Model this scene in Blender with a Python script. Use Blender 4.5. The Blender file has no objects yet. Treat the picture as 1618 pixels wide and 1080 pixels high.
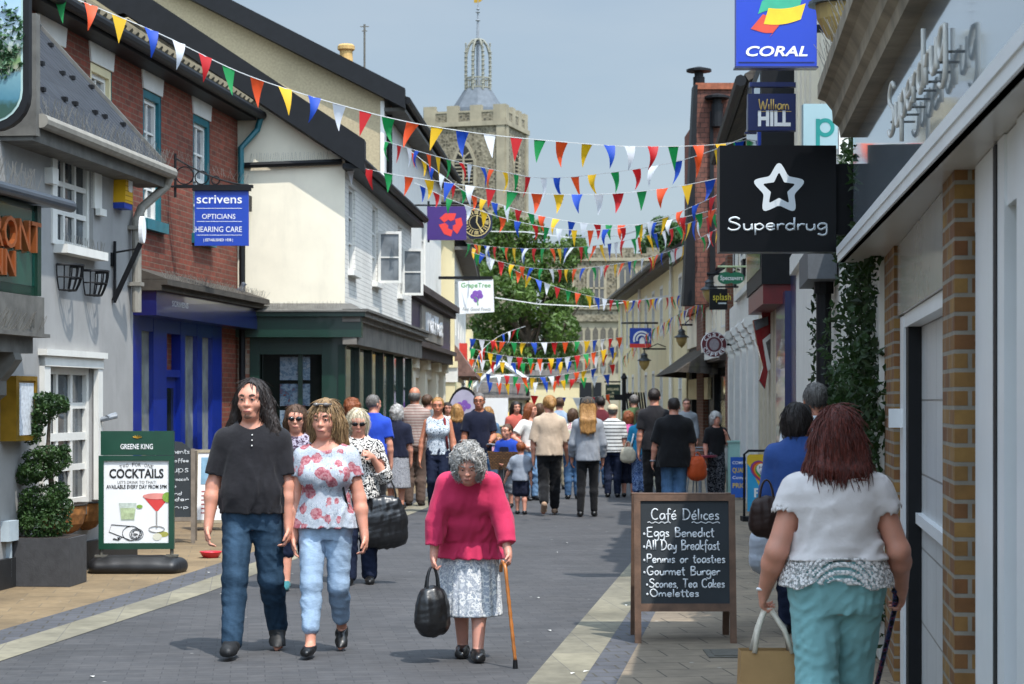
import bpy, bmesh, math, random
import numpy as np
from mathutils import Vector, Matrix
RD = math.radians
SC = bpy.context.scene
COL = SC.collection
random.seed(7)
# ------------------------------------------------------------------ camera, world, sun, exposure
EYE = 1.68; FPX = 3146.0; CX = 809.0; HY = 632.0          # eye height, focal length and horizon in photo pixels
cam = bpy.data.cameras.new('camera'); camo = bpy.data.objects.new('camera', cam); COL.objects.link(camo)
camo.location = (0, 0, EYE); camo.rotation_euler = (RD(90), 0, 0)
cam.lens = 70; cam.sensor_width = 36; cam.shift_y = (HY-540)/1618; cam.clip_start = .3; cam.clip_end = 3000
cam.dof.use_dof = True; cam.dof.focus_distance = 13.6; cam.dof.aperture_fstop = 7.0
SC.camera = camo
W = bpy.data.worlds.new('World'); SC.world = W; W.use_nodes = True
nt = W.node_tree; bg = nt.nodes['Background']; sky = nt.nodes.new('ShaderNodeTexSky')
sky.sky_type = 'NISHITA'; sky.sun_disc = False
SUNV = Vector((.275, -.44, 1.0)).normalized()
sky.sun_elevation = math.asin(SUNV.z); sky.sun_rotation = math.atan2(SUNV.x, SUNV.y)
sky.air_density = 1.3; sky.dust_density = .6; sky.ozone_density = 1.0; sky.altitude = 0
hz = nt.nodes.new('ShaderNodeMix'); hz.data_type = 'RGBA'; hz.inputs[0].default_value = .78      # high thin haze over the blue, brighter round the sun
tcw = nt.nodes.new('ShaderNodeTexCoord'); dt = nt.nodes.new('ShaderNodeVectorMath'); dt.operation = 'DOT_PRODUCT'; dt.inputs[1].default_value = SUNV
nt.links.new(tcw.outputs['Generated'], dt.inputs[0]); mrw = nt.nodes.new('ShaderNodeMapRange'); mrw.interpolation_type = 'SMOOTHSTEP'
mrw.inputs[1].default_value = .12; mrw.inputs[2].default_value = 1; mrw.inputs[3].default_value = 1; mrw.inputs[4].default_value = 7.4
nt.links.new(dt.outputs['Value'], mrw.inputs[0]); hc_ = nt.nodes.new('ShaderNodeVectorMath'); hc_.operation = 'SCALE'; hc_.inputs[0].default_value = (2.75, 3.4, 4.1)
cl = nt.nodes.new('ShaderNodeTexNoise'); cl.inputs['Scale'].default_value = 5; cl.inputs['Detail'].default_value = 5; mpw = nt.nodes.new('ShaderNodeMapping'); mpw.inputs['Scale'].default_value = (1, 1, 3.5)
nt.links.new(tcw.outputs['Generated'], mpw.inputs[0]); nt.links.new(mpw.outputs[0], cl.inputs['Vector']); crw = nt.nodes.new('ShaderNodeMix'); crw.data_type = 'RGBA'; crw.inputs[6].default_value = (2.25, 2.9, 3.7, 1); crw.inputs[7].default_value = (2.75, 3.28, 3.9, 1)
mcl = nt.nodes.new('ShaderNodeMapRange'); mcl.inputs[1].default_value = .38; mcl.inputs[2].default_value = .68; nt.links.new(cl.outputs[0], mcl.inputs[0]); nt.links.new(mcl.outputs[0], crw.inputs[0]); nt.links.new(crw.outputs[2], hc_.inputs[0])
nt.links.new(mrw.outputs[0], hc_.inputs['Scale']); nt.links.new(hc_.outputs[0], hz.inputs[7])
nt.links.new(sky.outputs[0], hz.inputs[6]); nt.links.new(hz.outputs[2], bg.inputs[0]); bg.inputs[1].default_value = .105
sl = bpy.data.lights.new('sun', 'SUN'); sl.energy = 3.5; sl.angle = RD(.5); sl.color = (1, .955, .89)
so = bpy.data.objects.new('sun', sl); COL.objects.link(so); so.location = (6, -8, 30)
so.rotation_euler = SUNV.to_track_quat('Z', 'Y').to_euler()
SC.view_settings.view_transform = 'Standard'; SC.view_settings.look = 'None'
SC.view_settings.exposure = 0.62; SC.view_settings.gamma = 1
SC.cycles.max_bounces = 6; SC.cycles.diffuse_bounces = 3; SC.cycles.glossy_bounces = 3
SC.cycles.caustics_reflective = False; SC.cycles.caustics_refractive = False
SC.cycles.use_denoising = True
# ------------------------------------------------------------------ helpers: points, frames
def P(px, py, d): return Vector(((px-CX)/FPX*d, d, EYE+(HY-py)/FPX*d))
def lin(h):
    if not isinstance(h, str): return tuple(h)
    h = h.lstrip('#'); o = []
    for i in (0, 2, 4):
        v = int(h[i:i+2], 16)/255
        o.append(v/12.92 if v <= .04045 else ((v+.055)/1.055)**2.4)
    return tuple(o)
class F:
    """facade frame: u along the wall, n towards the street, z up"""
    def __init__(s, x0, y0, x1, y1, side=1):
        L = math.hypot(x1-x0, y1-y0); s.L = L; s.o = (x0, y0); s.u = ((x1-x0)/L, (y1-y0)/L)
        s.n = (s.u[1]*side, -s.u[0]*side)
    def T(s, u, n, z): return (s.o[0]+u*s.u[0]+n*s.n[0], s.o[1]+u*s.u[1]+n*s.n[1], z)
    def px(s, px, py, n=0):
        k = (px-CX)/FPX; nx, ny = s.n
        d = (s.o[0]*nx+s.o[1]*ny+n)/(k*nx+ny)
        return ((k*d-s.o[0])*s.u[0]+(d-s.o[1])*s.u[1], EYE+(HY-py)/FPX*d)
def FC(d): return F(0, d, 1, d)                          # plane square to the view, u equals world x
class ID:
    @staticmethod
    def T(u, n, z): return (u, n, z)
class MB:
    def __init__(s, fr=ID): s.v = []; s.f = []; s.m = []; s.T = fr.T
    def add(s, vs, fs, m=0):
        b = len(s.v); s.v += [s.T(*p) for p in vs]; s.f += [tuple(b+i for i in f) for f in fs]; s.m += [m]*len(fs); return s
    def box(s, a0, a1, b0, b1, c0, c1, m=0):
        vs = [(a, b, c) for a in (a0, a1) for b in (b0, b1) for c in (c0, c1)]
        return s.add(vs, [(0, 1, 3, 2), (4, 6, 7, 5), (0, 4, 5, 1), (2, 3, 7, 6), (0, 2, 6, 4), (1, 5, 7, 3)], m)
    def quad(s, a, b, c, d, m=0): return s.add([a, b, c, d], [(0, 1, 2, 3)], m)
    def prism(s, poly, n0, n1, m=0):
        k = len(poly); vs = [(u, n0, z) for u, z in poly]+[(u, n1, z) for u, z in poly]
        fs = [tuple(range(k)), tuple(range(2*k-1, k-1, -1))]+[(i, (i+1) % k, k+(i+1) % k, k+i) for i in range(k)]
        return s.add(vs, fs, m)
    def tube(s, pts, r, n=8, m=0, cap=True):
        pts = [Vector(p) for p in pts]; k = len(pts); rs = r if isinstance(r, (list, tuple)) else [r]*k
        t0 = (pts[1]-pts[0]).normalized(); a = t0.orthogonal().normalized(); vs = []
        for i in range(k):
            t = ((pts[min(i+1, k-1)]-pts[max(i-1, 0)])).normalized()
            a = (a-t*a.dot(t)); a = a.normalized() if a.length > 1e-6 else t.orthogonal().normalized()
            b = t.cross(a)
            for j in range(n):
                q = 2*math.pi*j/n; vs.append(tuple(pts[i]+(a*math.cos(q)+b*math.sin(q))*rs[i]))
        fs = [(i*n+j, i*n+(j+1) % n, (i+1)*n+(j+1) % n, (i+1)*n+j) for i in range(k-1) for j in range(n)]
        if cap: fs += [tuple(range(n))[::-1], tuple(range((k-1)*n, k*n))]
        return s.add(vs, fs, m)
    def lathe(s, c, prof, n=16, m=0, ax=1.0):
        vs = []; k = len(prof)
        for r, z in prof:
            for j in range(n):
                q = 2*math.pi*j/n; vs.append((c[0]+r*math.cos(q), c[1]+r*math.sin(q)*ax, c[2]+z))
        fs = [(i*n+j, i*n+(j+1) % n, (i+1)*n+(j+1) % n, (i+1)*n+j) for i in range(k-1) for j in range(n)]
        fs += [tuple(range(n))[::-1], tuple(range((k-1)*n, k*n))]
        return s.add(vs, fs, m)
    def build(s, name, mat, parent=None, smooth=False, fixn=True):
        me = bpy.data.meshes.new(name)
        off = Vector(parent_loc(parent)) if parent else Vector((0, 0, 0))
        me.from_pydata([tuple(Vector(p)-off) for p in s.v], [], s.f)
        for x in (mat if isinstance(mat, (list, tuple)) else [mat]): me.materials.append(x)
        if s.m and max(s.m): me.polygons.foreach_set('material_index', s.m)
        if fixn:
            b = bmesh.new(); b.from_mesh(me); bmesh.ops.recalc_face_normals(b, faces=b.faces); b.to_mesh(me); b.free()
        uv = me.uv_layers.new(name='UVMap').data; vv = [v.co+off for v in me.vertices]; Z = Vector((0, 0, 1))
        for p in me.polygons:
            nn = p.normal
            if abs(nn.z) > .97: t, bb = Vector((1, 0, 0)), Vector((0, 1, 0))
            else: t = Z.cross(nn).normalized(); bb = nn.cross(t)
            for li in p.loop_indices:
                c = vv[me.loops[li].vertex_index]; uv[li].uv = (c.dot(t), c.dot(bb))
        if smooth:
            for p in me.polygons: p.use_smooth = True
        o = bpy.data.objects.new(name, me); COL.objects.link(o)
        if parent: o.parent = parent
        return o
def parent_loc(p):
    l = Vector((0, 0, 0))
    while p is not None: l = l+p.location; p = p.parent
    return l
def tag(o, label=None, cat=None, group=None, kind=None):
    if label: o['label'] = label
    if cat: o['category'] = cat
    if group: o['group'] = group
    if kind: o['kind'] = kind
    return o
def thing(name, label, cat, loc, group=None):
    o = bpy.data.objects.new(name, None); COL.objects.link(o); o.location = loc; o.empty_display_size = .1
    return tag(o, label, cat, group)
# ------------------------------------------------------------------ materials
_M = {}
class NT:
    def __init__(s, name):
        s.mat = bpy.data.materials.new(name); s.mat.use_nodes = True; s.t = s.mat.node_tree; s.b = s.t.nodes['Principled BSDF']
    def n(s, typ, **kw):
        x = s.t.nodes.new('ShaderNode'+typ)
        for k, v in kw.items():
            if k.startswith('i_'):
                key = k[2:]; key = int(key) if key.isdigit() else key.replace('_', ' ')
                x.inputs[key].default_value = v
            else: setattr(x, k, v)
        return x
    def l(s, a, b): s.t.links.new(a, b)
    def mix(s, a, b, f, typ='MIX'):
        m = s.n('Mix', data_type='RGBA', blend_type=typ)
        for i, v in ((0, f), (6, a), (7, b)):
            if hasattr(v, 'links'): s.l(v, m.inputs[i])
            else: m.inputs[i].default_value = v if i == 0 else (*v[:3], 1)
        return m.outputs[2]
    def ramp(s, fac, stops, interp='LINEAR'):
        r = s.n('ValToRGB'); s.l(fac, r.inputs[0]); e = r.color_ramp; e.interpolation = interp
        while len(e.elements) < len(stops): e.elements.new(.5)
        for el, (p, c) in zip(e.elements, stops): el.position = p; el.color = (*((c,)*3 if isinstance(c, (int, float)) else lin(c)), 1)
        return r.outputs[0]
    def col(s, x):
        if hasattr(x, 'links'): s.l(x, s.b.inputs['Base Color'])
        else: s.b.inputs['Base Color'].default_value = (*x[:3], 1)
    def bump(s, h, strength=.3, dist=.01):
        b = s.n('Bump', i_Strength=strength, i_Distance=dist); s.l(h, b.inputs['Height']); s.l(b.outputs[0], s.b.inputs['Normal'])
    def coords(s, kind='Object', scale=(1, 1, 1), rot=(0, 0, 0)):
        tc = s.n('TexCoord'); mp = s.n('Mapping'); s.l(tc.outputs[kind], mp.inputs[0])
        mp.inputs['Scale'].default_value = scale; mp.inputs['Rotation'].default_value = rot
        return mp.outputs[0]
    def noise(s, vec, scale, detail=4, rough=.55):
        x = s.n('TexNoise', i_Scale=scale, i_Detail=detail, i_Roughness=rough); s.l(vec, x.inputs['Vector']); return x.outputs[0]
def mat(name, col, rough=.6, var=.12, scale=6, bump=0., bscale=60, metal=0., coat=0., stain=0., spec=.5, bdist=.004):
    if name in _M: return _M[name]
    c = lin(col); m = NT(name); v = m.coords(); n1 = m.noise(v, scale)
    lo = [x*(1-var) for x in c]; hi = [min(1, x*(1+var)) for x in c]
    out = m.mix(lo, hi, m.ramp(n1, [(.3, 0.), (.7, 1.)]))
    if stain:
        n2 = m.noise(m.coords(scale=(1, 1, .25)), 2.2, 6, .65)
        out = m.mix(out, [x*.45 for x in c], m.ramp(n2, [(.5, 0.), (.78, stain)]))
    m.col(out); m.b.inputs['Roughness'].default_value = rough; m.b.inputs['Metallic'].default_value = metal
    m.b.inputs['Coat Weight'].default_value = coat; m.b.inputs['Specular IOR Level'].default_value = spec
    if bump: m.bump(m.noise(v, bscale, 5), bump, bdist)
    _M[name] = m.mat; return m.mat
def brick(name, c1, c2, mortar, w=.225, h=.075, ms=.008, rough=.85, var=.35, bump=.5, rot=0, off=.5, dirt=.3, kind='UV', bdist=.006, shift=0., gum=0.):
    if name in _M: return _M[name]
    m = NT(name); v = m.coords(kind, rot=(0, 0, rot))
    wob = m.noise(v, 3, 2)
    b = m.n('TexBrick', offset=off, i_Scale=1.0, i_Mortar_Size=ms, i_Mortar_Smooth=.15, i_Bias=shift, i_Brick_Width=w, i_Row_Height=h)
    b.inputs['Color1'].default_value = (*lin(c1), 1); b.inputs['Color2'].default_value = (*lin(c2), 1); b.inputs['Mortar'].default_value = (*lin(mortar), 1)
    m.l(v, b.inputs[0])
    n1 = m.noise(v, 9, 5); out = m.mix(b.outputs[0], (1-var,)*3, m.ramp(n1, [(.35, 0.), (.75, 1.)]), 'MULTIPLY')
    n2 = m.noise(v, .9, 5, .6); out = m.mix(out, (1-dirt,)*3, m.ramp(n2, [(.4, 0.), (.7, 1.)]), 'MULTIPLY')
    if gum:
        vo = m.n('TexVoronoi', i_Scale=2.6); m.l(v, vo.inputs['Vector']); out = m.mix(out, lin('#a6a49f'), m.ramp(vo.outputs['Distance'], [(.022, gum), (.05, 0.)]))
        vo = m.n('TexVoronoi', i_Scale=4.3); m.l(v, vo.inputs['Vector']); out = m.mix(out, (.02, .02, .02), m.ramp(vo.outputs['Distance'], [(.03, gum*.7), (.07, 0.)]))
        n3 = m.noise(m.coords(kind, scale=(1, .25, 1)), .7, 6, .65); out = m.mix(out, (1.25, 1.22, 1.18), m.ramp(n3, [(.5, 0.), (.75, .8)]), 'MULTIPLY')
    m.col(out); m.b.inputs['Roughness'].default_value = rough
    inv = m.n('Math', operation='SUBTRACT', i_0=1.0); m.l(b.outputs[1], inv.inputs[1])
    ad = m.n('Math', operation='MULTIPLY_ADD', i_1=.25); m.l(m.noise(v, 70, 3), ad.inputs[0]); m.l(inv.outputs[0], ad.inputs[2])
    m.bump(ad.outputs[0], bump, bdist)
    _M[name] = m.mat; return m.mat
def ribs(name, c1, c2, period=.2, rough=.7, course=.3, var=.3, bump=.8, moss=0.):
    """roof tiles: ribs up the slope and courses across it"""
    if name in _M: return _M[name]
    m = NT(name); v = m.coords('UV'); sp = m.n('SeparateXYZ'); m.l(v, sp.inputs[0])
    def saw(sock, per):
        d = m.n('Math', operation='DIVIDE', i_1=per); m.l(sock, d.inputs[0]); f = m.n('Math', operation='FRACT'); m.l(d.outputs[0], f.inputs[0]); return f.outputs[0]
    fx = saw(sp.outputs[0], period); sn = m.n('Math', operation='MULTIPLY', i_1=math.pi); m.l(fx, sn.inputs[0]); s2 = m.n('Math', operation='SINE'); m.l(sn.outputs[0], s2.inputs[0])
    fy = saw(sp.outputs[1], course); iv = m.n('Math', operation='SUBTRACT', i_0=1.0); m.l(fy, iv.inputs[1])
    h = m.n('Math', operation='MULTIPLY_ADD', i_1=.6); m.l(iv.outputs[0], h.inputs[0]); m.l(s2.outputs[0], h.inputs[2])
    n1 = m.noise(v, 3.5, 6); out = m.mix(lin(c1), lin(c2), m.ramp(n1, [(.3, 0.), (.7, 1.)]))
    out = m.mix(out, (1-var,)*3, m.ramp(fy, [(0, 1.), (.1, 0.)]), 'MULTIPLY')
    if moss: out = m.mix(out, lin('#6b6a35'), m.ramp(m.noise(v, 6, 6, .7), [(.5, 0.), (.7, moss)]))
    m.col(out); m.b.inputs['Roughness'].default_value = rough; m.b.inputs['Specular IOR Level'].default_value = .2; m.bump(h.outputs[0], bump, .03)
    _M[name] = m.mat; return m.mat
def glass(name, col='#20262a', rough=.06, var=.5, scale=1.2, spec=.6):
    if name in _M: return _M[name]
    c = lin(col); m = NT(name); v = m.coords(); n1 = m.noise(v, scale, 3)
    m.col(m.mix([x*(1-var) for x in c], [x*(1+var) for x in c], m.ramp(n1, [(.35, 0.), (.65, 1.)])))
    m.b.inputs['Roughness'].default_value = rough; m.b.inputs['Specular IOR Level'].default_value = spec
    _M[name] = m.mat; return m.mat
# ------------------------------------------------------------------ facade parts
def wall(fr, root, u0, u1, z0, z1, holes, m, depth=4.0, reveal=.13, name='wall', core=True, m2=None):
    b = MB(fr); us = sorted({u0, u1, *[x for h in holes for x in h[:2]]}); zs = sorted({z0, z1, *[x for h in holes for x in h[2:4]]})
    for i in range(len(us)-1):
        for j in range(len(zs)-1):
            cu, cz = (us[i]+us[i+1])/2, (zs[j]+zs[j+1])/2
            if any(h[0] < cu < h[1] and h[2] < cz < h[3] for h in holes): continue
            b.quad((us[i], 0, zs[j]), (us[i+1], 0, zs[j]), (us[i+1], 0, zs[j+1]), (us[i], 0, zs[j+1]))
    k = 1 if m2 else 0
    for a0, a1, c0, c1 in [h[:4] for h in holes]:
        b.quad((a0, 0, c0), (a0, 0, c1), (a0, -reveal, c1), (a0, -reveal, c0), k); b.quad((a1, 0, c0), (a1, 0, c1), (a1, -reveal, c1), (a1, -reveal, c0), k)
        b.quad((a0, 0, c1), (a1, 0, c1), (a1, -reveal, c1), (a0, -reveal, c1), k); b.quad((a0, 0, c0), (a1, 0, c0), (a1, -reveal, c0), (a0, -reveal, c0), k)
    if core:
        b.box(u0, u1, -depth, -reveal-.004, z0, z1)
        b.quad((u0, 0, z0), (u0, 0, z1), (u0, -reveal, z1), (u0, -reveal, z0)); b.quad((u1, 0, z0), (u1, 0, z1), (u1, -reveal, z1), (u1, -reveal, z0))
        b.quad((u0, 0, z1), (u1, 0, z1), (u1, -reveal, z1), (u0, -reveal, z1))
    return b.build(name, [m, m2] if m2 else m, root, fixn=False)
def window(fr, root, u0, u1, z0, z1, cols, rows, fm, gm, n=-.07, fw=.05, bar=.022, sill=None, sw=.08, th=.05, name='window', rail=None):
    b = MB(fr); t0, t1 = n, n+th
    b.box(u0, u0+fw, t0, t1, z0, z1); b.box(u1-fw, u1, t0, t1, z0, z1)
    b.box(u0+fw, u1-fw, t0, t1, z1-fw, z1); b.box(u0+fw, u1-fw, t0, t1, z0, z0+fw)
    cu = [u0+fw+(u1-u0-2*fw)*i/cols for i in range(1, cols)]; rz = [z0+fw+(z1-z0-2*fw)*i/rows for i in range(1, rows)]
    for c in cu: b.box(c-bar/2, c+bar/2, t0+.008, t1-.012, z0+fw, z1-fw)
    for i, r in enumerate(rz):
        w = fw*1.1 if rail == i+1 else bar
        b.box(u0+fw, u1-fw, t0+.01, t1-.008 if rail == i+1 else t1-.014, r-w/2, r+w/2)
    o = b.build(name, fm, root)
    MB(fr).box(u0+fw*.5, u1-fw*.5, n-.012, n+.004, z0+fw*.5, z1-fw*.5).build('pane', gm, o)
    if sill: MB(fr).box(u0-.06, u1+.06, n, sw, z0-.085, z0-.002).build('sill', sill, o)
    return o
def text(fr, root, s, u0, u1, z, h, m, n=.004, ext=.003, shear=0., bold=0., name='lettering', align='fit', space=1.):
    """one line: base line at z, capitals h high, fitted between u0 and u1"""
    cu = bpy.data.curves.new(name, 'FONT'); cu.body = s; cu.size = 1; cu.extrude = 0; cu.shear = shear; cu.offset = bold; cu.space_character = space; cu.resolution_u = 3
    ob = bpy.data.objects.new(name, cu); COL.objects.link(ob); dg = bpy.context.evaluated_depsgraph_get()
    me = bpy.data.meshes.new_from_object(ob.evaluated_get(dg)); bpy.data.objects.remove(ob)
    co = np.array([v.co for v in me.vertices]); faces = [tuple(p.vertices) for p in me.polygons]; bpy.data.meshes.remove(me)
    x0, x1 = co[:, 0].min(), co[:, 0].max(); sz = h/.70
    sx = (u1-u0)/(x1-x0) if align == 'fit' else sz
    if align == 'center': u0 = (u0+u1)/2-(x1-x0)*sx/2
    if align == 'right': u0 = u1-(x1-x0)*sx
    b = MB(fr); k = len(co)
    vs = [(u0+(c[0]-x0)*sx, n+ext, z+c[1]*sz) for c in co]
    if ext > .006:
        from collections import Counter
        ec = Counter(); dirs = {}
        for f in faces:
            for i in range(len(f)):
                e = (f[i], f[(i+1) % len(f)]); ec[tuple(sorted(e))] += 1; dirs[tuple(sorted(e))] = e
        vs2 = [(a, n, c) for a, _, c in vs]
        b.add(vs+vs2, faces+[(e[0], e[1], e[1]+k, e[0]+k) for q, e in dirs.items() if ec[q] == 1])
    else: b.add(vs, faces)
    return b.build(name, m, root, fixn=False)
def rrect(u0, u1, z0, z1, r, k=5):
    out = []
    for cx, cz, a in ((u1-r, z1-r, 0), (u0+r, z1-r, 90), (u0+r, z0+r, 180), (u1-r, z0+r, 270)):
        for i in range(k+1): q = RD(a+90*i/k); out.append((cx+r*math.cos(q), cz+r*math.sin(q)))
    return out
def circ(u, z, r, k=28, rz=None): return [(u+r*math.cos(2*math.pi*i/k), z+(rz or r)*math.sin(2*math.pi*i/k)) for i in range(k)]
def spikes(b, pts, h=.1, step=.035, lean=.3):
    """pigeon spikes along a polyline"""
    pts = [Vector(p) for p in pts]
    for a, c in zip(pts, pts[1:]):
        L = (c-a).length; k = max(1, int(L/step))
        for i in range(k):
            p = a+(c-a)*(i+.5)/k; q = p+Vector((random.uniform(-lean, lean)*h, random.uniform(-lean, lean)*h, h*random.uniform(.85, 1.1)))
            b.tube([p, q], .0022, 3, cap=False)
def leaves(blobs, n, size, seed, flat=.55):
    """leaf clumps through the volume of several ellipsoids"""
    r = np.random.RandomState(seed); b = MB(); w = np.array([q[3]*q[4]*q[5] for q in blobs])**.7; w = w/w.sum()
    for q in r.choice(len(blobs), n, p=w):
        cx, cy, cz, rx, ry, rz = blobs[q]; d = r.normal(size=3); d /= np.linalg.norm(d); rad = r.uniform(.35, 1.04)**.5
        c = np.array([cx+d[0]*rx*rad, cy+d[1]*ry*rad, cz+d[2]*rz*rad]); a = r.normal(size=3)+d*flat; a /= np.linalg.norm(a)
        t = np.cross(a, r.normal(size=3)); t /= np.linalg.norm(t)+1e-9; s = np.cross(a, t); L = size*r.uniform(.6, 1.35); wd = L*r.uniform(.4, .62)
        b.add([tuple(c-t*L*.5), tuple(c+s*wd*.5-t*L*.08+a*L*.1), tuple(c+t*L*.5), tuple(c-s*wd*.5+t*L*.06+a*L*.07)], [(0, 1, 2), (0, 2, 3)])
    return b
def foliage(name, c1, c2, scale=2.):
    if name in _M: return _M[name]
    m = NT(name); v = m.coords(); g = m.n('NewGeometry'); n1 = m.noise(v, scale, 3)
    a = m.mix(lin(c1), lin(c2), m.ramp(n1, [(.35, 0.), (.65, 1.)])); a = m.mix(a, (.55, .55, .5), g.outputs['Random Per Island'], 'MULTIPLY')
    m.col(a); m.b.inputs['Roughness'].default_value = .55; m.b.inputs['Subsurface Weight'].default_value = 0
    tr = m.n('BsdfTranslucent'); m.l(a, tr.inputs[0]); mx = m.n('MixShader', i_0=.3); m.l(m.b.outputs[0], mx.inputs[1]); m.l(tr.outputs[0], mx.inputs[2])
    m.l(mx.outputs[0], m.t.nodes['Material Output'].inputs[0])
    _M[name] = m.mat; return m.mat
# ------------------------------------------------------------------ ground
DL = [-2, 6, 12.8, 17.4, 24, 31.5, 45, 60, 95]; XL = [-5.3, -4.22, -3.29, -2.655, -1.98, -1.29, -.60, -.55, -1.8]
DR = [-2, 6, 11.8, 20.85, 31, 45, 60, 95]; XR = [-1.6, -.65, .09, 1.266, 2.35, 3.1, 3.0, 1.6]
def xl(d): return float(np.interp(d, DL, XL))
def xr(d): return float(np.interp(d, DR, XR))
DS = [-2, 2, 6, 9, 11.8, 13, 15, 17.4, 19, 20.85, 24, 27, 31, 35, 40, 45, 52, 60, 75, 95]
def strip(name, fa, fb, z, m):
    b = MB()
    for d0, d1 in zip(DS, DS[1:]): b.quad((fa(d0), d0, z), (fb(d0), d0, z), (fb(d1), d1, z), (fa(d1), d1, z))
    return tag(b.build(name, m), kind='structure')
ROT = -.132
m_road = brick('road_paver', '#4d4c4d', '#424244', '#38383a', .21, .105, .004, .8, .25, .2, ROT, dirt=.3, bdist=.002, gum=.7)
m_tan = brick('tan_paving', '#8a7658', '#7e6b4f', '#6f624f', .42, .30, .005, .85, .25, .25, ROT, dirt=.4, bdist=.003, gum=.6)
m_tanr = brick('brown_paving', '#8a7c69', '#817463', '#4f473d', .42, .32, .006, .85, .25, .3, ROT, dirt=.4, bdist=.003, gum=.7)
m_sett = brick('dark_sett', '#55565b', '#4c4d53', '#45423c', .2, .17, .008, .8, .25, .3, ROT, dirt=.25)
m_pale = brick('pale_channel', '#89836f', '#7d7868', '#6e6a60', .9, .33, .004, .85, .3, .25, ROT+math.pi/2, dirt=.45, gum=.7)
b = MB(); b.quad((-900, -300, -.03), (900, -300, -.03), (900, 2500, -.03), (-900, 2500, -.03))
tag(b.build('ground', mat('far_ground', '#5d6052', .9, .2, .05)), kind='structure')
strip('road', lambda d: xl(d)-.05, lambda d: xr(d)+.05, 0, m_road)
strip('kerb_channel', lambda d: xl(d)-.34, xl, .004, m_pale)
strip('kerb_channel', xr, lambda d: xr(d)+.32, .004, m_pale)
strip('sett_band', lambda d: xl(d)-.68, lambda d: xl(d)-.34, .003, m_sett)
strip('sett_band', lambda d: xr(d)+.32, lambda d: xr(d)+.53, .003, m_sett)
strip('pavement', lambda d: xl(d)-7, lambda d: xl(d)-.68, .003, m_tan)
strip('pavement', lambda d: xr(d)+.53, lambda d: xr(d)+7, .003, m_tanr)
m_iron = mat('cast_iron', '#57544c', .6, .2, 20, .4, 90)
b = MB(); b.box(1.28, 1.92, 12.95, 13.35, .003, .012); b.box(1.32, 1.88, 12.99, 13.31, .012, .017)
tag(b.build('drain_cover', m_iron), 'square iron drain cover in the paving under the chalkboard', 'drain cover')
b = MB(); b.box(-4.6, -3.95, 14.7, 15.3, .003, .009); b.box(-4.55, -4.0, 14.75, 15.25, .009, .013)
tag(b.build('drain_cover', mat('paved_cover', '#8d7a60', .85, .2, 9, .3)), 'tan paved inspection cover with dark rim, bottom left', 'drain cover')
# ------------------------------------------------------------------ shared materials
m_grey = mat('grey_render', '#949391', .85, .08, 3, .3, 45, stain=.42)
m_white = mat('white_paint', '#d9d7d0', .55, .06, 5, .1, 80, stain=.22)
m_cream = mat('cream_paint', '#e3dac4', .75, .06, 2, .25, 40, stain=.24)
m_cream2 = mat('yellow_cream', '#dccfa6', .8, .06, 1.5, .2, 30, stain=.2)
m_black = mat('black_paint', '#101114', .55, .25, 8, .1, 60, spec=.25)
m_slate = mat('weathered_grey', '#5c5a55', .8, .3, 6, .4, 50, stain=.5)
m_lead = mat('grey_lead', '#7d8288', .55, .12, 3, .1)
m_navyb = mat('navy_gloss', '#0c1a52', .28, .15, 3, coat=.5)
m_blue = mat('royal_blue_paint', '#0a2580', .35, .12, 3, coat=.3)
m_green = mat('dark_green_paint', '#062c20', .4, .15, 3, coat=.25)
m_teal = mat('teal_paint', '#15606a', .5, .15, 6)
m_glass = glass('dark_glass'); m_curt_refl = glass('curtain_reflection_glass', '#6d7276', .15, .35, 3.)
m_cglass = glass('cottage_glass', '#3e454a', .08, .5, 4.)
m_redbrick = brick('red_brick', '#8a402c', '#6c3424', '#7a6250', .225, .075, .007, .9, .35, .6, dirt=.35)
m_redtile = brick('red_tile', '#805042', '#6c4539', '#3f332e', .17, .11, .006, .9, .4, .9, dirt=.3, bdist=.015)
m_wbrick = brick('white_brick', '#e4e1d9', '#dddad2', '#c2c0ba', .225, .075, .007, .75, .06, .8, dirt=.15)
m_flint = None
def flint():
    m = NT('flint'); v = m.coords(); vo = m.n('TexVoronoi', i_Scale=5.5); m.l(v, vo.inputs['Vector'])
    c = m.ramp(m.n('SeparateColor').outputs[0], [(0, '#4d473d'), (1, '#4d473d')])
    se = m.n('SeparateColor'); m.l(vo.outputs['Color'], se.inputs[0])
    c = m.ramp(se.outputs[0], [(0, '#4b4538'), (.35, '#665e4b'), (.6, '#7b7260'), (.85, '#8e856f'), (1, '#45413a')])
    c = m.mix(c, (.62, .6, .56), m.ramp(m.noise(v, .35, 5), [(.4, 0.), (.65, 1.)]), 'MULTIPLY')
    c = m.mix(c, lin('#766e5c'), m.ramp(vo.outputs['Distance'], [(.45, 0.), (.62, .8)]))
    m.col(c); m.b.inputs['Roughness'].default_value = .9; m.bump(vo.outputs['Distance'], .6, .05); return m.mat
m_flint = flint()
m_stone = mat('limestone', '#8d846f', .9, .18, 1.2, .4, 12, stain=.3)
m_pebble = mat('pebbledash', '#ab9c7e', .95, .16, 22, .7, 90, stain=.15, bdist=.015)
m_gold = mat('brass', '#a5802a', .35, .2, 8, metal=.7)
m_copper = mat('copper_letters', '#b4663a', .35, .15, 8, metal=.6)
m_wire = mat('steel_wire', '#9a958c', .4, .1, metal=.6)
m_signw = mat('sign_white', '#e6e6e6', .4, .02); m_signg = mat('sign_grey', '#c3c9cc', .4, .03)
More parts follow.
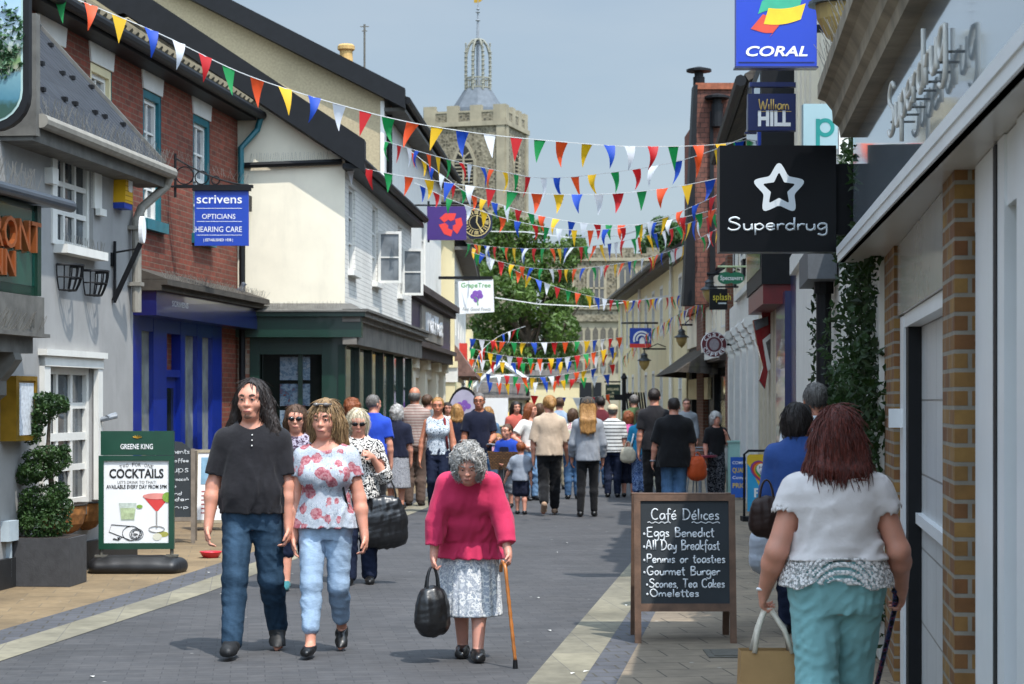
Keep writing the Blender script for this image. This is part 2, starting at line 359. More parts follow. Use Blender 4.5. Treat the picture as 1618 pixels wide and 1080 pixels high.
# ------------------------------------------------------------------ A: grey rendered pub cottage
FA = F(-6.727+.124*9, 9, -6.727+.124*21.4, 21.4); LA = FA.L
A = thing('grey_cottage', 'two storey grey rendered pub with dark grooved roof, nearest on the left', 'building', (FA.T(0, 0, 0)))
def rect(fr, x0, x1, y0, y1, n=0):
    """pixel rectangle on a facade -> u0,u1,z0,z1"""
    xm = (x0+x1)/2; ym = (y0+y1)/2
    return (fr.px(x0, ym, n)[0], fr.px(x1, ym, n)[0], fr.px(xm, y1, n)[1], fr.px(xm, y0, n)[1])
w1 = rect(FA, 88, 147, 240, 392); w2 = rect(FA, 72, 148, 580, 800)
wall(FA, A, 0, LA, 0, 4.3, [w1, w2], m_grey, depth=5)
window(FA, A, *w1, 3, 3, m_white, m_cglass, n=-.09, fw=.06, bar=.05, sill=m_white, sw=.14)
window(FA, A, *w2, 3, 4, m_white, m_cglass, n=-.1, fw=.07, bar=.06, sill=m_slate, sw=.1, rail=2)
b = MB(FA); u0, u1, z0, z1 = w2
b.box(u0-.16, u0, -.02, .05, z0, z1+.1); b.box(u1, u1+.14, -.02, .05, z0, z1+.1); b.box(u0-.2, u1+.18, -.02, .09, z1+.1, z1+.16); b.box(u0-.16, u1+.14, -.02, .06, z1, z1+.1)
b.build('window_surround', m_white, A)
u0, u1, z0, z1 = w1
MB(FA).box(u0-.13, u0, -.02, .02, z0, z1).build('window_jamb', m_white, A); b = MB(FA); b.box(u1, u1+.22, -.02, .02, z0+.45, z1); b.box(u1+.02, u1+.22, .02, .07, z0+.38, z0+.45); b.build('window_jamb', m_white, A); MB(FA).box(u0-.3, u0-.14, .0, .08, z0+.55, z0+.7).build('stone_block', m_white, A)
MB(FA).box(0, LA+.003, 0, .05, 0, .27).build('plinth', mat('black_plinth', '#1b1c1e', .6, .3, 10, .3), A)
ZE = 4.2; u17 = FA.px(58, 190, .3)[0]; m_rib = ribs('grooved_tile', '#26282c', '#35383d', .16, .55, .33, .35, 1.0)
b = MB(FA)
def roofslab(b, u0, u1, n0, z0, n1, z1, t=.09, m=0):
    L = math.hypot(n1-n0, z1-z0); a, c = -(z1-z0)/L*t*-1, (n0-n1)/L*t
    vs = []
    for u in (u0, u1): vs += [(u, n0, z0), (u, n1, z1), (u, n1-abs(z1-z0)/L*t, z1-abs(n1-n0)/L*t), (u, n0-abs(z1-z0)/L*t, z0-abs(n1-n0)/L*t)]
    b.add(vs, [(0, 1, 2, 3), (7, 6, 5, 4), (0, 4, 5, 1), (1, 5, 6, 2), (2, 6, 7, 3), (3, 7, 4, 0)], m)
roofslab(b, u17, LA+.16, .3, ZE+.02, -2.2, ZE+2.72); ro = b.build('roof', m_rib, A)
b = MB(FA)
for r in range(9):
    for k in range(int((LA-u17)/.3)):
        if r < 6: 
            s = .35+r*.4; u = u17+.15+.3*k+(r % 2)*.15
            if (k*7+r*3) % 3 != 1: MB(FA).box(u, u+.06, .3-s-.02, .3-s+.03, ZE+s*1.08+.02, ZE+s*1.08+.06).build('snow_guard', m_black, ro)
b = MB(FA); roofslab(b, LA+.165, LA+.2, .31, ZE+.06, -2.2, ZE+2.77, .22); b.build('verge_board', m_slate, ro)
b = MB(FA); b.tube([(u17-.05, .36, ZE-.04), (LA+.24, .36, ZE-.06)], .065, 10); b.tube([(LA+.2, .36, ZE-.06), (LA+.22, .3, ZE-.2), (LA+.02, .09, ZE-.45), (LA-.12, .08, ZE-.6), (LA-.12, .08, 2.62)], .05, 10)
for z in (3.5, 2.9): b.box(LA-.19, LA-.05, 0, .14, z, z+.04)
b.build('gutter', mat('cream_pipe', '#89847a', .6, .15, 9, stain=.4), A)
b = MB(FA); b.box(u17-.1, LA+.18, 0, .3, ZE-.22, ZE-.05); b.box(u17-.12, u17-.02, -.1, .34, ZE-.18, ZE+.9); b.build('fascia_board', m_slate, A)
b = MB(FA); b.box(0, u17-.05, -3, .05, 4.3, 6.0); b.build('parapet', m_grey, A)
b = MB(); spikes(b, [FA.T(u17, .34, ZE+.03), FA.T(LA+.2, .34, ZE)], .17, .028, .5); b.build('bird_spikes', m_wire, A); b = MB(); spikes(b, [FA.T(w1[0]-.05, .1, w1[2]), FA.T(w1[1]+.05, .1, w1[2])], .1, .03); b.build('bird_spikes', m_wire, A)
# wire baskets, alarm, arms
def halfbasket(c, r, h, name, label, cat, group, m, solid=False):
    b = MB(FA); u, z = c
    if not solid:
        for k in range(9):
            q = math.pi*k/8; b.tube([(u+r*math.cos(q)*(1-.35*(t/4)**2), .02+r*1.0*math.sin(q)*(1-.35*(t/4)**2), z-h*t/4) for t in range(5)], .007, 5, cap=False)
        for t in (0, 2, 4): b.tube([(u+r*math.cos(math.pi*k/12)*(1-.35*(t/4)**2), .02+r*math.sin(math.pi*k/12)*(1-.35*(t/4)**2), z-h*t/4) for k in range(13)], .008 if t else .014, 5, cap=False)
        for a in (-.5, 0, .5): b.tube([(u+r*.6*a, .02+r*.6, z-h), (u+r*.6*a, .0, z-h)], .007, 5, cap=False)
    else:
        N = 14; pr = [(1, 0), (.98, -.3), (.86, -.65), (.6, -.9), (.3, -1.0)]
        vs = [(u+r*s*math.cos(math.pi*k/N), .01+r*.85*s*math.sin(math.pi*k/N), z+h*t) for s, t in pr for k in range(N+1)]
        fs = [(i*(N+1)+k, i*(N+1)+k+1, (i+1)*(N+1)+k+1, (i+1)*(N+1)+k) for i in range(len(pr)-1) for k in range(N)]; fs += [tuple(range(N+1)), tuple(range((len(pr)-1)*(N+1), len(pr)*(N+1)))]
        b.add(vs, fs); b.tube([(u+r*1.02*math.cos(math.pi*k/12), .01+r*.87*math.sin(math.pi*k/12), z+.01) for k in range(13)], .012, 5, m=1)
    return tag(b.build(name, m, fixn=True), label, cat, group)
halfbasket((FA.px(97, 405)[0], 2.98), .19, .24, 'wire_basket', 'empty black wire hayrack under the pub upper window, left one of two', 'basket', 'wire hayracks under the upper window', m_black)
halfbasket((FA.px(138, 415)[0], 2.97), .19, .24, 'wire_basket', 'empty black wire hayrack under the pub upper window, right one of two', 'basket', 'wire hayracks under the upper window', m_black)
m_coir = mat('coir_liner', '#8a5a2c', .95, .35, 18, .8, 60); m_wd = mat('dark_wire', '#2b2723', .6)
for px, w in ((75, 'nearest'), (103, 'second'), (132, 'farthest')):
    halfbasket((FA.px(px, 820)[0], .66), .22, .27, 'coir_basket', f'brown coir lined half basket on the pub wall, {w} of three', 'basket', 'coir baskets under the lower window', [m_coir, m_wd], True)
b = thing('alarm_box', 'yellow and blue alarm box high on the grey pub wall', 'alarm', FA.T(20, 0, 3.6))
u, z = FA.px(185, 300); b.location = FA.T(u, 0, z)
MB(FA).prism([(u-.13, z-.14), (u+.13, z-.14), (u+.11, z+.2), (u-.1, z+.2)], 0, .13).build('case', mat('alarm_yellow', '#d9a915', .5, .05), b)
MB(FA).prism([(u-.125, z-.2), (u+.125, z-.2), (u+.135, z-.141), (u-.135, z-.141)], 0, .12).build('base', mat('alarm_blue', '#1b3c9c', .5, .05), b)
MB(FA).prism(rrect(u-.03, u+.1, z-.02, z+.14, .03), .131, .136).build('label_plate', m_signw, b)
b = MB(FA); 
for k in range(6): b.box(u-.12, u+.12, .1305, .134, z-.12+.05*k, z-.112+.05*k)
b.build('louvre', mat('alarm_dark', '#a07a10', .6), b and bpy.data.objects['alarm_box'])
g = thing('strut_bracket', 'black strut with small round white plate on the pub wall end', 'sign bracket', FA.T(FA.px(178, 430)[0], 0, 2.9))
u, z = FA.px(177, 475); 
b = MB(FA); b.tube([(u, .03, z-.02), (u, .03, z+.62)], .018, 6); b.tube([(u, .02, z), (u+.05, .29, z+.6)], .03, 6); b.tube([(u, .02, z+.5), (u+.05, .29, z+.55)], .01, 6); b.box(u-.05, u+.05, 0, .02, z+.36, z+.5); b.build('strut', m_black, g)
MB(F(*FA.T(u+.02, .31, 0)[:2], *FA.T(u+1, .40, 0)[:2])).prism(circ(.02, z+.74, .055, 20, .14), -.02, .02).build('plate', m_signw, g)
# pub fascia box, roller awning, corbel, menu case, hanging sign
FB = F(*FA.T(0, .45, 0)[:2], *FA.T(LA, .45, 0)[:2])
ue = FB.px(60, 400)[0]; zb = FB.px(60, 468)[1]; zt = FB.px(60, 326)[1]
S = thing('fascia_sign', 'dark green glass pub name box with raised copper lettering', 'sign', FB.T(ue-1, 0, zb))
MB(FB).box(ue-4.2, ue, -.42, 0, zb, zt).build('box', m_green, S)
MB(FB).box(ue-4.1, ue-.09, 0, .004, zb+.08, zt-.05).build('panel', glass('green_glass', '#0b3a30', .08, .6), S)
MB(FB).box(ue-.09, ue, 0, .03, zb, zt).build('frame', m_green, S)
text(FB, S, 'WATERFRONT', ue-2.75, ue-.1, zt-.42, .27, m_copper, n=.02, ext=.05, bold=.0)
uN = FB.px(13, 420)[0]; text(FB, S, 'INN', uN-.62, uN, zb+.13, .22, m_copper, n=.02, ext=.05, bold=.0)
b = MB(FB); b.box(ue-4.2, ue+.02, -.44, .05, zb-.34, zb-.01); b.box(ue-4.2, ue-.12, -.44, .0, zb-.5, zb-.34); b.box(ue-4.2, ue+.03, -.44, .1, zb-.36, zb-.33); b.build('ledge', m_slate, S)
pts = [(-.42, zb-.5), (.0, zb-.5), (.02, zb-.56), (-.05, zb-.66), (-.12, zb-.74), (-.12, zb-.86), (-.2, zb-.92), (-.42, zb-.95)]
b = MB(); T = lambda u: [FB.T(u, n, z) for n, z in pts]; uu = ue-.42; v0, v1 = T(uu-.16), T(uu); k = len(pts)
b.add(v0+v1, [tuple(range(k)), tuple(range(k, 2*k))]+[(i, (i+1) % k, k+(i+1) % k, k+i) for i in range(k)]); b.build('corbel', m_slate, S)
b = MB(); spikes(b, [FB.T(ue-1.3, .04, zb-.33), FB.T(ue-.05, .04, zb-.33)], .17, .022, .7); b.build('bird_spikes', m_wire, S); b = MB(); spikes(b, [FB.T(ue-1.3, -.1, zt+.18), FB.T(ue+.25, -.1, zt+.14)], .19, .03, .5); b.build('bird_spikes', m_wire, S)
FR_ = F(*FA.T(0, .55, 0)[:2], *FA.T(LA, .55, 0)[:2]); u1r, zr = FR_.px(112, 326)
b = MB(FR_); b.tube([(u1r-4.3, 0, zr-.02), (u1r, 0, zr)], .055, 14); b.box(u1r-4.3, u1r-.3, -.55, -.06, zr-.04, zr-.01)
tag(b.build('awning_roller', mat('grey_metal', '#4b5158', .35, .1, metal=.4)), 'grey rolled awning cassette above the green pub name box', 'awning')
u, z = FA.px(18, 645)
S = thing('menu_case', 'brass framed menu case with paper menu on grey wall', 'menu case', FA.T(u, 0, z-.3))
MB(FA).box(u-.27, u+.25, 0, .13, z-.29, z+.29).build('case', m_gold, S)
MB(FA).box(u-.15, u+.2, .13, .134, z-.24, z+.23).build('menu', mat('menu_paper', '#c9cdd2', .5, .25, 30), S)
b = MB(FA); b.box(u+.21, u+.25, .13, .15, z-.29, z+.29); b.box(u-.27, u-.2, .13, .15, z-.29, z+.29); b.box(u-.2, u+.21, .13, .15, z+.25, z+.29); b.box(u-.2, u+.21, .13, .15, z-.29, z-.25); b.build('frame', m_gold, S)
b = MB(FA); u, z = FA.px(8, 840); b.box(u-.1, u+.12, 0, .08, z-.08, z+.1); b.box(u+.02, u+.04, 0, .05, .1, z-.08)
tag(b.build('socket_box', mat('socket_grey', '#aab6bd', .5)), 'pale grey outdoor socket box low on the pub wall', 'socket')
b = MB(FA); u, z = FA.px(152, 660); b.tube([(u, 0, z-.03), (u, .12, z), (u+.05, .2, z+.02)], .025, 8); b.tube([(u-.02, .12, z), (u+.12, .16, z+.03)], .03, 8)
tag(b.build('wall_spotlight', m_lead), 'small grey spotlight beside the pub lower window', 'lamp')
d = 15.2; fc = FC(d); x1 = P(48, 0, d).x; zb = P(0, 207, d).z
S = thing('hanging_pub_sign', 'large black framed picture sign of a tree by water, top left corner', 'sign', (x1-.55, d, zb))
def bowl(x0, x1, z0, z1, r): return [(x1, z1), (x0, z1)]+[(x0+r*(1-math.cos(RD(a))), z0+r*(1-math.sin(RD(a)))) for a in range(0, 91, 15)]+[(x1-r+r*math.sin(RD(a)), z0+r*(1-math.cos(RD(a)))) for a in range(0, 91, 15)]
MB(fc).prism(bowl(x1-1.15, x1, zb, zb+1.3, .28), -.05, .05).build('board', m_black, S)
MB(fc).prism(bowl(x1-1.09, x1-.045, zb+.055, zb+1.25, .25), .05, .054).build('trim', mat('pale_trim', '#9db3ae', .4), S)
def pubpic():
    m = NT('pub_picture'); v = m.coords('UV'); sp = m.n('SeparateXYZ'); m.l(v, sp.inputs[0])
    nz = m.n('Math', operation='MULTIPLY_ADD', i_1=.10, i_2=-.05); m.l(m.noise(v, 14, 5), nz.inputs[0]); ad = m.n('Math', operation='ADD'); m.l(sp.outputs[1], ad.inputs[0]); m.l(nz.outputs[0], ad.inputs[1])
    mr = m.n('MapRange'); m.l(ad.outputs[0], mr.inputs[0]); mr.inputs[1].default_value = zb; mr.inputs[2].default_value = zb+1.2
    m.col(m.ramp(mr.outputs[0], [(0, '#2a4a38'), (.16, '#23443a'), (.2, '#3f6f7f'), (.36, '#6a8f96'), (.39, '#8f8f78'), (.44, '#5f7f45'), (.5, '#8a8f7a'), (.6, '#b9c9d0'), (1, '#6f9cc4')]))
    m.b.inputs['Roughness'].default_value = .15; return m.mat
pic = MB(fc).prism(bowl(x1-1.075, x1-.06, zb+.07, zb+1.24, .24), .054, .058).build('picture', pubpic(), S)
b = leaves([(x1-.16, d-.07, zb+.75, .13, .012, .22), (x1-.18, d-.07, zb+.5, .15, .012, .12)], 260, .05, 3, 0); b.build('painted_tree', mat('painted_leaf', '#2e5230', .6, .4, 30), pic)
b = MB(); b.tube([(x1-1.3, d, zb+1.42), (x1, d, zb+1.42)], .03, 8); b.tube([(x1-.1, d, zb+1.42), (x1-.1, d, zb+1.28)], .012, 6); b.tube([(x1-1.0, d, zb+1.42), (x1-1.0, d, zb+1.28)], .012, 6); b.build('bracket', m_black, S)
# ------------------------------------------------------------------ B: red brick house with the blue shop front
FBk = F(-8.13+.124*21.7, 21.7, -8.13+.124*31.05, 31.05); LB = FBk.L
B = thing('brick_house', 'red brick two storey house with royal blue shop front and teal windows', 'building', FBk.T(0, 0, 0))
ups = []
for x0, x1_, in ((62, 93), (143, 172), (226, 254), (305, 331)):
    a = FBk.px(x0, 200)[0]; c = FBk.px(x1_, 200)[0]; ups.append((a, max(c, a+.8), 4.0, 5.8))
sh0, sh1 = FBk.px(207, 600)[0], FBk.px(349, 600)[0]
wall(FBk, B, 0, LB, 0, 6.3, ups+[(sh0, sh1, 0, 2.86)], m_redbrick, depth=5, reveal=.12, m2=m_teal)
for i, (a, c, z0, z1) in enumerate(ups):
    window(FBk, B, a+.07, c-.07, z0+.08, z1-.1, 2, 4, m_white, m_curt_refl, n=-.11, fw=.055, bar=.03, rail=2)
    b = MB(FBk); b.box(a, a+.07, -.118, -.01, z0, z1); b.box(c-.07, c, -.118, -.01, z0, z1); b.box(a+.07, c-.07, -.118, -.01, z1-.1, z1); b.box(a-.07, c+.07, -.11, .09, z0-.06, z0+.08)
    b.build('window_case', m_teal if i > 1 else m_cream2, B)
    MB(FBk).prism([(a-.02, z1+.004), (c+.02, z1+.004), (c+.12, z1+.43), (a-.12, z1+.43)], -.05, .02).build('lintel', m_white, B)
b = MB(FBk); ze = 6.2; roofslab(b, -.3, LB-.02, .3, ze+.02, -2.6, ze+2.0, .1); b.build('roof', ribs('mossy_pantile', '#5d5645', '#76694f', .24, .9, .3, .3, 1.2, moss=.5), B)
b = MB(FBk)
for k in range(38): u = -.3+LB*k/38; b.tube([(u+.1, .34, ze+.03), (u+.1, -.1, ze+.33)], .07, 6)
b.build('eave_tiles', mat('mossy_tile_end', '#5a5240', .9, .35, 9, .4, stain=.4), bpy.data.objects[B.children[-1].name])
b = MB(FBk); b.tube([(-.3, .36, ze-.05), (LB+.12, .36, ze-.07)], .075, 10); b.box(-.3, LB, 0, .3, ze-.16, ze-.06); b.build('gutter', m_black, B)
b = MB(FBk); b.tube([(LB+.05, .36, ze-.1), (LB+.06, .3, ze-.3), (LB-.1, .08, ze-.6), (LB-.1, .08, 4.9)], .05, 8); b.build('drainpipe', m_teal, B)
b = MB(FBk); b.box(LB-.24, LB+.04, 0, .22, 4.62, 4.86); b.tube([(LB-.1, .1, 4.7), (LB-.1, .1, 0)], .05, 8); b.build('hopper_pipe', m_black, B)
# shop front
ug0, ug1 = FBk.px(207, 480)[0], FBk.px(374, 480)[0]
b = MB(FBk); b.box(ug0, ug1, 0, .34, 2.78, 3.1); b.build('shop_fascia', m_navyb, B)
b = MB(FBk); b.box(ug0-.05, ug1+.06, 0, .42, 3.1, 3.17); b.box(ug0-.05, ug1+.1, 0, .5, 3.17, 3.24); b.add([(ug0-.05, .5, 3.244), (ug1+.1, .5, 3.244), (ug1+.1, 0, 3.42), (ug0-.05, 0, 3.42), (ug0-.05, 0, 3.244), (ug1+.1, 0, 3.244)], [(0, 1, 2, 3), (0, 3, 4), (1, 5, 2)]); b.build('cornice', mat('stained_cornice', '#3f3a33', .9, .35, 5, .5, 40, stain=.5), B)
uc = FBk.px(287, 480, .34)[0]; text(FBk, B, 'SCRIVENS', uc-.45, uc+.3, 2.93, .07, m_signg, n=.342); 
posts = [(207, 222), (241, 262), (284, 291), (310, 318), (334, 349)]
b = MB(FBk)
for x0, x1_ in posts: a = FBk.px(x0, 600)[0]; c = FBk.px(x1_, 600)[0]; b.box(a, c, -.12, .015, 0, 2.79)
a, c = FBk.px(222, 600)[0], FBk.px(334, 600)[0]
b.box(sh0, sh1, -.1, .01, 2.6, 2.785); b.box(sh0, FBk.px(241, 600)[0], -.08, .02, 0, .55); b.box(FBk.px(284, 600)[0], sh1, -.08, .02, 0, .55); b.box(FBk.px(262, 600)[0], FBk.px(284, 600)[0], -.1, .005, 2.0, 2.1)
b.build('shop_frame', m_blue, B)
a, c = FBk.px(263, 600)[0], FBk.px(284, 600)[0]
dd = MB(FBk).box(a, c, -.11, -.06, .02, 2.0).build('door', m_blue, B); MB(FBk).box(a+.12, c-.12, -.06, -.055, .9, 1.85).build('pane', m_glass, dd); MB(FBk).tube([(a+.07, -.03, .95), (a+.07, -.03, 1.25)], .015, 6).build('handle', m_gold, dd)
for x0, x1_ in ((222, 241), (291, 310), (318, 334)):
    MB(FBk).box(FBk.px(x0, 600)[0], FBk.px(x1_, 600)[0], -.06, -.05, .55, 2.6).build('shop_window', glass('shop_glass', '#7c8078', .1, .35, 2.5, .6), B)
b = MB(); spikes(b, [FBk.T(ug0, .45, 3.25), FBk.T(ug1, .45, 3.25)], .12, .03, .8); b.build('bird_spikes', m_wire, B)
# hanging optician sign
d = 27.2; fc = FC(d); x0, x1_ = P(308, 0, d).x, P(393, 0, d).x; z0, z1 = P(0, 388, d).z, P(0, 300, d).z
S = thing('hanging_sign', 'blue optician sign with white lettering under a scrolled iron bracket', 'sign', ((x0+x1_)/2, d, z0))
MB(fc).box(x0, x1_, -.03, .03, z0, z1).build('board', mat('optician_blue', '#1c3fa0', .4, .04), S)
b = MB(fc); b.box(x0-.03, x1_+.03, -.06, .06, z1-.01, z1+.03); b.box(P(278, 0, d).x, x1_+.06, -.04, .04, z1+.03, z1+.07); b.build('top_rail', m_black, S)
W_ = x1_-x0; H_ = z1-z0
text(fc, S, 'scrivens', x0+.04*W_, x1_-.12*W_, z0+.76*H_, .12, m_signw, n=.031, bold=.006)
text(fc, S, 'OPTICIANS', x0+.14*W_, x1_-.24*W_, z0+.48*H_, .068, m_signw, n=.031)
text(fc, S, 'HEARING CARE', x0+.02*W_, x1_-.12*W_, z0+.245*H_, .075, m_signw, n=.031)
text(fc, S, '| ESTABLISHED 1938 |', x0+.17*W_, x1_-.29*W_, z0+.08*H_, .035, m_signw, n=.031, bold=.01)
b = MB(fc)
for q in (.665, .43, .185): b.box(x0+.04*W_, x1_-.12*W_, .03, .033, z0+q*H_, z0+q*H_+.006)
b.build('rule', m_signw, S)
xa = P(277, 0, d).x; b = MB(fc); b.tube([(xa, 0, z1-.1), (xa, 0, z1+.5)], .018, 6)
b.tube([(xa+t*(x1_+.0-xa), 0, z1+.07+.37*(1-t)**1.7) for t in [i/10 for i in range(11)]], .013, 6)
for cx_, r in ((xa+.13, .12), (xa+.36, .09), (xa+.55, .055)): b.tube([(cx_+r*math.cos(q*.35), 0, z1+.08+r+r*math.sin(q*.35)) for q in range(19)], .01, 5)
b.tube([(xa-.35, .0, z1+.05), (xa, 0, z1+.05)], .016, 6); b.build('scroll_bracket', m_iron if False else m_black, S)
b = MB(); spikes(b, [fc.T(xa+.02, 0, z1+.42), fc.T(xa+.5, 0, z1+.22), fc.T(x1_, 0, z1+.09)], .12, .03, .6); b.build('bird_spikes', m_wire, S)
# ------------------------------------------------------------------ C/D: white gabled house on the corner, green shop front
FCg = FC(31.2); xc = P(545, 0, 31.2).x; xw = xc-5.2
FD = F(xc, 31.2, P(650, 0, 41.5).x, 41.5); LD = FD.L
C = thing('white_gabled_house', 'cream gabled corner house with black bargeboards and dark green shop front', 'building', (xc, 31.2, 0))
zg = 3.08; ze = 5.42; xr_ = xc-3.4; za = ze+3.4*.66
b = MB(FCg); b.prism([(xw-.5, zg), (xc, zg), (xc, ze), (xr_, za), (xw-.5, za-1.2)], -.25, 0); b.build('gable_wall', m_cream, C)
MB(FCg).box(xw-.5, xc, -.25, .012, zg, zg+.01).build('band', m_cream, C) if False else None
ws = []
for xa_, y0, y1 in ((556, 265, 418), (593, 0, 0), (632, 0, 0)):
    u = FD.px(xa_, 400)[0]; ws.append((u-.42, u+.42, 3.75, 5.1))
wall(FD, C, 0, LD, zg, 5.6, ws, m_wbrick, depth=6, reveal=.1)
for i, w in enumerate(ws):
    o = window(FD, C, *w, 2, 3, m_white, m_curt_refl, n=-.09, fw=.05, bar=.03, sill=m_white, sw=.1)
    if i: 
        u1 = w[1]; q = RD(80); b = MB(FD)       # opened casement
        def leaf(b, hinge, wd, z0, z1, ang):
            uu, nn = -math.cos(ang), math.sin(ang); T = FD.T
            bb = MB(); 
            def bx(a0, a1, c0, c1):
                vs = []
                for a in (a0, a1):
                    for k in (-.02, .02):
                        for c in (c0, c1): vs.append(T(hinge+uu*a-nn*k*1, nn*a+uu*k, c))
                bb.add(vs, [(0, 1, 3, 2), (4, 6, 7, 5), (0, 4, 5, 1), (2, 3, 7, 6), (0, 2, 6, 4), (1, 5, 7, 3)])
            bx(0, .05, z0, z1); bx(wd-.05, wd, z0, z1); bx(.05, wd-.05, z1-.05, z1); bx(.05, wd-.05, z0, z0+.05); bx(.05, wd-.05, (z0+z1)/2-.012, (z0+z1)/2+.012)
            return bb
        cs = leaf(b, u1, .42, w[2]+.02, w[2]+.95, RD(92)).build('open_casement', m_white, o); g_ = RD(92); pt_ = lambda a, z: FD.T(u1-math.cos(g_)*a, math.sin(g_)*a, z)
        MB().quad(pt_(.05, w[2]+.07), pt_(.37, w[2]+.07), pt_(.37, w[2]+.9), pt_(.05, w[2]+.9)).build('pane', m_curt_refl, cs)  # pale curtain tone stands in for light reflected off the open pane
b = MB(FD); roofslab(b, -.3, LD+.1, .26, 5.44, -3.4, 5.44+3.66*.66, .12); b.build('roof', ribs('dark_pantile', '#3a3633', '#504840', .25, .85, .3, .3, 1.0, moss=.2), C)
b = MB(FD); b.tube([(-.3, .29, 5.4), (LD+.1, .29, 5.45)], .07, 8); b.box(-.28, LD+.1, 0, .25, 5.28, 5.36); b.build('gutter', m_black, C)
def barge(name, fr, pts, t, n0, n1, m, root):
    b = MB(fr)
    for (a, za_), (c, zc) in zip(pts, pts[1:]): b.prism([(a, za_-t), (c, zc-t), (c, zc), (a, za_)], n0, n1)
    return b.build(name, m, root)
sl_ = .66; xe = P(577, 0, 31).x
barge('bargeboard', FCg, [(xr_, za+.52), (xe, za+.52-(xe-xr_)*sl_)], .5, .0, .34, m_black, C)
MB(FCg).prism([(xw-1, za-.6), (xr_, za+.02), (xr_, za+.52), (xw-1, za-.1)], 0, .34).build('bargeboard', m_black, C)
b = MB(FCg); zp = P(0, 259, 31.2).z; b.tube([(P(386, 0, 31.2).x, .08, zp-.03), (P(541, 0, 31.2).x, .08, zp+.03)], .045, 8); b.build('pipe', m_black, C)
b = MB(); spikes(b, [(P(392, 0, 31).x, 31.1, zp+.04), (P(520, 0, 31).x, 31.1, zp+.06)], .12, .035, .2); b.build('bird_spikes', m_wire, C); b = MB(); spikes(b, [(P(380, 0, 31).x, 30.9, 3.1), (xc, 30.9, 3.12)], .1, .04, .3); b.build('bird_spikes', m_wire, C)
# green shop front: fascia over gable and flank
b = MB(); X0 = P(374, 0, 31.2).x-.1
b = MB(FCg); b.box(X0, xc+.28, 0, .28, 2.66, 3.0); b.box(X0-.02, xc+.34, 0, .36, 2.98, 3.05); b.build('shop_fascia', m_green, C)
b = MB(FCg); b.add([(X0, .38, 3.055), (xc+.36, .38, 3.055), (xc+.1, -.0, 3.2), (X0, 0, 3.2)], [(0, 1, 2, 3)]); b.box(X0-.02, xc+.36, 0, .4, 3.05, 3.07); b.build('lead_flashing', m_slate, C)
m_greyb = mat('grey_weathered_paint', '#77726a', .8, .25, 3, .3, 30, stain=.6)
b = MB(FD); b.box(-.26, LD, 0, .22, 2.55, 2.98); b.box(-.3, LD, 0, .36, 2.98, 3.06); b.box(-.3, LD, 0, .28, 2.9, 2.98); b.build('shop_fascia', m_greyb, C)
b = MB(FD); b.box(-.3, LD, 0, .4, 3.06, 3.1); b.build('lead_flashing', m_slate, C)
b = MB(FD)
for k in range(7): u = LD*k/6; b.box(u-.06, u+.06, -.1, .012, .6, 2.55)
b.box(0, LD, -.1, .03, 0, .6); b.build('shop_frame', m_green, C)
MB(FD).box(0, LD, -.1, -.06, .6, 2.55).build('shop_window', glass('green_shop_glass', '#12302a', .05, .5, 1.2, .7), C)
b = MB(FCg); xa = P(400, 0, 31.2).x; b.box(xa-.05, xa+.1, -.1, .02, 0, 2.66); b.box(xc-.36, xc-.0, -.2, .02, 0, 2.66); b.box(xc-.75, xc-.68, -.22, -.14, .5, 2.4); b.box(xa, xc, -.3, -.02, 2.4, 2.66); b.box(xa, xc-.36, -.25, -.02, 0, .5); b.build('shop_frame', m_green, C)
MB(FCg).box(xa, xc-.36, -.3, -.22, .5, 2.4).build('shop_window', glass('green_shop_glass2', '#0b1512', .05, .5, 1.2, .5), C)
MB(FCg).box(X0, xa-.05, -.2, .0, 0, 2.66).build('brick_pier', brick('worn_brick', '#8b4a36', '#9c8a78', '#9a9184', .225, .075, .01, .9, .3, .6), C)
MB(FCg).box(X0-.5, xc, -.25, -.001, 2.6, zg).build('lintel_wall', m_green, C)
def advert(name, seed, c1, c2):
    m = NT(name); v = m.coords('UV', scale=(3, 3, 3)); n = m.noise(v, 2.5, 6, .7)
    m.col(m.ramp(n, [(.3, '#1c2c44'), (.45, c1), (.55, '#3e5a70'), (.62, c2), (.75, '#2b3d2f')])); m.b.inputs['Roughness'].default_value = .2; return m.mat
for i, (y0, y1) in enumerate(((563, 600), (606, 641), (648, 684))):
    MB(FCg).box(P(440, 0, 31.2).x, P(488, 0, 31.2).x, -.2, -.19, P(0, y1, 31.2).z, P(0, y0, 31.2).z).build('property_card', advert('card%d' % i, i, '#7d8b97', '#6c2f2a' if i else '#8f9499'), C)
# ------------------------------------------------------------------ E: tall pebbledash gable and the bank
dE = 42.0; FE0 = FC(dE); xe = P(607, 0, dE).x; zE = P(0, 152, dE).z
FE = F(xe, dE, P(697, 0, 57).x, 57); LE = FE.L
E = thing('pebbledash_house', 'tall pebbledashed gable house with black verge, bank front below', 'building', (xe, dE, 0))
xr_ = xe-4.9; slp = (150-0)/(640-345)
MB(FE0).prism([(xe-9, 3), (xe, 3), (xe, zE+.05), (xr_, zE+.05+4.9*slp), (xe-9, zE-.3)], -.3, 0).build('gable_wall', m_pebble, E)
MB(FE0).box(xe-.08, xe+.005, -.1, .02, 3, zE-.1).build('quoin_pipe', m_white, E)
xo = P(641, 0, dE).x
barge('bargeboard', FE0, [(xr_-.2, zE+.28+(xo-xr_+.2)*slp-.15), (xo, zE+.13)], .42, 0.02, .3, m_black, E)
b = MB(FE); roofslab(b, -.25, LE+.2, .48, zE-.02, -5, zE+.0+5.4*slp, .12); b.build('roof', ribs('dark_pantile', '#3a3633', '#504840'), E)
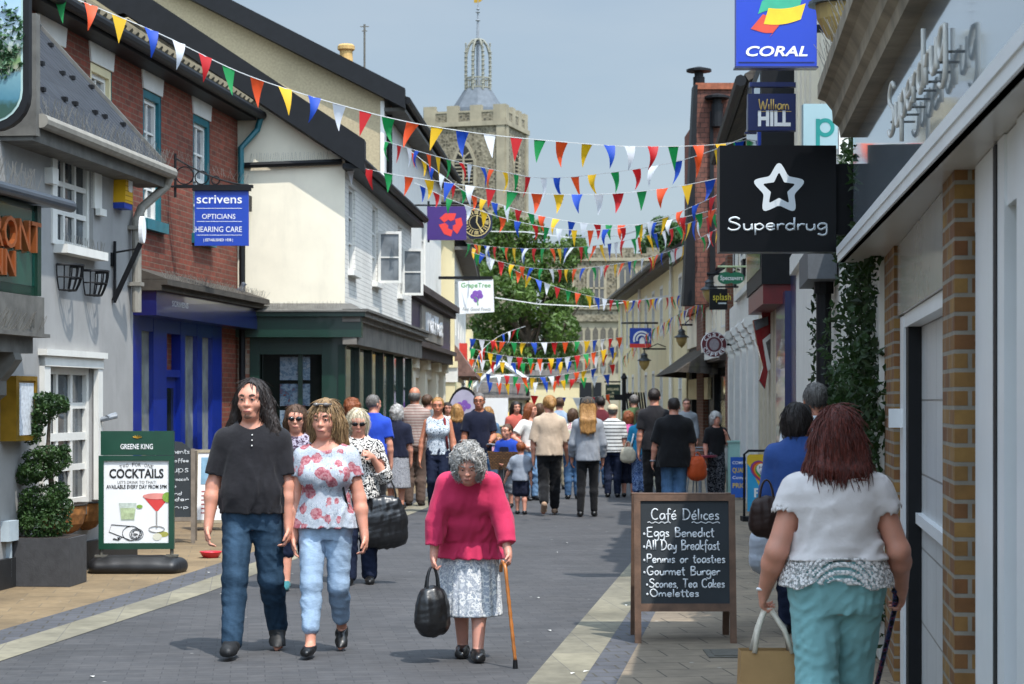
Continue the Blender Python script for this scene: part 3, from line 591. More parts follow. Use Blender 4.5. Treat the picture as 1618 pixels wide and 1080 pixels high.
b = MB(FE); b.box(-.02, LE+.2, 0, .44, zE-.32, zE-.24); b.build('soffit', m_slate, E); b = MB(FE); b.tube([(-.1, .5, zE-.1), (LE+.2, .5, zE-.1)], .08, 8); b.build('gutter', m_black, E)
wE = [(1.2, 2.3, 4.5, 6.3), (5.0, 6.1, 4.5, 6.3), (8.8, 9.9, 4.5, 6.3)]
wall(FE, E, 0, LE, 0, zE, wE, m_white, depth=4, reveal=.1)
for w in wE: window(FE, E, *w, 2, 4, m_white, m_glass, n=-.08, fw=.07, bar=.03, sill=m_white)
b = MB(FE); b.tube([(.5, .06, 2.5), (.5, .06, zE-.3)], .06, 8); b.box(.3, .7, .0, .1, 5.6, 5.75); b.build('drainpipe', m_black, E)
# projecting bank front (dark cornice, purple fascia, cream piers)
b = MB(FE); b.box(-.4, LE*.75, .02, .62, 2.62, 2.85); b.box(-.45, LE*.75, .02, .72, 2.85, 2.95); b.box(-.42, LE*.75, .02, .8, 4.0, 4.15); b.box(-.35, LE*.75, .02, .7, 3.85, 4.0)
b.build('cornice', mat('brown_cornice', '#3b2f2a', .8, .3, 4, .4, 30, stain=.5), E)
MB(FE).box(-.3, LE*.75, .02, .55, 2.95, 3.86).build('shop_fascia', mat('purple_fascia', '#2c1846', .4, .15), E)
b = MB(FE); b.box(2.2, 8.2, .55, .6, 3.05, 3.8); b.build('fascia_panel', mat('greige_panel', '#8d867c', .5, .1), E)
text(FE, E, 'NatWest', 3.2, 7.4, 3.25, .42, m_signw, n=.6, ext=.06, bold=.02)
b = MB(FE)
for u in (-.15, 2.4, 5.4, 8.6, 11): b.box(u-.3, u+.3, .02, .42, 0, 2.62); b.box(u-.36, u+.36, .02, .5, 2.4, 2.62); b.box(u-.36, u+.36, .02, .5, 0, .5)
b.box(-.4, LE*.75, .0, .3, 2.2, 2.62); b.box(-.4, LE*.75, 0, .3, 0, .7)
b.build('shop_pier', m_cream, E)
MB(FE).box(-.3, LE*.75, .0, .12, .7, 2.2).build('shop_window', m_glass, E)
ch = MB(); cx_, cz = P(547, 0, dE+4).x, P(0, 96, dE+4).z; ch.box(cx_-.35, cx_+.3, dE+3.7, dE+4.3, cz-1.4, cz-.2); ch.build('chimney_stack', m_redbrick, E)
ch = MB(); ch.lathe((cx_, dE+4, cz-.2), [(.17, 0), (.15, .3), (.15, .42), (.2, .46), (.2, .54), (.16, .58)], 14); ch.build('chimney_pot', mat('buff_clay', '#b5935a', .8, .15), E)
b = MB(); ax = P(576, 0, dE+3).x; at = P(0, 38, dE+3).z; b.tube([(ax, dE+3, at-2.4), (ax, dE+3, at)], .025, 6); b.tube([(ax-.1, dE+3, at-.05), (ax+.1, dE+3, at-.05)], .012, 5); b.tube([(ax-.06, dE+3, at-.15), (ax+.06, dE+3, at-.15)], .012, 5)
tag(b.build('aerial_mast', m_iron), 'thin aerial mast rising behind the pebbledash gable roof', 'aerial')
# the bank's hanging sign
def bank_sign():
    d = 44.; fc = FC(d); x0, x1, z0, z1 = P(675, 0, d).x, P(737, 0, d).x, P(0, 379, d).z, P(0, 326, d).z
    S = thing('hanging_sign', 'purple bank sign with red three part knot emblem', 'sign', ((x0+x1)/2, d, z0))
    MB(fc).box(x0, x1, -.05, .05, z0, z1).build('board', mat('bank_purple', '#3a1d66', .4, .06), S)
    b = MB(fc); b.tube([(x0-.5, 0, z1+.03), (x1, 0, z1+.03)], .02, 6); b.tube([(x0+.03, 0, z0-.05), (x0+.03, 0, z1+.12)], .025, 6); b.build('bracket', m_black, S)
    cx, cz, R = x0+.6*(x1-x0), (z0+z1)/2-.02, .28; b = MB(fc)
    for k in range(3):
        a = RD(90+120*k); 
        def pt(r, q): return (cx+r*R*math.cos(a+RD(q)), cz+r*R*math.sin(a+RD(q)))
        b.prism([pt(.95, -27), pt(.95, 27), pt(.98, 62), pt(.52, 78), pt(.40, 28), pt(.22, 0), pt(.45, -40)], .05, .056)
    b.build('emblem', mat('emblem_red', '#d3352b', .4, .03), S)
bank_sign()
def clock():
    d = 59.; fc = FC(d); cx, cz = P(753, 0, d).x, P(0, 352, d).z; r = .5
    S = thing('bracket_clock', 'octagonal black bracket clock with gold numerals beside the bank sign', 'clock', (cx, d, cz-r))
    oc = [(cx+r*math.cos(RD(22.5+45*k)), cz+r*math.sin(RD(22.5+45*k))) for k in range(8)]
    MB(fc).prism(oc, -.16, .16).build('case', mat('clock_case', '#10173a', .4, .1), S)
    MB(fc).prism(circ(cx, cz, r*.78), .16, .175).build('dial', m_black, S)
    b = MB(fc)
    for rr, w in ((.80, .05), (.42, .025)):
        k = 40; o = circ(cx, cz, r*(rr+w/2), k); i_ = circ(cx, cz, r*(rr-w/2), k)
        for j in range(k): b.quad((o[j][0], .182, o[j][1]), (o[(j+1) % k][0], .182, o[(j+1) % k][1]), (i_[(j+1) % k][0], .182, i_[(j+1) % k][1]), (i_[j][0], .182, i_[j][1]))
    for k in range(12):
        a = RD(30*k); t = (-math.sin(a), math.cos(a)); e = (math.cos(a), math.sin(a))
        for off in ((-.06, .06) if k % 3 else (-.07, 0, .07)):
            c0 = [(cx+r*(.5*e[0]+(off+s*.022)*t[0]), cz+r*(.5*e[1]+(off+s*.022)*t[1])) for s in (-1, 1)]; c1 = [(cx+r*(.72*e[0]+(off*1.3+s*.022)*t[0]), cz+r*(.72*e[1]+(off*1.3+s*.022)*t[1])) for s in (1, -1)]
            b.add([(p[0], .184, p[1]) for p in c0+c1], [(0, 1, 2, 3)])
    b.build('numerals', mat('clock_gold', '#c9b47a', .4, .05), S)
    b = MB(fc); b.tube([(cx, .19, cz), (cx+r*.05, .19, cz+r*.45)], .02, 5); b.tube([(cx, .19, cz), (cx+r*.34, .19, cz-r*.56)], .016, 5); b.build('hands', mat('clock_gold', '#c9b47a'), S)
    MB(fc).tube([(cx-1.2, 0, cz+r+.1), (cx+.1, 0, cz+r+.1)], .04, 8).build('bracket', m_black, S); MB(fc).tube([(cx, 0, cz+r-.05), (cx, 0, cz+r+.1)], .03, 8).build('hanger', m_black, S)
clock()
# ------------------------------------------------------------------ FF: cream corner shop beyond the bank
dF = 57.5; FG = FC(dF); xf = P(718, 0, dF).x; xg = P(683, 0, dF).x; zF = P(0, 388, dF).z
FS = F(xf, dF, P(736, 0, 74).x, 74); LS = FS.L
G = thing('cream_corner_shop', 'cream shop beyond the bank with white flank windows and low canopy', 'building', (xf, dF, 0))
MB(FG).box(xg-.6, xf, -.3, 0, 0, zF+.2).build('front_wall', m_cream2, G)
wS = [(1+3.4*k, 2.3+3.4*k, 3.6, 5.2) for k in range(4)]
wall(FS, G, 0.01, LS, 0, zF+.2, wS+[(.6, LS-1, 0, 2.3)], m_white, depth=3, reveal=.1)
for w in wS: window(FS, G, *w, 2, 2, m_white, m_curt_refl, n=-.08, fw=.08)
MB(FS).box(.6, LS-1, -.1, -.08, 0, 2.3).build('shop_window', m_glass, G)
b = MB(FS); roofslab(b, -.2, LS+.2, .55, zF+.1, -2.6, zF+2.2, .12); b.build('roof', ribs('dark_pantile', '#3a3633', '#504840'), G)
b = MB(FS); b.box(-.1, LS, 0, .5, zF-.12, zF-.02); b.build('soffit', m_slate, G)
b = MB(FS); b.add([(.2, 0, 3.3), (LS*.8, 0, 3.3), (LS*.8, .55, 2.5), (.2, .55, 2.5), (.2, 0, 2.4), (.2, .5, 2.4)], [(0, 1, 2, 3), (0, 3, 5, 4)]); b.box(.15, LS*.8, -.02, .6, 2.38, 2.5); b.build('canopy', mat('pinkish_canopy', '#70564e', .8, .3), G)
b = MB(FG); b.box(xg+.1, xf+.02, 0, .25, 0, 2.2); b.box(xg+.05, xf+.1, 0, .35, 2.62, 2.8); b.build('pilaster', m_cream2, G)
MB(FG).box(xg-.05, xf+.1, 0, .3, 2.2, 2.62).build('sign_board', m_white, G)
MB(FS).box(6, 6.5, 0, .25, 2.9, 3.5).build('alarm_box', mat('alarm_red', '#c43b2f', .5), G)
def grape_sign():
    d = 55.5; fc = FC(d); x0, x1, z0, z1 = P(724, 0, d).x, P(781, 0, d).x, P(0, 496, d).z, P(0, 442, d).z; w = x1-x0; h = z1-z0
    S = thing('hanging_sign', 'white sign with purple grape bunch and green lettering', 'sign', ((x0+x1)/2, d, z0))
    MB(fc).prism([(x0+.03, z0), (x1, z0+.06), (x1-.03, z1+.02), (x0, z1-.04)], -.03, .03).build('board', m_signw, S)
    text(fc, S, 'GrapeTree', x0+.08*w, x1-.1*w, z0+.78*h, .13, mat('leaf_green', '#4f9a45', .5), n=.032, bold=.01)
    text(fc, S, 'Feel Good Foods', x0+.12*w, x1-.1*w, z0+.1*h, .09, mat('grape_ink', '#6c7068', .5), n=.032, shear=.25)
    b = MB(fc)
    for a, c in ((0, 0), (-.11, .04), (.1, .05), (-.05, .13), (.07, .14), (-.02, -.05)): b.prism(circ(x0+.52*w+a, z0+.48*h+c, .075, 14), .03, .034+.001*len(b.v)/28)
    b.build('grapes', mat('grape_purple', '#7a4fa3', .5, .15, 9), S)
    b = MB(fc); b.tube([(x0+.52*w-.06, .034, z0+.35*h+.14), (x0+.53*w, .034, z0+.44*h), (x0+.55*w, .034, z0+.26*h)], .014, 5); b.build('stem', mat('leaf_green', '#4f9a45'), S)
    MB(fc).box(x0-.55, x1-.05, -.05, .05, z1+.02, z1+.1).build('bracket', m_black, S)
grape_sign()
# oval shop flag on the pavement
def flag_banner():
    d = 47.; fc = FC(d); cx = P(733, 0, d).x; zt = P(0, 611, d).z; S = thing('teardrop_banner', 'round topped grape shop banner with black rim on the pavement', 'banner', (cx, d, 0))
    z0 = zt-1.35; MB(fc).prism(circ(cx, (zt+z0)/2, .40, 30, .68), -.03, .03).build('rim', m_black, S)
    MB(fc).prism(circ(cx, (zt+z0)/2-.01, .365, 30, .62), .03, .036).build('cloth', mat('banner_cloth', '#a9a4b8', .6, .12, 4), S)
    b = MB(fc)
    for a, c in ((.02, .3), (-.1, .25), (.1, .22), (-.02, .16)): b.prism(circ(cx+a, (zt+z0)/2+c, .07, 12), .036, .04+.0008*len(b.v)/24)
    b.build('grapes', mat('grape_purple', '#7a4fa3'), S)
    b = MB(fc); b.tube([(cx, 0, .0), (cx, 0, z0+.05)], .03, 8); b.lathe((cx, 0, .006), [(.3, 0), (.3, .05), (.05, .1)], 16); b.build('stand', m_black, S)
flag_banner()
# ------------------------------------------------------------------ end of the street: museum and cream hall
dM = 77.; fm = FC(dM)
def X(px): return P(px, 0, dM).x
def Z(py): return P(0, py, dM).z
Mu = thing('museum', 'low yellow museum with pantiled roof and green doors at the street end', 'building', (X(790), dM, 0))
hs = [(X(806), X(829), .0, Z(632))]
wall(fm, Mu, X(738), X(836), 0, Z(624), hs+[(X(755), X(782), .4, Z(630))], m_cream2, depth=2, reveal=.12)
window(fm, Mu, *hs[0], 2, 1, m_white, glass('green_door', '#0e4a3a', .3), n=-.08, fw=.1)
MB(fm).box(X(755), X(782), -.1, -.08, .4, Z(630)).build('window', m_curt_refl, Mu)
b = MB(fm); roofslab(b, X(735), X(838), .35, Z(628), -2.6, Z(590), .1); b.build('roof', ribs('grey_pantile', '#4a4643', '#5e5751', .3, .8, .4, .3, 1.4), Mu)
b = MB(fm); xa, xb, xm = X(748), X(822), X(790)
for p, q in (((X(745), Z(614)), (X(793), Z(572))), ((X(793), Z(572)), (X(833), Z(600)))): b.tube([(p[0], .2, p[1]), (q[0], .2, q[1])], .10, 6)
b.tube([(X(765), .2, Z(597)), (X(820), .2, Z(592))], .06, 6); b.build('gable_truss', m_signg, Mu)
b = MB(fm); b.tube([(X(834), .1, 0), (X(834), .1, Z(612))], .06, 6); b.build('drainpipe', m_black, Mu)
Hh = thing('cream_hall', 'plain sunlit cream hall with green sign band at the street end', 'building', (X(870), dM+.6, 0))
MB(fm).box(X(836), X(916), -4, -.4, 0, Z(603)).build('wall', m_cream2, Hh)
MB(fm).box(X(836), X(880), -.4, -.3, Z(606), Z(593)).build('sign_band', m_green, Hh)
text(fm, Hh, 'MUSEUM', X(839), X(877), Z(605), .22, m_gold, n=-.295)
b = MB(fm); b.add([(X(832), -.3, Z(603)), (X(920), -.3, Z(603)), (X(912), -2.5, Z(583)), (X(840), -2.5, Z(583))], [(0, 1, 2, 3)]); b.build('roof', ribs('grey_pantile', '#4a4643', '#5e5751'), Hh)
Y_ = thing('yellow_side_shop', 'pale yellow narrow shop front past the corner shop on the left', 'building', (X(735), 74, 0))
MB(FC(74)).box(P(700, 0, 74).x, P(745, 0, 74).x, -3, 0, 0, P(0, 520, 74).z).build('wall', m_cream2, Y_)
b = MB(FC(74)); b.box(P(724, 0, 74).x, P(747, 0, 74).x, 0, .15, P(0, 582, 74).z, P(0, 577, 74).z); b.build('cornice', m_white, Y_)
# ------------------------------------------------------------------ church
def church():
    S = thing('church_tower', 'flint church tower with stone battlements and open crown spirelet', 'church tower', (-3.5, 151, 0))
    A0, B0, C0 = Vector((-6.67, 151)), Vector((-.52, 149.2)), Vector((1.18, 155.2)); D0 = A0+(C0-B0); zt = P(0, 196, 150).z; zp = P(0, 166, 150).z
    faces = [F(*A0, *B0), F(*B0, *C0), F(*C0, *D0), F(*D0, *A0)]
    L = faces[0].L; wd = (L*.39, L*.63, P(0, 300, 150).z, P(0, 236, 150).z)
    b = MB(); poly = [A0, B0, C0, D0]
    b.add([(p.x, p.y, z) for z in (0, zt) for p in poly], [(0, 1, 5, 4), (1, 2, 6, 5), (2, 3, 7, 6), (3, 0, 4, 7), (4, 5, 6, 7)]); b.build('tower_wall', m_flint, S)
    q = MB(); st = MB()
    for i, f in enumerate(faces):
        L = f.L; st_ = 0
        for z in (zt-.15, zt-6.9): MB.box(_o(st, f), -.15, L+.15, 0, .18, z, z+.35)
        for u0 in (0, L-.65): _o(st, f).box(u0, u0+.65, 0, .12, 0, zt-.16)
        n = 4; w = L/(2*n-1); _o(q, f).box(0, L, -.34, .03, zt+.19, zt+.45)
        for k in range(n): _o(st, f).box(2*k*w, 2*k*w+w, -.35, .06, zt+.2, zp)
        for k in range(n-1): _o(q, f).box((2*k+1)*w, (2*k+2)*w, -.33, .02, zt+.2, zp-.55); _o(st, f).box((2*k+1)*w, (2*k+2)*w, -.35, .06, zp-.55, zp-.4)
    st.build('stone_dressing', m_stone, S); q.build('parapet', m_flint, S)
    for f, sc in ((faces[0], 1), (faces[1], 1)):
        L = f.L; cu = L*.5; z0, z1, hw = P(0, 300, 150).z, P(0, 255, 150).z, L*.115
        arch = lambda h, t: [(cu-h, z0), (cu+h, z0), (cu+h, z1)]+[(cu+h*(1-a/5), z1+(h*1.7)*math.sin(a/5*math.pi/2)) for a in range(1, 6)]+[(cu-h*(a/5), z1+(h*1.7)*math.cos(a/5*math.pi/2)) for a in range(1, 6)]
        o = MB(f).prism(arch(hw+.22, 0), 0, .1).build('belfry_window', m_stone, S)
        MB(f).prism(arch(hw, 0), .1, .11).build('louvre', mat('belfry_dark', '#25221d', .9), o)
        b = MB(f)
        for k in range(9): z = z0+.28*k; b.box(cu-hw+.05, cu-.06, .11, .2, z, z+.09); b.box(cu+.06, cu+hw-.05, .11, .2, z, z+.09)
        b.box(cu-.07, cu+.07, .11, .24, z0, z1+.5); b.tube([(cu-.02, .17, z1+.3), (cu-hw*.6, .17, z1+hw*.9)], .07, 5); b.tube([(cu+.02, .17, z1+.3), (cu+hw*.6, .17, z1+hw*.9)], .07, 5); b.build('mullion', m_stone, o)
    c = (A0+C0)/2; z0 = P(0, 172, 152).z; z1 = P(0, 140, 152).z; cx = P(755, 0, 152).x; cy = 152.5
    b = MB(); b.lathe((cx, cy, 0), [(2.15, z0-.6), (2.05, z0), (1.05, z1)], 8); b.build('lead_base', mat('spire_lead', '#5d6369', .7, .15, 3, spec=.2), S)
    m_sp = mat('spire_timber', '#7b7a6e', .8, .2, 3); b = MB(); r = 1.0; za = P(0, 70, 152).z
    zc = P(0, 88, 152).z
    for k in range(8):
        a = RD(22.5+45*k); x, y = cx+r*math.cos(a), cy+r*math.sin(a)
        b.tube([(x, y, z1-.1), (x, y, zc), (x, y, za)], [.1, .09, .03], 5); b.lathe((x, y, za), [(.02, 0), (.09, .08), (.02, .17)], 6)
        for z in np.arange(z1+.3, za-.3, .35): b.lathe((x, y, z), [(.1, 0), (.15, .06), (.1, .12)], 5)
        pts = [(cx+r*math.cos(a)*math.cos(t*math.pi/2)**.8, cy+r*math.sin(a)*math.cos(t*math.pi/2)**.8, zc-.4+(za-zc+.9)*math.sin(t*math.pi/2)) for t in (0, .25, .5, .75, .98)]
        b.tube(pts, .09, 5)
        a2 = a+RD(45); x2, y2 = cx+r*math.cos(a2), cy+r*math.sin(a2)
        for z in (z1+.12, z1+.85): b.tube([(x, y, z), (x2, y2, z)], .07, 4)
        for t in (.25, .5, .75): b.tube([(x+(x2-x)*t, y+(y2-y)*t, z1+.12), (x+(x2-x)*t, y+(y2-y)*t, z1+.85)], .04, 4)
    b.build('lantern', m_sp, S)
    b = MB(); zz = lambda y: P(0, y, 152).z
    b.tube([(cx, cy, z1), (cx, cy, zz(60)), (cx, cy, zz(28)), (cx, cy, zz(-6))], [.14, .15, .08, .03], 6)
    for y, r in ((30, .2), (17, .2), (12, .15), (66, .25)): b.lathe((cx, cy, zz(y)), [(.04, -.1), (r, 0), (.04, .1)], 8)
    b.build('fleche', m_lead, S); b = MB(); b.prism([(cx-.3, zz(2)), (cx+.05, zz(2)), (cx+.35, zz(-2)), (cx-.3, zz(-6))], cy-.02, cy+.02); b.build('weathervane', m_gold, S)
def _o(b, fr):
    b.T = fr.T; return b
church()
def nave():
    d = 140.; fc = FC(d); x = lambda p: P(p, 0, d).x; z = lambda y: P(0, y, d).z
    S = thing('church_nave', 'flint church nave with battlements and tall traceried windows behind the tree', 'church', (x(940), d, 0))
    MB(fc).box(x(860), x(1075), -6, 0, 0, z(408)).build('clerestory_wall', m_flint, S); b = MB(fc); k = x(860); i = 0
    while k < x(1075): b.box(k, k+.9, -.3, .03, z(408), z(391)); b.box(k+.9, k+1.8, -.3, .0, z(408), z(400)); k += 1.8
    b.build('parapet', m_flint, S); MB(fc).box(x(860), x(1075), 0, .15, z(412), z(407)).build('string_course', m_stone, S)
    for p0, p1, y0, y1 in ((930, 955, 420, 480), (978, 1006, 420, 480), (1030, 1056, 420, 480), (880, 904, 420, 480)):
        cu, hw = (x(p0)+x(p1))/2, (x(p1)-x(p0))/2
        ar = lambda h: [(cu-h, z(y1)), (cu+h, z(y1)), (cu+h, z(y0+14))]+[(cu+h*math.cos(RD(a)), z(y0+14)+(z(y0)-z(y0+14))*math.sin(RD(a))) for a in range(15, 180, 15)]+[(cu-h, z(y0+14))]
        o = MB(fc).prism(ar(hw+.15), 0, .1).build('window', m_stone, S); MB(fc).prism(ar(hw-.05), .1, .11).build('pane', mat('lead_glass', '#4b4a48', .3, .3, 20), o)
        b = MB(fc)
        for t in (-.33, .33): b.box(cu+hw*t-.05, cu+hw*t+.05, .11, .16, z(y1), z(y0+6))
        b.box(cu-hw, cu+hw, .11, .16, z(455)-.05, z(455)+.05); b.build('mullion', m_stone, o)
    ai = MB(fc); ai.box(x(860), x(1000), 0.01, 5, 0, z(510)); ai.build('aisle_wall', m_stone, S)
    b = MB(fc); b.box(x(858), x(1000), 5, 5.2, z(512), z(490)); b.box(x(858), x(1000), 5.2, 5.35, z(494), z(490)); b.build('parapet', m_flint, S)
    b = MB(fc)
    for k in range(11):
        u = x(862)+.52*k
        for yy in (520, 545, 570): b.prism([(u, z(yy+20)), (u+.36, z(yy+20)), (u+.36, z(yy+6)), (u+.18, z(yy)), (u, z(yy+6))], 5, 5.03)
    b.build('tracery_panel', mat('flush_flint', '#4f4a40', .8, .3, 8), S)
    b = MB(fc); b.box(x(912), x(930), 5.04, 5.2, 0, z(605)); b.box(x(933), x(945), 5.04, 5.2, 0, z(605)); b.build('door', m_black, S)
nave()
# ------------------------------------------------------------------ trees
m_leaf = foliage('leaf_green_mid', '#415b1d', '#607a2f', .5); m_leafd = foliage('leaf_green_dark', '#34502a', '#4f7036', .5)
m_bark = mat('bark', '#4d4236', .9, .3, 4, .6, 20)
def tree(name, label, x, y, h, blobs, n, size, m, seed, trunk_r=.35):
    S = thing(name, label, 'tree', (x, y, 0)); r = random.Random(seed)
    b = MB(); top = h*.7; b.tube([(x, y, 0), (x+.1, y, h*.25), (x-.1, y, h*.5), (x, y, top)], [trunk_r, trunk_r*.8, trunk_r*.55, .06], 9)
    for q in blobs: 
        s = random.Random(len(b.v)).uniform(.25, .5)*h; b.tube([(x, y, min(s, q[2]-.3)), ((x+q[0])/2, (y+q[1])/2, (s+q[2])/2-.2), (q[0], q[1], q[2])], [trunk_r*.4, trunk_r*.25, .03], 6)
    b.build('trunk', m_bark, S); leaves(blobs, n, size, seed).build('crown', m, S, fixn=False)
r = random.Random(5); bl = []
d = 104.
for px, py, rx, rz in ((800, 370, 40, 38), (775, 400, 38, 36), (840, 375, 30, 34), (795, 350, 22, 25), (870, 420, 48, 42), (905, 395, 26, 28), (800, 470, 50, 40), (860, 480, 50, 40), (890, 470, 30, 30), (780, 520, 48, 36), (840, 535, 56, 36), (890, 520, 30, 28), (760, 545, 36, 28), (800, 565, 60, 26), (815, 430, 60, 40), (880, 560, 40, 24), (755, 440, 28, 30), (925, 470, 14, 16)):
    p = P(px, py, d+r.uniform(-2, 2)); bl.append((p.x, p.y, p.z, rx*d/FPX*.92, 1.5, rz*d/FPX*.92))
tree('churchyard_tree', 'large leafy green tree in front of the church nave', P(835, 0, d).x, d, 12, bl, 15000, .30, m_leaf, 11)
d = 170.; bl = []
for px, py, rx, rz in ((1045, 362, 24, 20), (1065, 372, 26, 20), (1030, 385, 20, 18), (1050, 400, 40, 22), (1080, 385, 20, 20)):
    p = P(px, py, d); bl.append((p.x, p.y, p.z, rx*d/FPX, 2, rz*d/FPX))
tree('distant_tree', 'smaller dark tree above the cream building roof, far right', P(1052, 0, d).x, d, 15, bl, 3500, .42, m_leafd, 4)
# ------------------------------------------------------------------ R0: the near shop with canopy and glossy fascia
R0 = F(.733+.13*2, 2, .733+.13*13.2, 13.2, -1)
def r0u(d): return (d-2)*math.hypot(1, .13)
m_ybrick = brick('yellow_brick', '#8f6c38', '#6f4626', '#8b8376', .225, .075, .009, .85, .35, .6, dirt=.1)
m_upvc = mat('white_upvc', '#e0e2e3', .35, .04, 3); m_panel = brick('white_tile_panel', '#c4c6c6', '#bdbfbf', '#83817d', .62, .42, .006, .4, .08, .3, off=0, dirt=.15)
N = thing('corner_shop', 'near right shop with yellow brick piers, white canopy and glossy grey fascia', 'building', R0.T(0, 0, 0))
zc = 2.6
def pier(d0, d1, name='brick_pier'): return MB(R0).box(r0u(d0), r0u(d1), -.42, 0, 0, zc).build(name, m_ybrick, N)
pier(11.85, 12.95); pier(7.95, 8.5)
MB(R0).box(r0u(12.95), r0u(13.05), -.5, -.02, 0, zc).build('end_wall', m_ybrick, N)
# recessed entrance between the piers: white panelling, header panel, door post
b = MB(R0); b.box(r0u(8.5), r0u(11.85), -.42, -.125, 0, zc); b.build('entrance_panel', m_panel, N)
b = MB(R0); b.box(r0u(8.51), r0u(11.84), -.12, -.02, 2.18, zc-.003); b.build('header_panel', mat('gloss_header', '#b8b4ac', .15, .04), N)
b = MB(R0); b.box(r0u(11.55), r0u(11.84), -.12, -.035, 0, 2.17); b.box(r0u(8.51), r0u(11.55), -.12, -.04, 2.1, 2.176); b.build('door_frame', m_upvc, N)
MB(R0).box(r0u(11.35), r0u(11.55), -.122, -.05, 0, 2.1).build('door_seal', m_black, N)
b = MB(R0); b.box(r0u(11.62), r0u(11.72), -.035, .04, 1.52, 1.63); b.build('door_bell', m_upvc, N)
b = MB(R0); b.box(r0u(8.51), r0u(11.35), -.125, -.09, .98, 1.04); b.build('panel_rail', m_upvc, N)
# glazed front from the second pier towards the camera
b = MB(R0)
for d, w in ((7.5, .33), (6.97, .10), (6.32, .2), (5.75, .1), (5.0, .12), (4.0, .12)): b.box(r0u(d-w), r0u(d+w), -.16, -.07, 0, zc-.003)
b.box(r0u(3), r0u(7.95), -.15, -.08, 0, .35); b.box(r0u(3), r0u(7.95), -.15, -.08, 2.35, zc-.004)
b.build('window_frame', m_upvc, N)
b = MB(R0)
for d, w in ((7.12, .05), (6.05, .06)): b.box(r0u(d-w), r0u(d+w), -.15, -.065, 0.01, zc-.01)
b.build('window_seal', m_black, N)
MB(R0).box(r0u(3), r0u(7.95), -.16, -.13, .35, 2.35).build('shop_window', glass('near_glass', '#3f4640', .04, .5, .8, .7), N)
MB(R0).box(r0u(2), r0u(11.85), -3, -.43, 0, zc).build('back_wall', m_cream, N)
# canopy: soffit and white edge
CE = F(.87+.099*2, 2, .87+.099*13.3, 13.3, -1); LC = CE.L
b = MB(); z0, z1 = zc, zc+.07
e0, e1, w0, w1_ = CE.T(0, 0, 0), CE.T(LC, 0, 0), R0.T(0, -3, 0), R0.T(r0u(13.3), -3, 0)
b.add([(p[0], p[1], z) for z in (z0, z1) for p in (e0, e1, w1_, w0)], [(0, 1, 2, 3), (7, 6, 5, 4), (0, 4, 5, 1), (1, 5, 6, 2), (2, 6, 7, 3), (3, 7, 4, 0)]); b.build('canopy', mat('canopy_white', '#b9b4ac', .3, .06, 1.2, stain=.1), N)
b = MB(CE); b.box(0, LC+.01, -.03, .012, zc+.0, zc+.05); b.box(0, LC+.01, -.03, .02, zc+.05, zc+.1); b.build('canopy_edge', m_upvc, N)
b = MB(CE); b.box(0, LC, -.08, -.02, zc+.1, zc+.14); b.build('canopy_seal', m_black, N)
ZF = 3.44
def gloss_fascia():
    m = NT('gloss_fascia'); m.col(lin('#8d979f')); m.b.inputs['Roughness'].default_value = .06; m.b.inputs['Coat Weight'].default_value = .6; m.b.inputs['Specular IOR Level'].default_value = .8
    v = m.coords(); m.bump(m.noise(v, 1.3, 2), .05, .01); return m.mat
MB(CE).box(0, LC-.02, -2.5, -.09, zc+.072, 4.2).build('fascia', gloss_fascia(), N)
def stroke_word(fr, root, word, u0, u1, z0, h, m, r=.012, n=.02, name='lettering', flat=False):
    """single stroke letters"""
    G = GLY; x = 0; pl = []
    for ch in word:
        if ch == ' ': x += .5; continue
        g, w = G[ch]
        for s in g: pl.append([(x+p[0], p[1]) for p in s])
        x += w
    sc = (u1-u0)/x; b = MB(fr)
    for s in pl:
        pts = smooth_line(s); b.tube([(u0+p[0]*sc, n, z0+p[1]*h) for p in pts], r, 5)
    return b.build(name, m, root, smooth=True)
def smooth_line(s, k=4):
    if len(s) < 3: return s
    out = []; q = [s[0]]+list(s)+[s[-1]]
    for i in range(1, len(q)-2):
        for t in range(k):
            t /= k; a, b_, c, d = q[i-1:i+3]
            out.append(tuple(.5*((2*b_[j])+(c[j]-a[j])*t+(2*a[j]-5*b_[j]+4*c[j]-d[j])*t*t+(3*b_[j]-a[j]-3*c[j]+d[j])*t**3) for j in (0, 1)))
    return out+[s[-1]]
def gl(w, *ss): return ([[tuple(float(v) for v in p.split(',')) for p in s.split()] for s in ss], w)
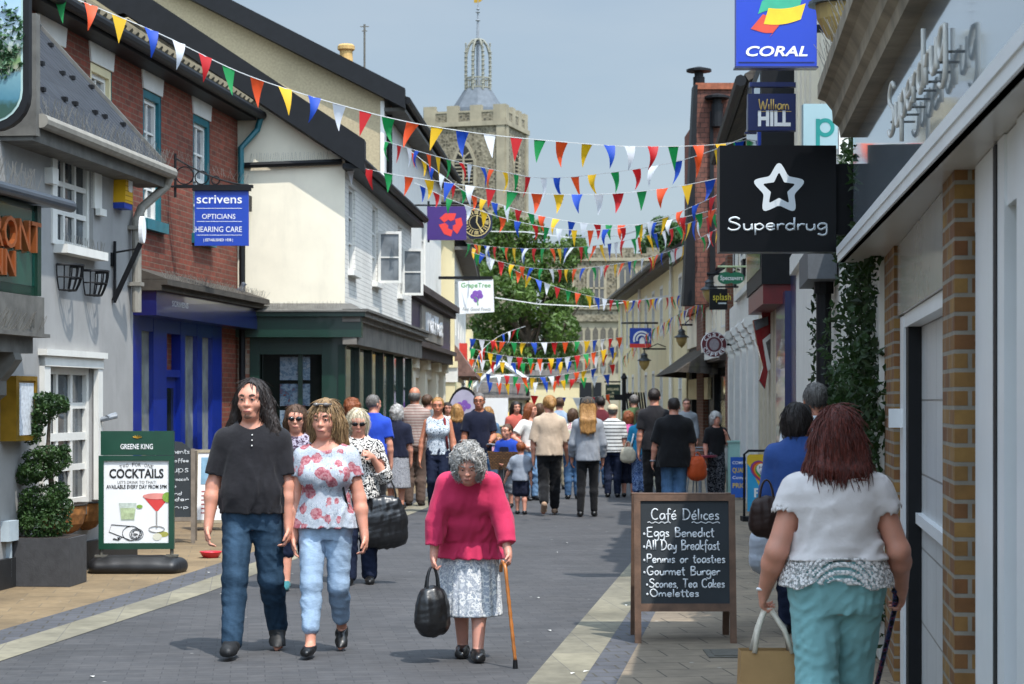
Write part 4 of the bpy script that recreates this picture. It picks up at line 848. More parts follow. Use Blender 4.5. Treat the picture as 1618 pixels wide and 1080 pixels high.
GLY = {
 'S': gl(.75, '.6,.85 .4,1 .15,.9 .12,.68 .4,.52 .6,.32 .5,.06 .2,0 .02,.15'), 'C': gl(.75, '.62,.85 .4,1 .15,.85 .05,.5 .15,.12 .4,0 .62,.12'),
 'D': gl(.78, '.08,1 .08,0', '.0,.98 .4,.95 .65,.6 .55,.2 .3,.02 .0,0'), 'E': gl(.72, '.6,1 .1,.95 .1,.5 .1,.02 .62,.02', '.1,.52 .5,.54'),
 'B': gl(.7, '.1,1 .1,0', '.1,1 .45,.95 .5,.7 .12,.53 .55,.4 .5,.06 .05,0'), 'A': gl(.75, '.0,0 .3,1 .6,0', '.12,.38 .5,.38'),
 'P': gl(.65, '.1,1 .08,0', '.05,.98 .5,.95 .52,.6 .1,.5'), 'G': gl(.8, '.65,.85 .4,1 .12,.8 .06,.4 .25,.02 .6,.1 .65,.4 .4,.42'),
 'T': gl(.68, '.0,1 .65,.98', '.32,1 .3,0'), 'O': gl(.85, '.4,1 .12,.85 .05,.4 .3,0 .65,.12 .72,.6 .4,1'), 'W': gl(1.0, '0,1 .2,0 .45,.8 .65,0 .95,1'),
 'H': gl(.75, '.05,1 .05,0', '.6,1 .6,0', '.05,.5 .6,.52'), 'L': gl(.6, '.08,1 .08,0 .55,.0'),
 'a': gl(.58, '.46,.5 .2,.52 .05,.25 .2,0 .44,.2 .46,.5 .5,.0'), 'b': gl(.52, '.06,1 .06,0', '.06,.3 .3,.5 .45,.25 .3,0 .06,.08'), 'c': gl(.48, '.42,.42 .2,.5 .05,.25 .2,0 .42,.08'),
 'd': gl(.58, '.45,1 .46,0', '.44,.42 .2,.5 .05,.22 .2,0 .45,.12'), 'e': gl(.54, '.06,.26 .42,.3 .34,.5 .12,.46 .05,.22 .2,0 .45,.1'), 'é': gl(.54, '.06,.26 .42,.3 .34,.5 .12,.46 .05,.22 .2,0 .45,.1', '.2,.65 .4,.85'),
 'f': gl(.46, '.45,.9 .3,1 .2,.8 .2,-.3', '.02,.5 .42,.52'), 'g': gl(.58, '.46,.48 .2,.52 .05,.28 .2,.05 .45,.25', '.47,.5 .48,-.2 .3,-.4 .05,-.3'), 'h': gl(.55, '.06,1 .06,0', '.06,.3 .28,.5 .44,.35 .45,0'),
 'i': gl(.26, '.1,.5 .1,0'), 'k': gl(.5, '.06,1 .06,0', '.42,.5 .08,.2 .45,0'), 'l': gl(.26, '.1,1 .1,0'), 'm': gl(.82, '.06,.5 .06,0', '.06,.35 .25,.5 .36,.3 .37,0', '.37,.35 .55,.5 .68,.3 .7,0'),
 'n': gl(.56, '.06,.5 .06,0', '.06,.35 .28,.5 .44,.3 .45,0'), 'o': gl(.56, '.25,.5 .06,.3 .2,0 .42,.15 .4,.42 .25,.5'), 'p': gl(.56, '.06,.5 .06,-.4', '.06,.35 .28,.5 .46,.25 .28,.02 .06,.1'),
 'r': gl(.42, '.06,.5 .06,0', '.06,.3 .22,.48 .38,.44'), 's': gl(.46, '.38,.44 .18,.5 .1,.36 .3,.22 .34,.06 .05,.03'), 't': gl(.42, '.18,.9 .17,.1 .35,.0', '.0,.58 .38,.6'), 'u': gl(.56, '.06,.5 .08,.1 .25,0 .42,.15 .44,.5 .46,0'),
 'v': gl(.5, '.03,.5 .2,0 .42,.5'), 'y': gl(.52, '.05,.5 .12,.15 .3,.12 .44,.5', '.44,.5 .4,-.2 .1,-.35'), 'w': gl(.72, '.03,.5 .15,.0 .33,.4 .5,0 .66,.5'), ',': gl(.25, '.1,.06 .04,-.15'), '.': gl(.28, '.08,.02 .12,.03'), '•': gl(.35, '.04,.3 .1,.4 .16,.3 .1,.22 .04,.3'), 'j': gl(.3, '.15,.5 .15,-.2 .0,-.35'),
}
uF = CE.px(1425, 130, -.09)[0]; u2 = CE.px(1522, 130, -.09)[0]
def fascia_letters():
    G = MB(CE)
    o = None; word = 'Superdrug'
    L = stroke_word(F(*CE.T(LC, 0, 0)[:2], *CE.T(0, 0, 0)[:2], 1), N, word, LC-uF-.05, LC-u2, 2.99, .25, m_white, r=.011, n=-.03, name='raised_lettering')
    L2 = MB(CE)
    for k in range(9): u = uF-.05-.25*k; L2.tube([(u, -.09, 3.06), (u, -.03, 3.06)], .006, 5)
    L2.build('letter_pin', m_iron, N)
fascia_letters()
# weathered cornice that ends above the fascia
b = MB(CE)
prof = [(-.09, ZF-.02), (.0, ZF-.02), (.01, ZF+.05), (.05, ZF+.08), (.055, ZF+.16), (.10, ZF+.22), (.15, ZF+.24), (.15, ZF+.33), (.11, ZF+.36), (-.09, ZF+.40)]; k = len(prof)
b = MB(CE); b.add([(u, n, z) for u in (2.0, LC-.1) for n, z in prof], [tuple(range(k)), tuple(range(2*k-1, k-1, -1))]+[(i, (i+1) % k, k+(i+1) % k, k+i) for i in range(k)])
b.build('cornice', mat('mossy_cornice', '#8d8270', .9, .3, 4, .6, 30, stain=.6), N)
b = MB(); spikes(b, [CE.T(LC-.2, .1, ZF+.38), CE.T(LC-3, .1, ZF+.38)], .15, .035, .6); b.build('bird_spikes', m_wire, N)
MB(R0).box(r0u(2), r0u(9.6), -4, -.3, 4.2, 5.9).build('shade_storey', m_cream, N)  # unseen storey added to cast shade on the woman in white and pavement
MB(R0).box(r0u(9.6), r0u(12.6), -4, -.9, 4.2, 5.0).build('parapet', m_cream, N)  # out of view, sized to set the shade edge on the pavement
# big black projecting sign with a star
def black_sign():
    d = 13.5; fc = FC(d); x0, x1, z0, z1 = P(1135, 0, d).x, P(1318, 0, d).x, P(0, 399, d).z, P(0, 232, d).z
    S = thing('projecting_sign', 'large black square sign with white outlined star', 'sign', ((x0+x1)/2, d, z0))
    MB(fc).box(x0, x1, -.09, .09, z0, z1).build('box', mat('sign_black', '#08090d', .3, .1, spec=.25), S)
    MB(fc).box(x1, x1+.2, -.05, .05, z0+.12, z1-.12).build('arm', m_black, S)
    cx, cz = P(1228, 0, d).x, P(0, 301, d).z
    def star(R, r, round_):
        pts = []
        for k in range(10):
            a = RD(90+36*k); q = R if k % 2 == 0 else r; pts.append((q*math.cos(a), q*math.sin(a)))
        out = []
        for k in range(10):
            p, c, n = [Vector(pts[(k+j) % 10]) for j in (-1, 0, 1)]; w = round_ if k % 2 == 0 else .3*round_
            a, b_ = c+(p-c).normalized()*w, c+(n-c).normalized()*w
            for t in range(5): t /= 4; out.append((a*(1-t)**2+c*2*t*(1-t)+b_*t*t))
        return [(cx+p.x, cz+p.y) for p in out]
    o, i_ = star(.203, .108, .06), star(.118, .058, .02); k = len(o); b = MB(fc)
    for j in range(k): b.quad((o[j][0], .094, o[j][1]), (o[(j+1) % k][0], .094, o[(j+1) % k][1]), (i_[(j+1) % k][0], .094, i_[(j+1) % k][1]), (i_[j][0], .094, i_[j][1]))
    b.build('star', m_signg, S, fixn=False)
    stroke_word(fc, S, 'Superdrug', P(1147, 0, d).x, P(1306, 0, d).x, P(0, 365, d).z, .085, m_signg, r=.0075, n=.092)
black_sign()
def proj_sign(name, label, d, px0, px1, py0, py1, m, th=.04):
    fc = FC(d); x0, x1, z0, z1 = P(px0, 0, d).x, P(px1, 0, d).x, P(0, py1, d).z, P(0, py0, d).z
    S = thing(name, label, 'sign', ((x0+x1)/2, d, z0)); MB(fc).box(x0, x1, -th, th, z0, z1).build('board', m, S)
    return S, fc, x0, x1, z0, z1, th+.002
# ------------------------------------------------------------------ right hand row
R1 = F(2.42, 13.35, 3.45, 24, -1); R2 = F(3.45, 24, 4.45, 40, -1); R3 = F(4.45, 40, 4.62, 52, -1); R4 = F(4.56, 52, 4.22, 79, -1)
def u1(px, n=0): return R1.px(px, 600, n)[0]
def u2_(px, n=0): return R2.px(px, 600, n)[0]
H1 = thing('ivy_shop', 'white shop with ivy clad end wall and tall painted pilasters on the right', 'building', R1.T(0, 0, 0))
ua, ub = u1(1310), R1.L
wall(R1, H1, u1(1326), R1.L, 0, 6.4, [(u1(1268), u1(1247)-.02, 0, 2.5)], m_white, depth=4)
MB(R1).box(-.5, u1(1326), -.4, 0, 0, 3.3).build('garden_wall', m_white, H1)
b = MB(R1); b.box(u1(1310), u1(1272), 0, .1, 0, 3.1); b.box(u1(1312), u1(1270), 0, .16, 3.1, 3.3); b.box(u1(1312), u1(1268), 0, .12, 0, .3)
b.build('pilaster', m_white, H1)
b = MB(R1); b.box(u1(1312), u1(1266), .0, .08, 3.5, 6.6)
for k in range(4): uu = u1(1308)+.9*k; b.box(uu, uu+.4, .08, .15, 3.5, 6.6)
b.build('upper_pilaster', m_cream, H1)
b = MB(R1); b.box(u1(1270)+.02, R1.L, -.1, .09, 0, 3.2); b.build('navy_column', m_navyb, H1); b = MB(R2); b.box(.01, u2_(1246), 0, .16, 0, 3.0); b.build('navy_column', m_navyb, H1)
b = MB(R1); b.tube([(u1(1320), .1, 0), (u1(1320), .1, 2.95)], .065, 10)
for z in (1.7, 2.6): b.tube([(u1(1320), .1, z), (u1(1320), .1, z+.1)], .085, 10)
b.build('drainpipe', m_black, H1)
b = MB(R1); b.box(u1(1326), u1(1308), .02, .26, 2.7, 2.96); b.build('speaker_box', mat('speaker_grey', '#4d5054', .6, .1, 40), H1)
m_ivy = foliage('ivy_leaf', '#1f3512', '#304d1e', 3.)
r = random.Random(9); bl = []
for k in range(64):
    u = r.uniform(-.35, u1(1330)); z = r.uniform(.2, 3.3)
    if 1.9 < z < 2.7 and abs(u-1.9) < .5: continue
    p = R1.T(u, .06, z); bl.append((p[0], p[1], p[2], .1, .45, .4))
for z in (2.4, 2.0, 1.6, 2.8): p = R1.T(u1(1312), .12, z); bl.append((*p, .07, .2, .25))
tag(leaves(bl, 9500, .075, 21).build('wall_ivy', m_ivy, None, fixn=False), 'dark green ivy climbing the white wall beside the drainpipe', 'ivy')
b = MB(R1); b.box(1.0, 1.7, 0, .16, 3.05, 3.3); tag(b.build('alarm_box', mat('alarm_blue2', '#24498c', .5)), 'blue alarm box on the ivy wall under the canopy corner', 'alarm')
H2 = thing('cream_pilaster_shop', 'cream and white shop with fluted columns and carved consoles on the right', 'building', R2.T(0, 0, 0))
hd = [(u2_(1214)+.1*k*0, R2.L-.4, .5, 2.5)]
wall(R2, H2, 0, R2.L, 0, 6.5, hd, m_cream, depth=5, m2=m_black)
MB(R2).box(hd[0][0], hd[0][1], -.1, -.08, .5, 2.5).build('shop_window', m_glass, H2)
b = MB(R2)
for px in (1243, 1236, 1229, 1222, 1215): u = u2_(px); b.box(u-.22, u+.22, 0, .14, 0, 3.1)
b.build('fluted_column', mat('stone_cream', '#b5ac98', .7, .06, 4, stain=.2), H2)
b = MB(R2)
for px in (1208, 1196, 1185, 1174, 1164): u = u2_(px); b.box(u-.3, u+.3, 0, .16, 0, 2.5)
b.box(u2_(1212), R2.L, 0, .08, 2.9, 3.5); b.box(u2_(1212), R2.L-3, 0, .14, 3.5, 3.6)
b.build('shop_surround', m_white, H2)
b = MB(R2)
for px in (1208, 1196, 1185, 1174, 1164):
    u = u2_(px); b = MB(R2)
    for k, (n_, z_) in enumerate(((.34, 2.86), (.3, 2.76), (.22, 2.66), (.2, 2.56))): b.tube([(u-.24, n_-.1, z_), (u+.24, n_-.1, z_)], .1 if k % 2 == 0 else .075, 8)
    b.build('console', m_white, H2)
w2s = [(1.0+2.6*k, 2.0+2.6*k, 4.2, 5.8) for k in range(6)]
for w in w2s: window(R2, H2, *w, 2, 3, m_white, m_glass, n=.01, fw=.07, th=.05)
b = MB(R2); b.box(.3, 3.6, .0, .42, 3.1, 5.9); b.build('oriel', m_black, H2); b = MB(R2); b.box(.45, 3.45, .42, .43, 3.3, 5.7); b.build('oriel_pane', m_glass, H2); MB(R2).box(.35, 3.55, .02, .4, 2.86, 3.1).build('oriel_base', mat('oxblood', '#6b1a1c', .4, .2), H2)
for px_ in (1176, 1150):
    u = R2.px(px_ if px_ > 1159 else 1162, 600)[0]; MB(R2).box(u-.5, u+.1, .0, .05, 3.9, 6.4).build('black_panel', m_black, H2)
b = MB(R2); b.tube([(u2_(1190), .05, 4.6), (u2_(1200), .6, 4.1)], .04, 5); b.build('black_strut', m_black, H2)
b = MB(R2); roofslab(b, 6, R2.L+.1, .32, 6.6, -3.2, 8.6, .12); b.build('roof', ribs('dark_pantile', '#3a3633', '#504840'), H2)
b = MB(R2); b.tube([(6, .38, 6.5), (R2.L+.1, .38, 6.5)], .09, 8); b.build('gutter', m_black, H2)
fg = FC(30); xw_ = P(1186, 0, 30).x; zz = P(0, 131, 30).z
MB(fg).prism([(xw_+.2, 5.5), (xw_+4, 5.5), (xw_+4, zz+1.6), (xw_+.2, zz-.1)], -.2, 0).build('gable_wall', m_cream, H2)
MB(fg).prism([(xw_-.05, zz-.05), (xw_+4, zz+1.85), (xw_+4, zz+1.5), (xw_-.05, zz-.3)], 0, .15).build('bargeboard', m_black, H2)
# R3: tile hung house, tudor shop and coffee shop
H3 = thing('tile_hung_house', 'tall narrow house hung with red tiles and black edges, right row', 'building', R3.T(0, 0, 0))
b = MB(R3); L3 = R3.L
wall(R3, H3, 0, L3, 0, 4.6, [(.5, 4.5, .5, 2.4), (6, 11, .5, 2.4)], m_black, depth=5)
for a in (.5, 6): MB(R3).box(a, a+(4 if a < 1 else 5), -.1, -.08, .5, 2.4).build('shop_window', m_glass, H3)
b.build('core', m_black, H3) if b.v else None
dT = 44.; ft = FC(dT); TP = lambda x, y: (P(x, 0, dT).x, P(0, y, dT).z)
MB(ft).prism([TP(1082, 480), TP(1099, 138), TP(1190, 138), TP(1190, 480)], -.5, 0).build('tile_hanging', m_redtile, H3)
ts = [TP(1079, 482), TP(1096, 134), TP(1102, 134), TP(1098, 300), TP(1098, 482)]
MB(ft).prism(ts, -.5, .06).build('black_boarding', m_black, H3)
MB(ft).prism([TP(1121, 176), TP(1126, 176), TP(1131, 482), TP(1121, 482)], 0, .08).build('black_post', m_black, H3)
MB(ft).prism([TP(1099, 141), TP(1180, 141), TP(1180, 131), TP(1099, 131)], -.5, .05).build('ridge_tiles', mat('ridge_clay', '#8d5138', .9, .3, 9, .4, 40), H3)
MB(ft).prism([TP(1125, 480), TP(1125, 150), TP(1260, 150), TP(1260, 480)], -7, -.5).build('rear_wall', m_redbrick, H3)
for x, y, dn in ((1106, 133, .25), (1132, 180, -.15)):
    p = (TP(x, y)[0], dT+dn, TP(x, y)[1]); b = MB(); b.lathe(p, [(.13, -.3), (.13, .2), (.10, .21), (.10, .3), (.28, .32), (.28, .37), (.05, .43)], 12); b.build('vent_cowl', m_black, H3)
m_rb2 = brick('brown_brick', '#7a4a38', '#68402f', '#7d6c5c', .225, .075, .008, .9, .3, .5)
for a_, c_ in ((L3*.5, L3*.66), (0, .5)): MB(R3).box(a_, c_, 0, .12, 0, 4.6).build('brick_pier', m_rb2, H3)
b = MB(R3); b.box(.3, 4.5, 0, .25, 2.5, 3.0); b.build('shop_fascia', mat('brown_fascia', '#3a2c26', .6, .2), H3)
MB(R3).box(.5, 4.3, .25, .3, 2.55, 2.95).build('fascia_panel', m_white, H3)
b = MB(R3); b.box(.3, 11.8, 0, .06, 3.0, 4.4); b.build('upper_front', m_cream, H3); b = MB(R3); b.box(5, 11, .02, .1, 1.7, 2.2); b.build('fascia_panel', m_cream2, H3)
b = MB(R3); b.add([(3.5, .0, 2.95), (L3, .0, 2.95), (L3, .9, 2.3), (3.5, .9, 2.3), (3.5, 0, 2.25), (L3, 0, 2.25)], [(0, 1, 2, 3), (0, 3, 4), (1, 5, 2)]); b.build('canopy_roof', ribs('dark_pantile', '#3a3633', '#504840'), H3)
b = MB(R3)
for u in (1, 3.2, 5.6): window(R3, H3, u, u+1, 3.2, 4.2, 2, 2, m_white, m_glass, n=.02)
# R4: long cream building
H4 = thing('long_cream_building', 'long pale cream three storey building curving away on the right', 'building', R4.T(0, 0, 0))
z4 = P(0, 398, 53).z; L4 = R4.L
ws = [(1.2+2.9*k, 2.2+2.9*k, 3.6, 5.1) for k in range(9)]+[(1.2+2.9*k, 2.2+2.9*k, .9, 2.6) for k in range(9)]
wall(R4, H4, 0, L4, 0, z4, ws, m_cream2, depth=5, reveal=.05)
for w in ws: window(R4, H4, *w, 2, 3, m_white, m_curt_refl, n=-.045, fw=.1)
b = MB(R4)
for k in (1, 5, 8): u = .75+2.9*k; MB(R4).tube([(u, .07, 0), (u, .07, z4-.2)], .05, 6).build('drainpipe', m_white, H4)
b = MB(R4); roofslab(b, -.3, L4+.2, .45, z4, -2.4, z4+1.9, .12); b.build('roof', ribs('dark_pantile', '#3a3633', '#504840'), H4)
b = MB(R4); b.box(-.2, L4, 0, .4, z4-.2, z4-.08); b.tube([(-.3, .5, z4-.05), (L4+.2, .5, z4-.05)], .08, 6); b.build('eaves', m_slate, H4)
f4 = FC(51.9); MB(f4).prism([(4.55, 0), (9, 0), (9, z4+3.2), (6.9, z4+1.8), (4.55, z4)], -.05, 0).build('gable_wall', m_cream2, H4)
MB(f4).prism([(4.1, z4-.05), (6.9, z4+1.85), (6.9, z4+1.45), (4.1, z4-.4)], 0, .2).build('verge_board', m_white, H4)
# ------------------------------------------------------------------ signs along the right
def signs():
    mb = mat('coral_blue', '#1438a8', .35, .05, 3)
    S, fc, x0, x1, z0, z1, n = proj_sign('projecting_sign', 'blue bookmaker sign with green, yellow and red flag ribbons', 17., 1162, 1289, -8, 106, mb, .06); w = x1-x0; h = z1-z0
    text(fc, S, 'CORAL', x0+.12*w, x0+.885*w, z0+.14*h, .083, m_signw, n=n, shear=.22, bold=.022)
    def rib(pts, dz, m, q):
        pts = smooth_line(pts, 5); poly = [(x0+a*w, z0+c*h) for a, c in pts]+[(x0+(a+dz[0])*w, z0+(c+dz[1])*h) for a, c in pts[::-1]]
        MB(fc).prism(poly, n-.01, n+q).build('ribbon', m, S)
    rib([(.32, .9), (.45, .95), (.6, .93), (.82, .95)], (-.05, -.18), mat('ribbon_green', '#2f9a78', .4), .001)
    rib([(.40, .80), (.55, .79), (.7, .81), (.86, .865)], (-.06, -.22), mat('ribbon_yellow', '#e5b81e', .4), .004)
    rib([(.33, .715), (.5, .66), (.60, .655), (.56, .6)], (-.15, -.2), mat('ribbon_red', '#c8432c', .4), .002)
    b = MB(fc); b.box(x0-.012, x1+.012, -.07, .07, z0-.015, z0+.0); b.box(x0+.02, x1-.02, n-.001, n+.004, z0+.03, z0+.036); b.build('trim', m_navyb, S)
    MB(fc).box(x1, x1+.25, -.03, .03, z0+.3, z0+.36).build('bracket', m_black, S)
    mh = mat('hill_navy', '#101f52', .35, .1)
    S, fc, x0, x1, z0, z1, n = proj_sign('projecting_sign', 'navy bookmaker sign with gold script over white block capitals', 22., 1181, 1267, 149, 207, mh, .06); w = x1-x0; h = z1-z0
    text(fc, S, 'HILL', x0+.18*w, x0+.78*w, z0+.14*h, .155, m_signw, n=n, bold=.045)
    gold = mat('hill_gold', '#c6a65a', .35, .05)
    stroke_word(fc, S, 'William', x0+.2*w, x0+.76*w, z0+.57*h, .115, gold, r=.007, n=n)
    MB(fc).box(x0+.18*w, x0+.79*w, n-.002, n+.003, z0+.51*h, z0+.525*h).build('rule', gold, S)
    b = MB(fc); b.box(x0+.02, x1+.06, -.05, .05, z1+.08, z1+.13); b.box(x1-.06, x1-.04, -.02, .02, z1, z1+.08); b.box(x0+.05, x0+.07, -.02, .02, z1, z1+.08); b.box(x0-.03, x0+.1, -.03, .03, z0-.03, z0-.01); b.build('bracket', mh, S)
    S, fc, x0, x1, z0, z1, n = proj_sign('projecting_sign', 'pale blue sign showing one teal letter behind the cornice', 16., 1268, 1322, 165, 236, mat('pale_sign', '#8ba4a9', .5, .04), .05)
    text(fc, S, 'peacocks', x0+.115, x0+1.15, z0+.10, .15, mat('sign_teal', '#127a74', .4), n=n, bold=.03, align='left') if False else None
    cx, cz = x0+.175, z0+.17; b = MB(fc); k = 24; o, i_ = circ(cx, cz, .075, k), circ(cx, cz, .043, k)
    for j in range(k): b.quad((o[j][0], n, o[j][1]), (o[(j+1) % k][0], n, o[(j+1) % k][1]), (i_[(j+1) % k][0], n, i_[(j+1) % k][1]), (i_[j][0], n, i_[j][1]))
    b.box(cx-.075, cx-.043, n-.003, n+.001, cz-.2, cz+.07); b.build('letter', mat('sign_teal', '#127a74', .4), S)
    S, fc, x0, x1, z0, z1, n = proj_sign('projecting_sign', 'blue sign with white swirl half hidden above the black star sign', 24.5, 1197, 1268, 196, 246, mat('swirl_blue', '#1c3f9e', .4, .1), .04)
    b = MB(fc); b.prism([(x0+.02, z1-.02), (x0+.2, z1-.02), (x0+.36, z0+.18), (x0+.3, z0+.1)], n-.01, n+.002); b.prism([(x1-.2, z0+.1), (x1-.1, z1-.06), (x1-.02, z0+.2)], n-.01, n+.002); b.build('swirl', m_signw, S)
    S, fc, x0, x1, z0, z1, n = proj_sign('projecting_sign', 'small green oval optician sign hanging from a pale rod', 34.5, 1134, 1176, 430, 448, m_green, .001)
    bpy.data.objects.remove(S.children[0]); mg = mat('oval_green', '#11694a', .4, .05); cz = (z0+z1)/2; w = x1-x0
    MB(fc).prism(circ(x0+.3*w, cz, .3*w, 20, .105), -.03, .03).build('board', mg, S); MB(fc).prism(circ(x0+.7*w, cz, .3*w, 20, .105), -.028, .028).build('board', mg, S)
    text(fc, S, 'Specsavers', x0+.09*w, x1-.07*w, cz-.035, .075, m_signw, n=.032, bold=.012)
    b = MB(fc); b.tube([(x0, 0, cz+.2), (x1+.1, 0, cz+.2)], .018, 6); b.tube([(x0+.3*w, 0, cz+.2), (x0+.3*w, 0, cz+.09)], .01, 5); b.tube([(x0+.7*w, 0, cz+.2), (x0+.7*w, 0, cz+.09)], .01, 5); b.build('bracket', mat('pale_rod', '#b9c79b', .4), S)
    S, fc, x0, x1, z0, z1, n = proj_sign('projecting_sign', 'black square sign with yellow lettering below the green oval sign', 35.5, 1121, 1149, 456, 489, m_black, .04)
    text(fc, S, 'splash', x0+.06, x1+.06, z0+.17, .12, mat('sign_yellow', '#d8c63e', .4), n=n)
    MB(fc).box(x0+.15, x1-.02, n-.002, n+.002, z0+.1, z0+.125).build('tag_line', m_signg, S); MB(fc).box(x0, x1+.2, -.02, .02, z1+.02, z1+.05).build('bracket', m_black, S)
    d = 36.4; fc = FC(d); cx, cz, r = P(1128, 0, d).x, P(0, 544, d).z, .225; S = thing('projecting_sign', 'round maroon coffee shop sign with white ring and bean emblem', 'sign', (cx, d, cz-r)); mm = mat('coffee_maroon', '#57121f', .4, .06)
    MB(fc).prism(circ(cx, cz, r*1.04), -.05, .045).build('rim', m_signw, S); MB(fc).prism(circ(cx, cz, r), .045, .05).build('board', mm, S)
    b = MB(fc); k = 36
    for ro, ri in ((.66, .62),):
        o, i_ = circ(cx, cz, r*ro, k), circ(cx, cz, r*ri, k)
        for j in range(k): b.quad((o[j][0], .054, o[j][1]), (o[(j+1) % k][0], .054, o[(j+1) % k][1]), (i_[(j+1) % k][0], .054, i_[(j+1) % k][1]), (i_[j][0], .054, i_[j][1]))
    b.build('ring', m_signw, S); MB(fc).prism(circ(cx, cz, r*.4, 20, r*.48), .05, .056).build('bean', mat('bean_grey', '#8b8286', .5, .2, 20), S)
    for word, a0, a1, flip in (('COSTA', 148, 32, 1), ('COFFEE', 206, 334, -1)):
        for j, chh in enumerate(word):
            a = RD(a0+(a1-a0)*j/(len(word)-1)); rr = r*.82; q = FRot(fc, cx+rr*math.cos(a), cz+rr*math.sin(a), a-RD(90) if flip > 0 else a+RD(90))
            text(q, S, chh, -.028, .028, -.03, .06, m_signw, n=.055, bold=.02, name='letter')
    MB(fc).box(cx+r, cx+r+.2, -.02, .02, cz-.02, cz+.02).build('bracket', m_black, S)
    S, fc, x0, x1, z0, z1, n = proj_sign('projecting_sign', 'dark red hanging sign with tilted white panel, right row', 27., 1203, 1237, 494, 560, mat('sign_red', '#7c1119', .25, .15, 6, coat=.5), .05)
    q = lambda *pp: [(P(x, 0, 27).x, P(0, y, 27).z) for x, y in pp]
    MB(fc).prism(q((1189, 506), (1212, 500), (1216, 545), (1224, 570), (1213, 585), (1208, 614), (1199, 600), (1205, 580), (1196, 545)), -.04, .056).build('ribbon', mat('sign_red', '#7c1119'), S)
    MB(fc).prism(q((1204, 537), (1216, 527), (1233, 558), (1231, 573), (1212, 586)), .056, .064).build('panel', m_white, S); MB(fc).prism(q((1209, 541), (1216, 535), (1227, 560), (1216, 574)), .064, .068).build('print', mat('print_dark', '#57524c', .6, .4, 30), S)
    MB(fc).prism(q((1190, 507), (1212, 500), (1213, 513), (1193, 522)), .056, .07).build('cap_plate', mat('print_grey2', '#5b5d60', .6, .3, 20), S)
    MB(fc).box(x0+.2, x1+.25, -.02, .02, z1-.05, z1+.0).build('bracket', m_black, S)
    S, fc, x0, x1, z0, z1, n = proj_sign('projecting_sign', 'blue sign with white looped house emblem and red foot, far right', 59., 995, 1029, 518, 549, mat('society_blue', '#1b3f9c', .4, .06), .05)
    w, h = x1-x0, z1-z0; MB(fc).box(x0, x1, n-.001, n+.003, z0, z0+.2*h).build('foot', mat('emblem_red', '#d3352b', .4), S)
    b = MB(fc); c = (x0+.55*w, z0+.42*h)
    for rr in (.36, .22): b.tube([(c[0]+rr*w*math.cos(RD(a)), n+.003, c[1]+rr*w*math.sin(RD(a))) for a in range(200, -30, -20)], .03, 5)
    b.prism([(c[0]-.1*w, z0+.2*h), (c[0]+.14*w, z0+.2*h), (c[0]+.14*w, z0+.42*h), (c[0]+.02*w, z0+.55*h), (c[0]-.1*w, z0+.42*h)], n, n+.006); b.build('emblem', m_signw, S)
    b = MB(fc); b.tube([(x0-.25, 0, z1+.15), (x1+.2, 0, z1+.15)], .03, 6); b.tube([(x0+.1, 0, z1), (x0+.1, 0, z1+.15)], .015, 5); b.tube([(x1-.1, 0, z1), (x1-.1, 0, z1+.15)], .015, 5); b.build('bracket', m_black, S)
    S, fc, x0, x1, z0, z1, n = proj_sign('projecting_sign', 'dark green shop sign with pale two line name, farthest on the right', 77., 957, 980, 607, 632, m_green, .05)
    text(fc, S, 'HOLLAND', x0+.06, x1-.06, z0+.38, .1, m_cream2, n=n, bold=.02); text(fc, S, '&', x0+.22, x1-.22, z0+.25, .08, m_cream2, n=n); text(fc, S, 'BARRETT', x0+.06, x1-.06, z0+.1, .1, m_cream2, n=n, bold=.02)
    MB(fc).tube([(x0-.05, 0, z1+.1), (x1+.2, 0, z1+.1)], .03, 6).build('bracket', m_black, S)
class FRot:
    def __init__(s, fr, u, z, a): s.fr, s.u_, s.z_, s.c, s.s = fr, u, z, math.cos(a), math.sin(a)
    def T(s, u, n, z): return s.fr.T(s.u_+u*s.c-z*s.s, n, s.z_+u*s.s+z*s.c)
signs()
# lanterns on wall brackets
m_amber = mat('amber_glass', '#9a8350', .2, .2, 3); 
def lantern(px, py, d, w, label, arm_to):
    c = P(px, py, d); S = thing('wall_lantern', label, 'lamp', tuple(c), 'lanterns bracketed over the street')
    b = MB(); b.lathe(c, [(w*.95, 0), (w*.9, w*.12), (w*.5, w*.35), (w*.4, w*.7), (w*.52, w*.75), (w*.3, w*1.0), (w*.1, w*1.1), (w*.1, w*1.35)], 14); b.build('hood', mat('lamp_black', '#22282b', .4, .2), S)
    b = MB(); b.lathe(c, [(w*.72, 0), (w*.66, -w*.45), (w*.4, -w*.95), (w*.12, -w*1.2), (w*.05, -w*1.3)], 14); b.build('glass_bowl', m_amber, S)
    b = MB(); b.tube([(c.x, c.y, c.z+w*1.3), (c.x, c.y, c.z+w*1.7)], w*.07, 6); b.tube([(c.x-.05, c.y, c.z+w*1.6), (arm_to, c.y, c.z+w*1.6)], .025, 6); b.tube([(c.x+.05, c.y, c.z+w*1.6), (c.x+(arm_to-c.x)*.6, c.y, c.z+w*1.6+.15), (arm_to, c.y, c.z+w*1.6+.05)], .015, 5); b.build('bracket', m_black, S)
lantern(1077, 533, 50, .2, 'black lantern with amber bowl in front of the cream building, nearer of the small pair', 4.62)
lantern(1018, 570, 58, .22, 'black lantern with amber bowl under the blue house emblem sign', 4.5)
lantern(1121, 458, 37.5, .19, 'amber lantern just left of the green oval sign', 4.35)
lantern(1325, 8, 14.4, .235, 'large amber lantern cut by the top edge, above the black star sign', 2.56)
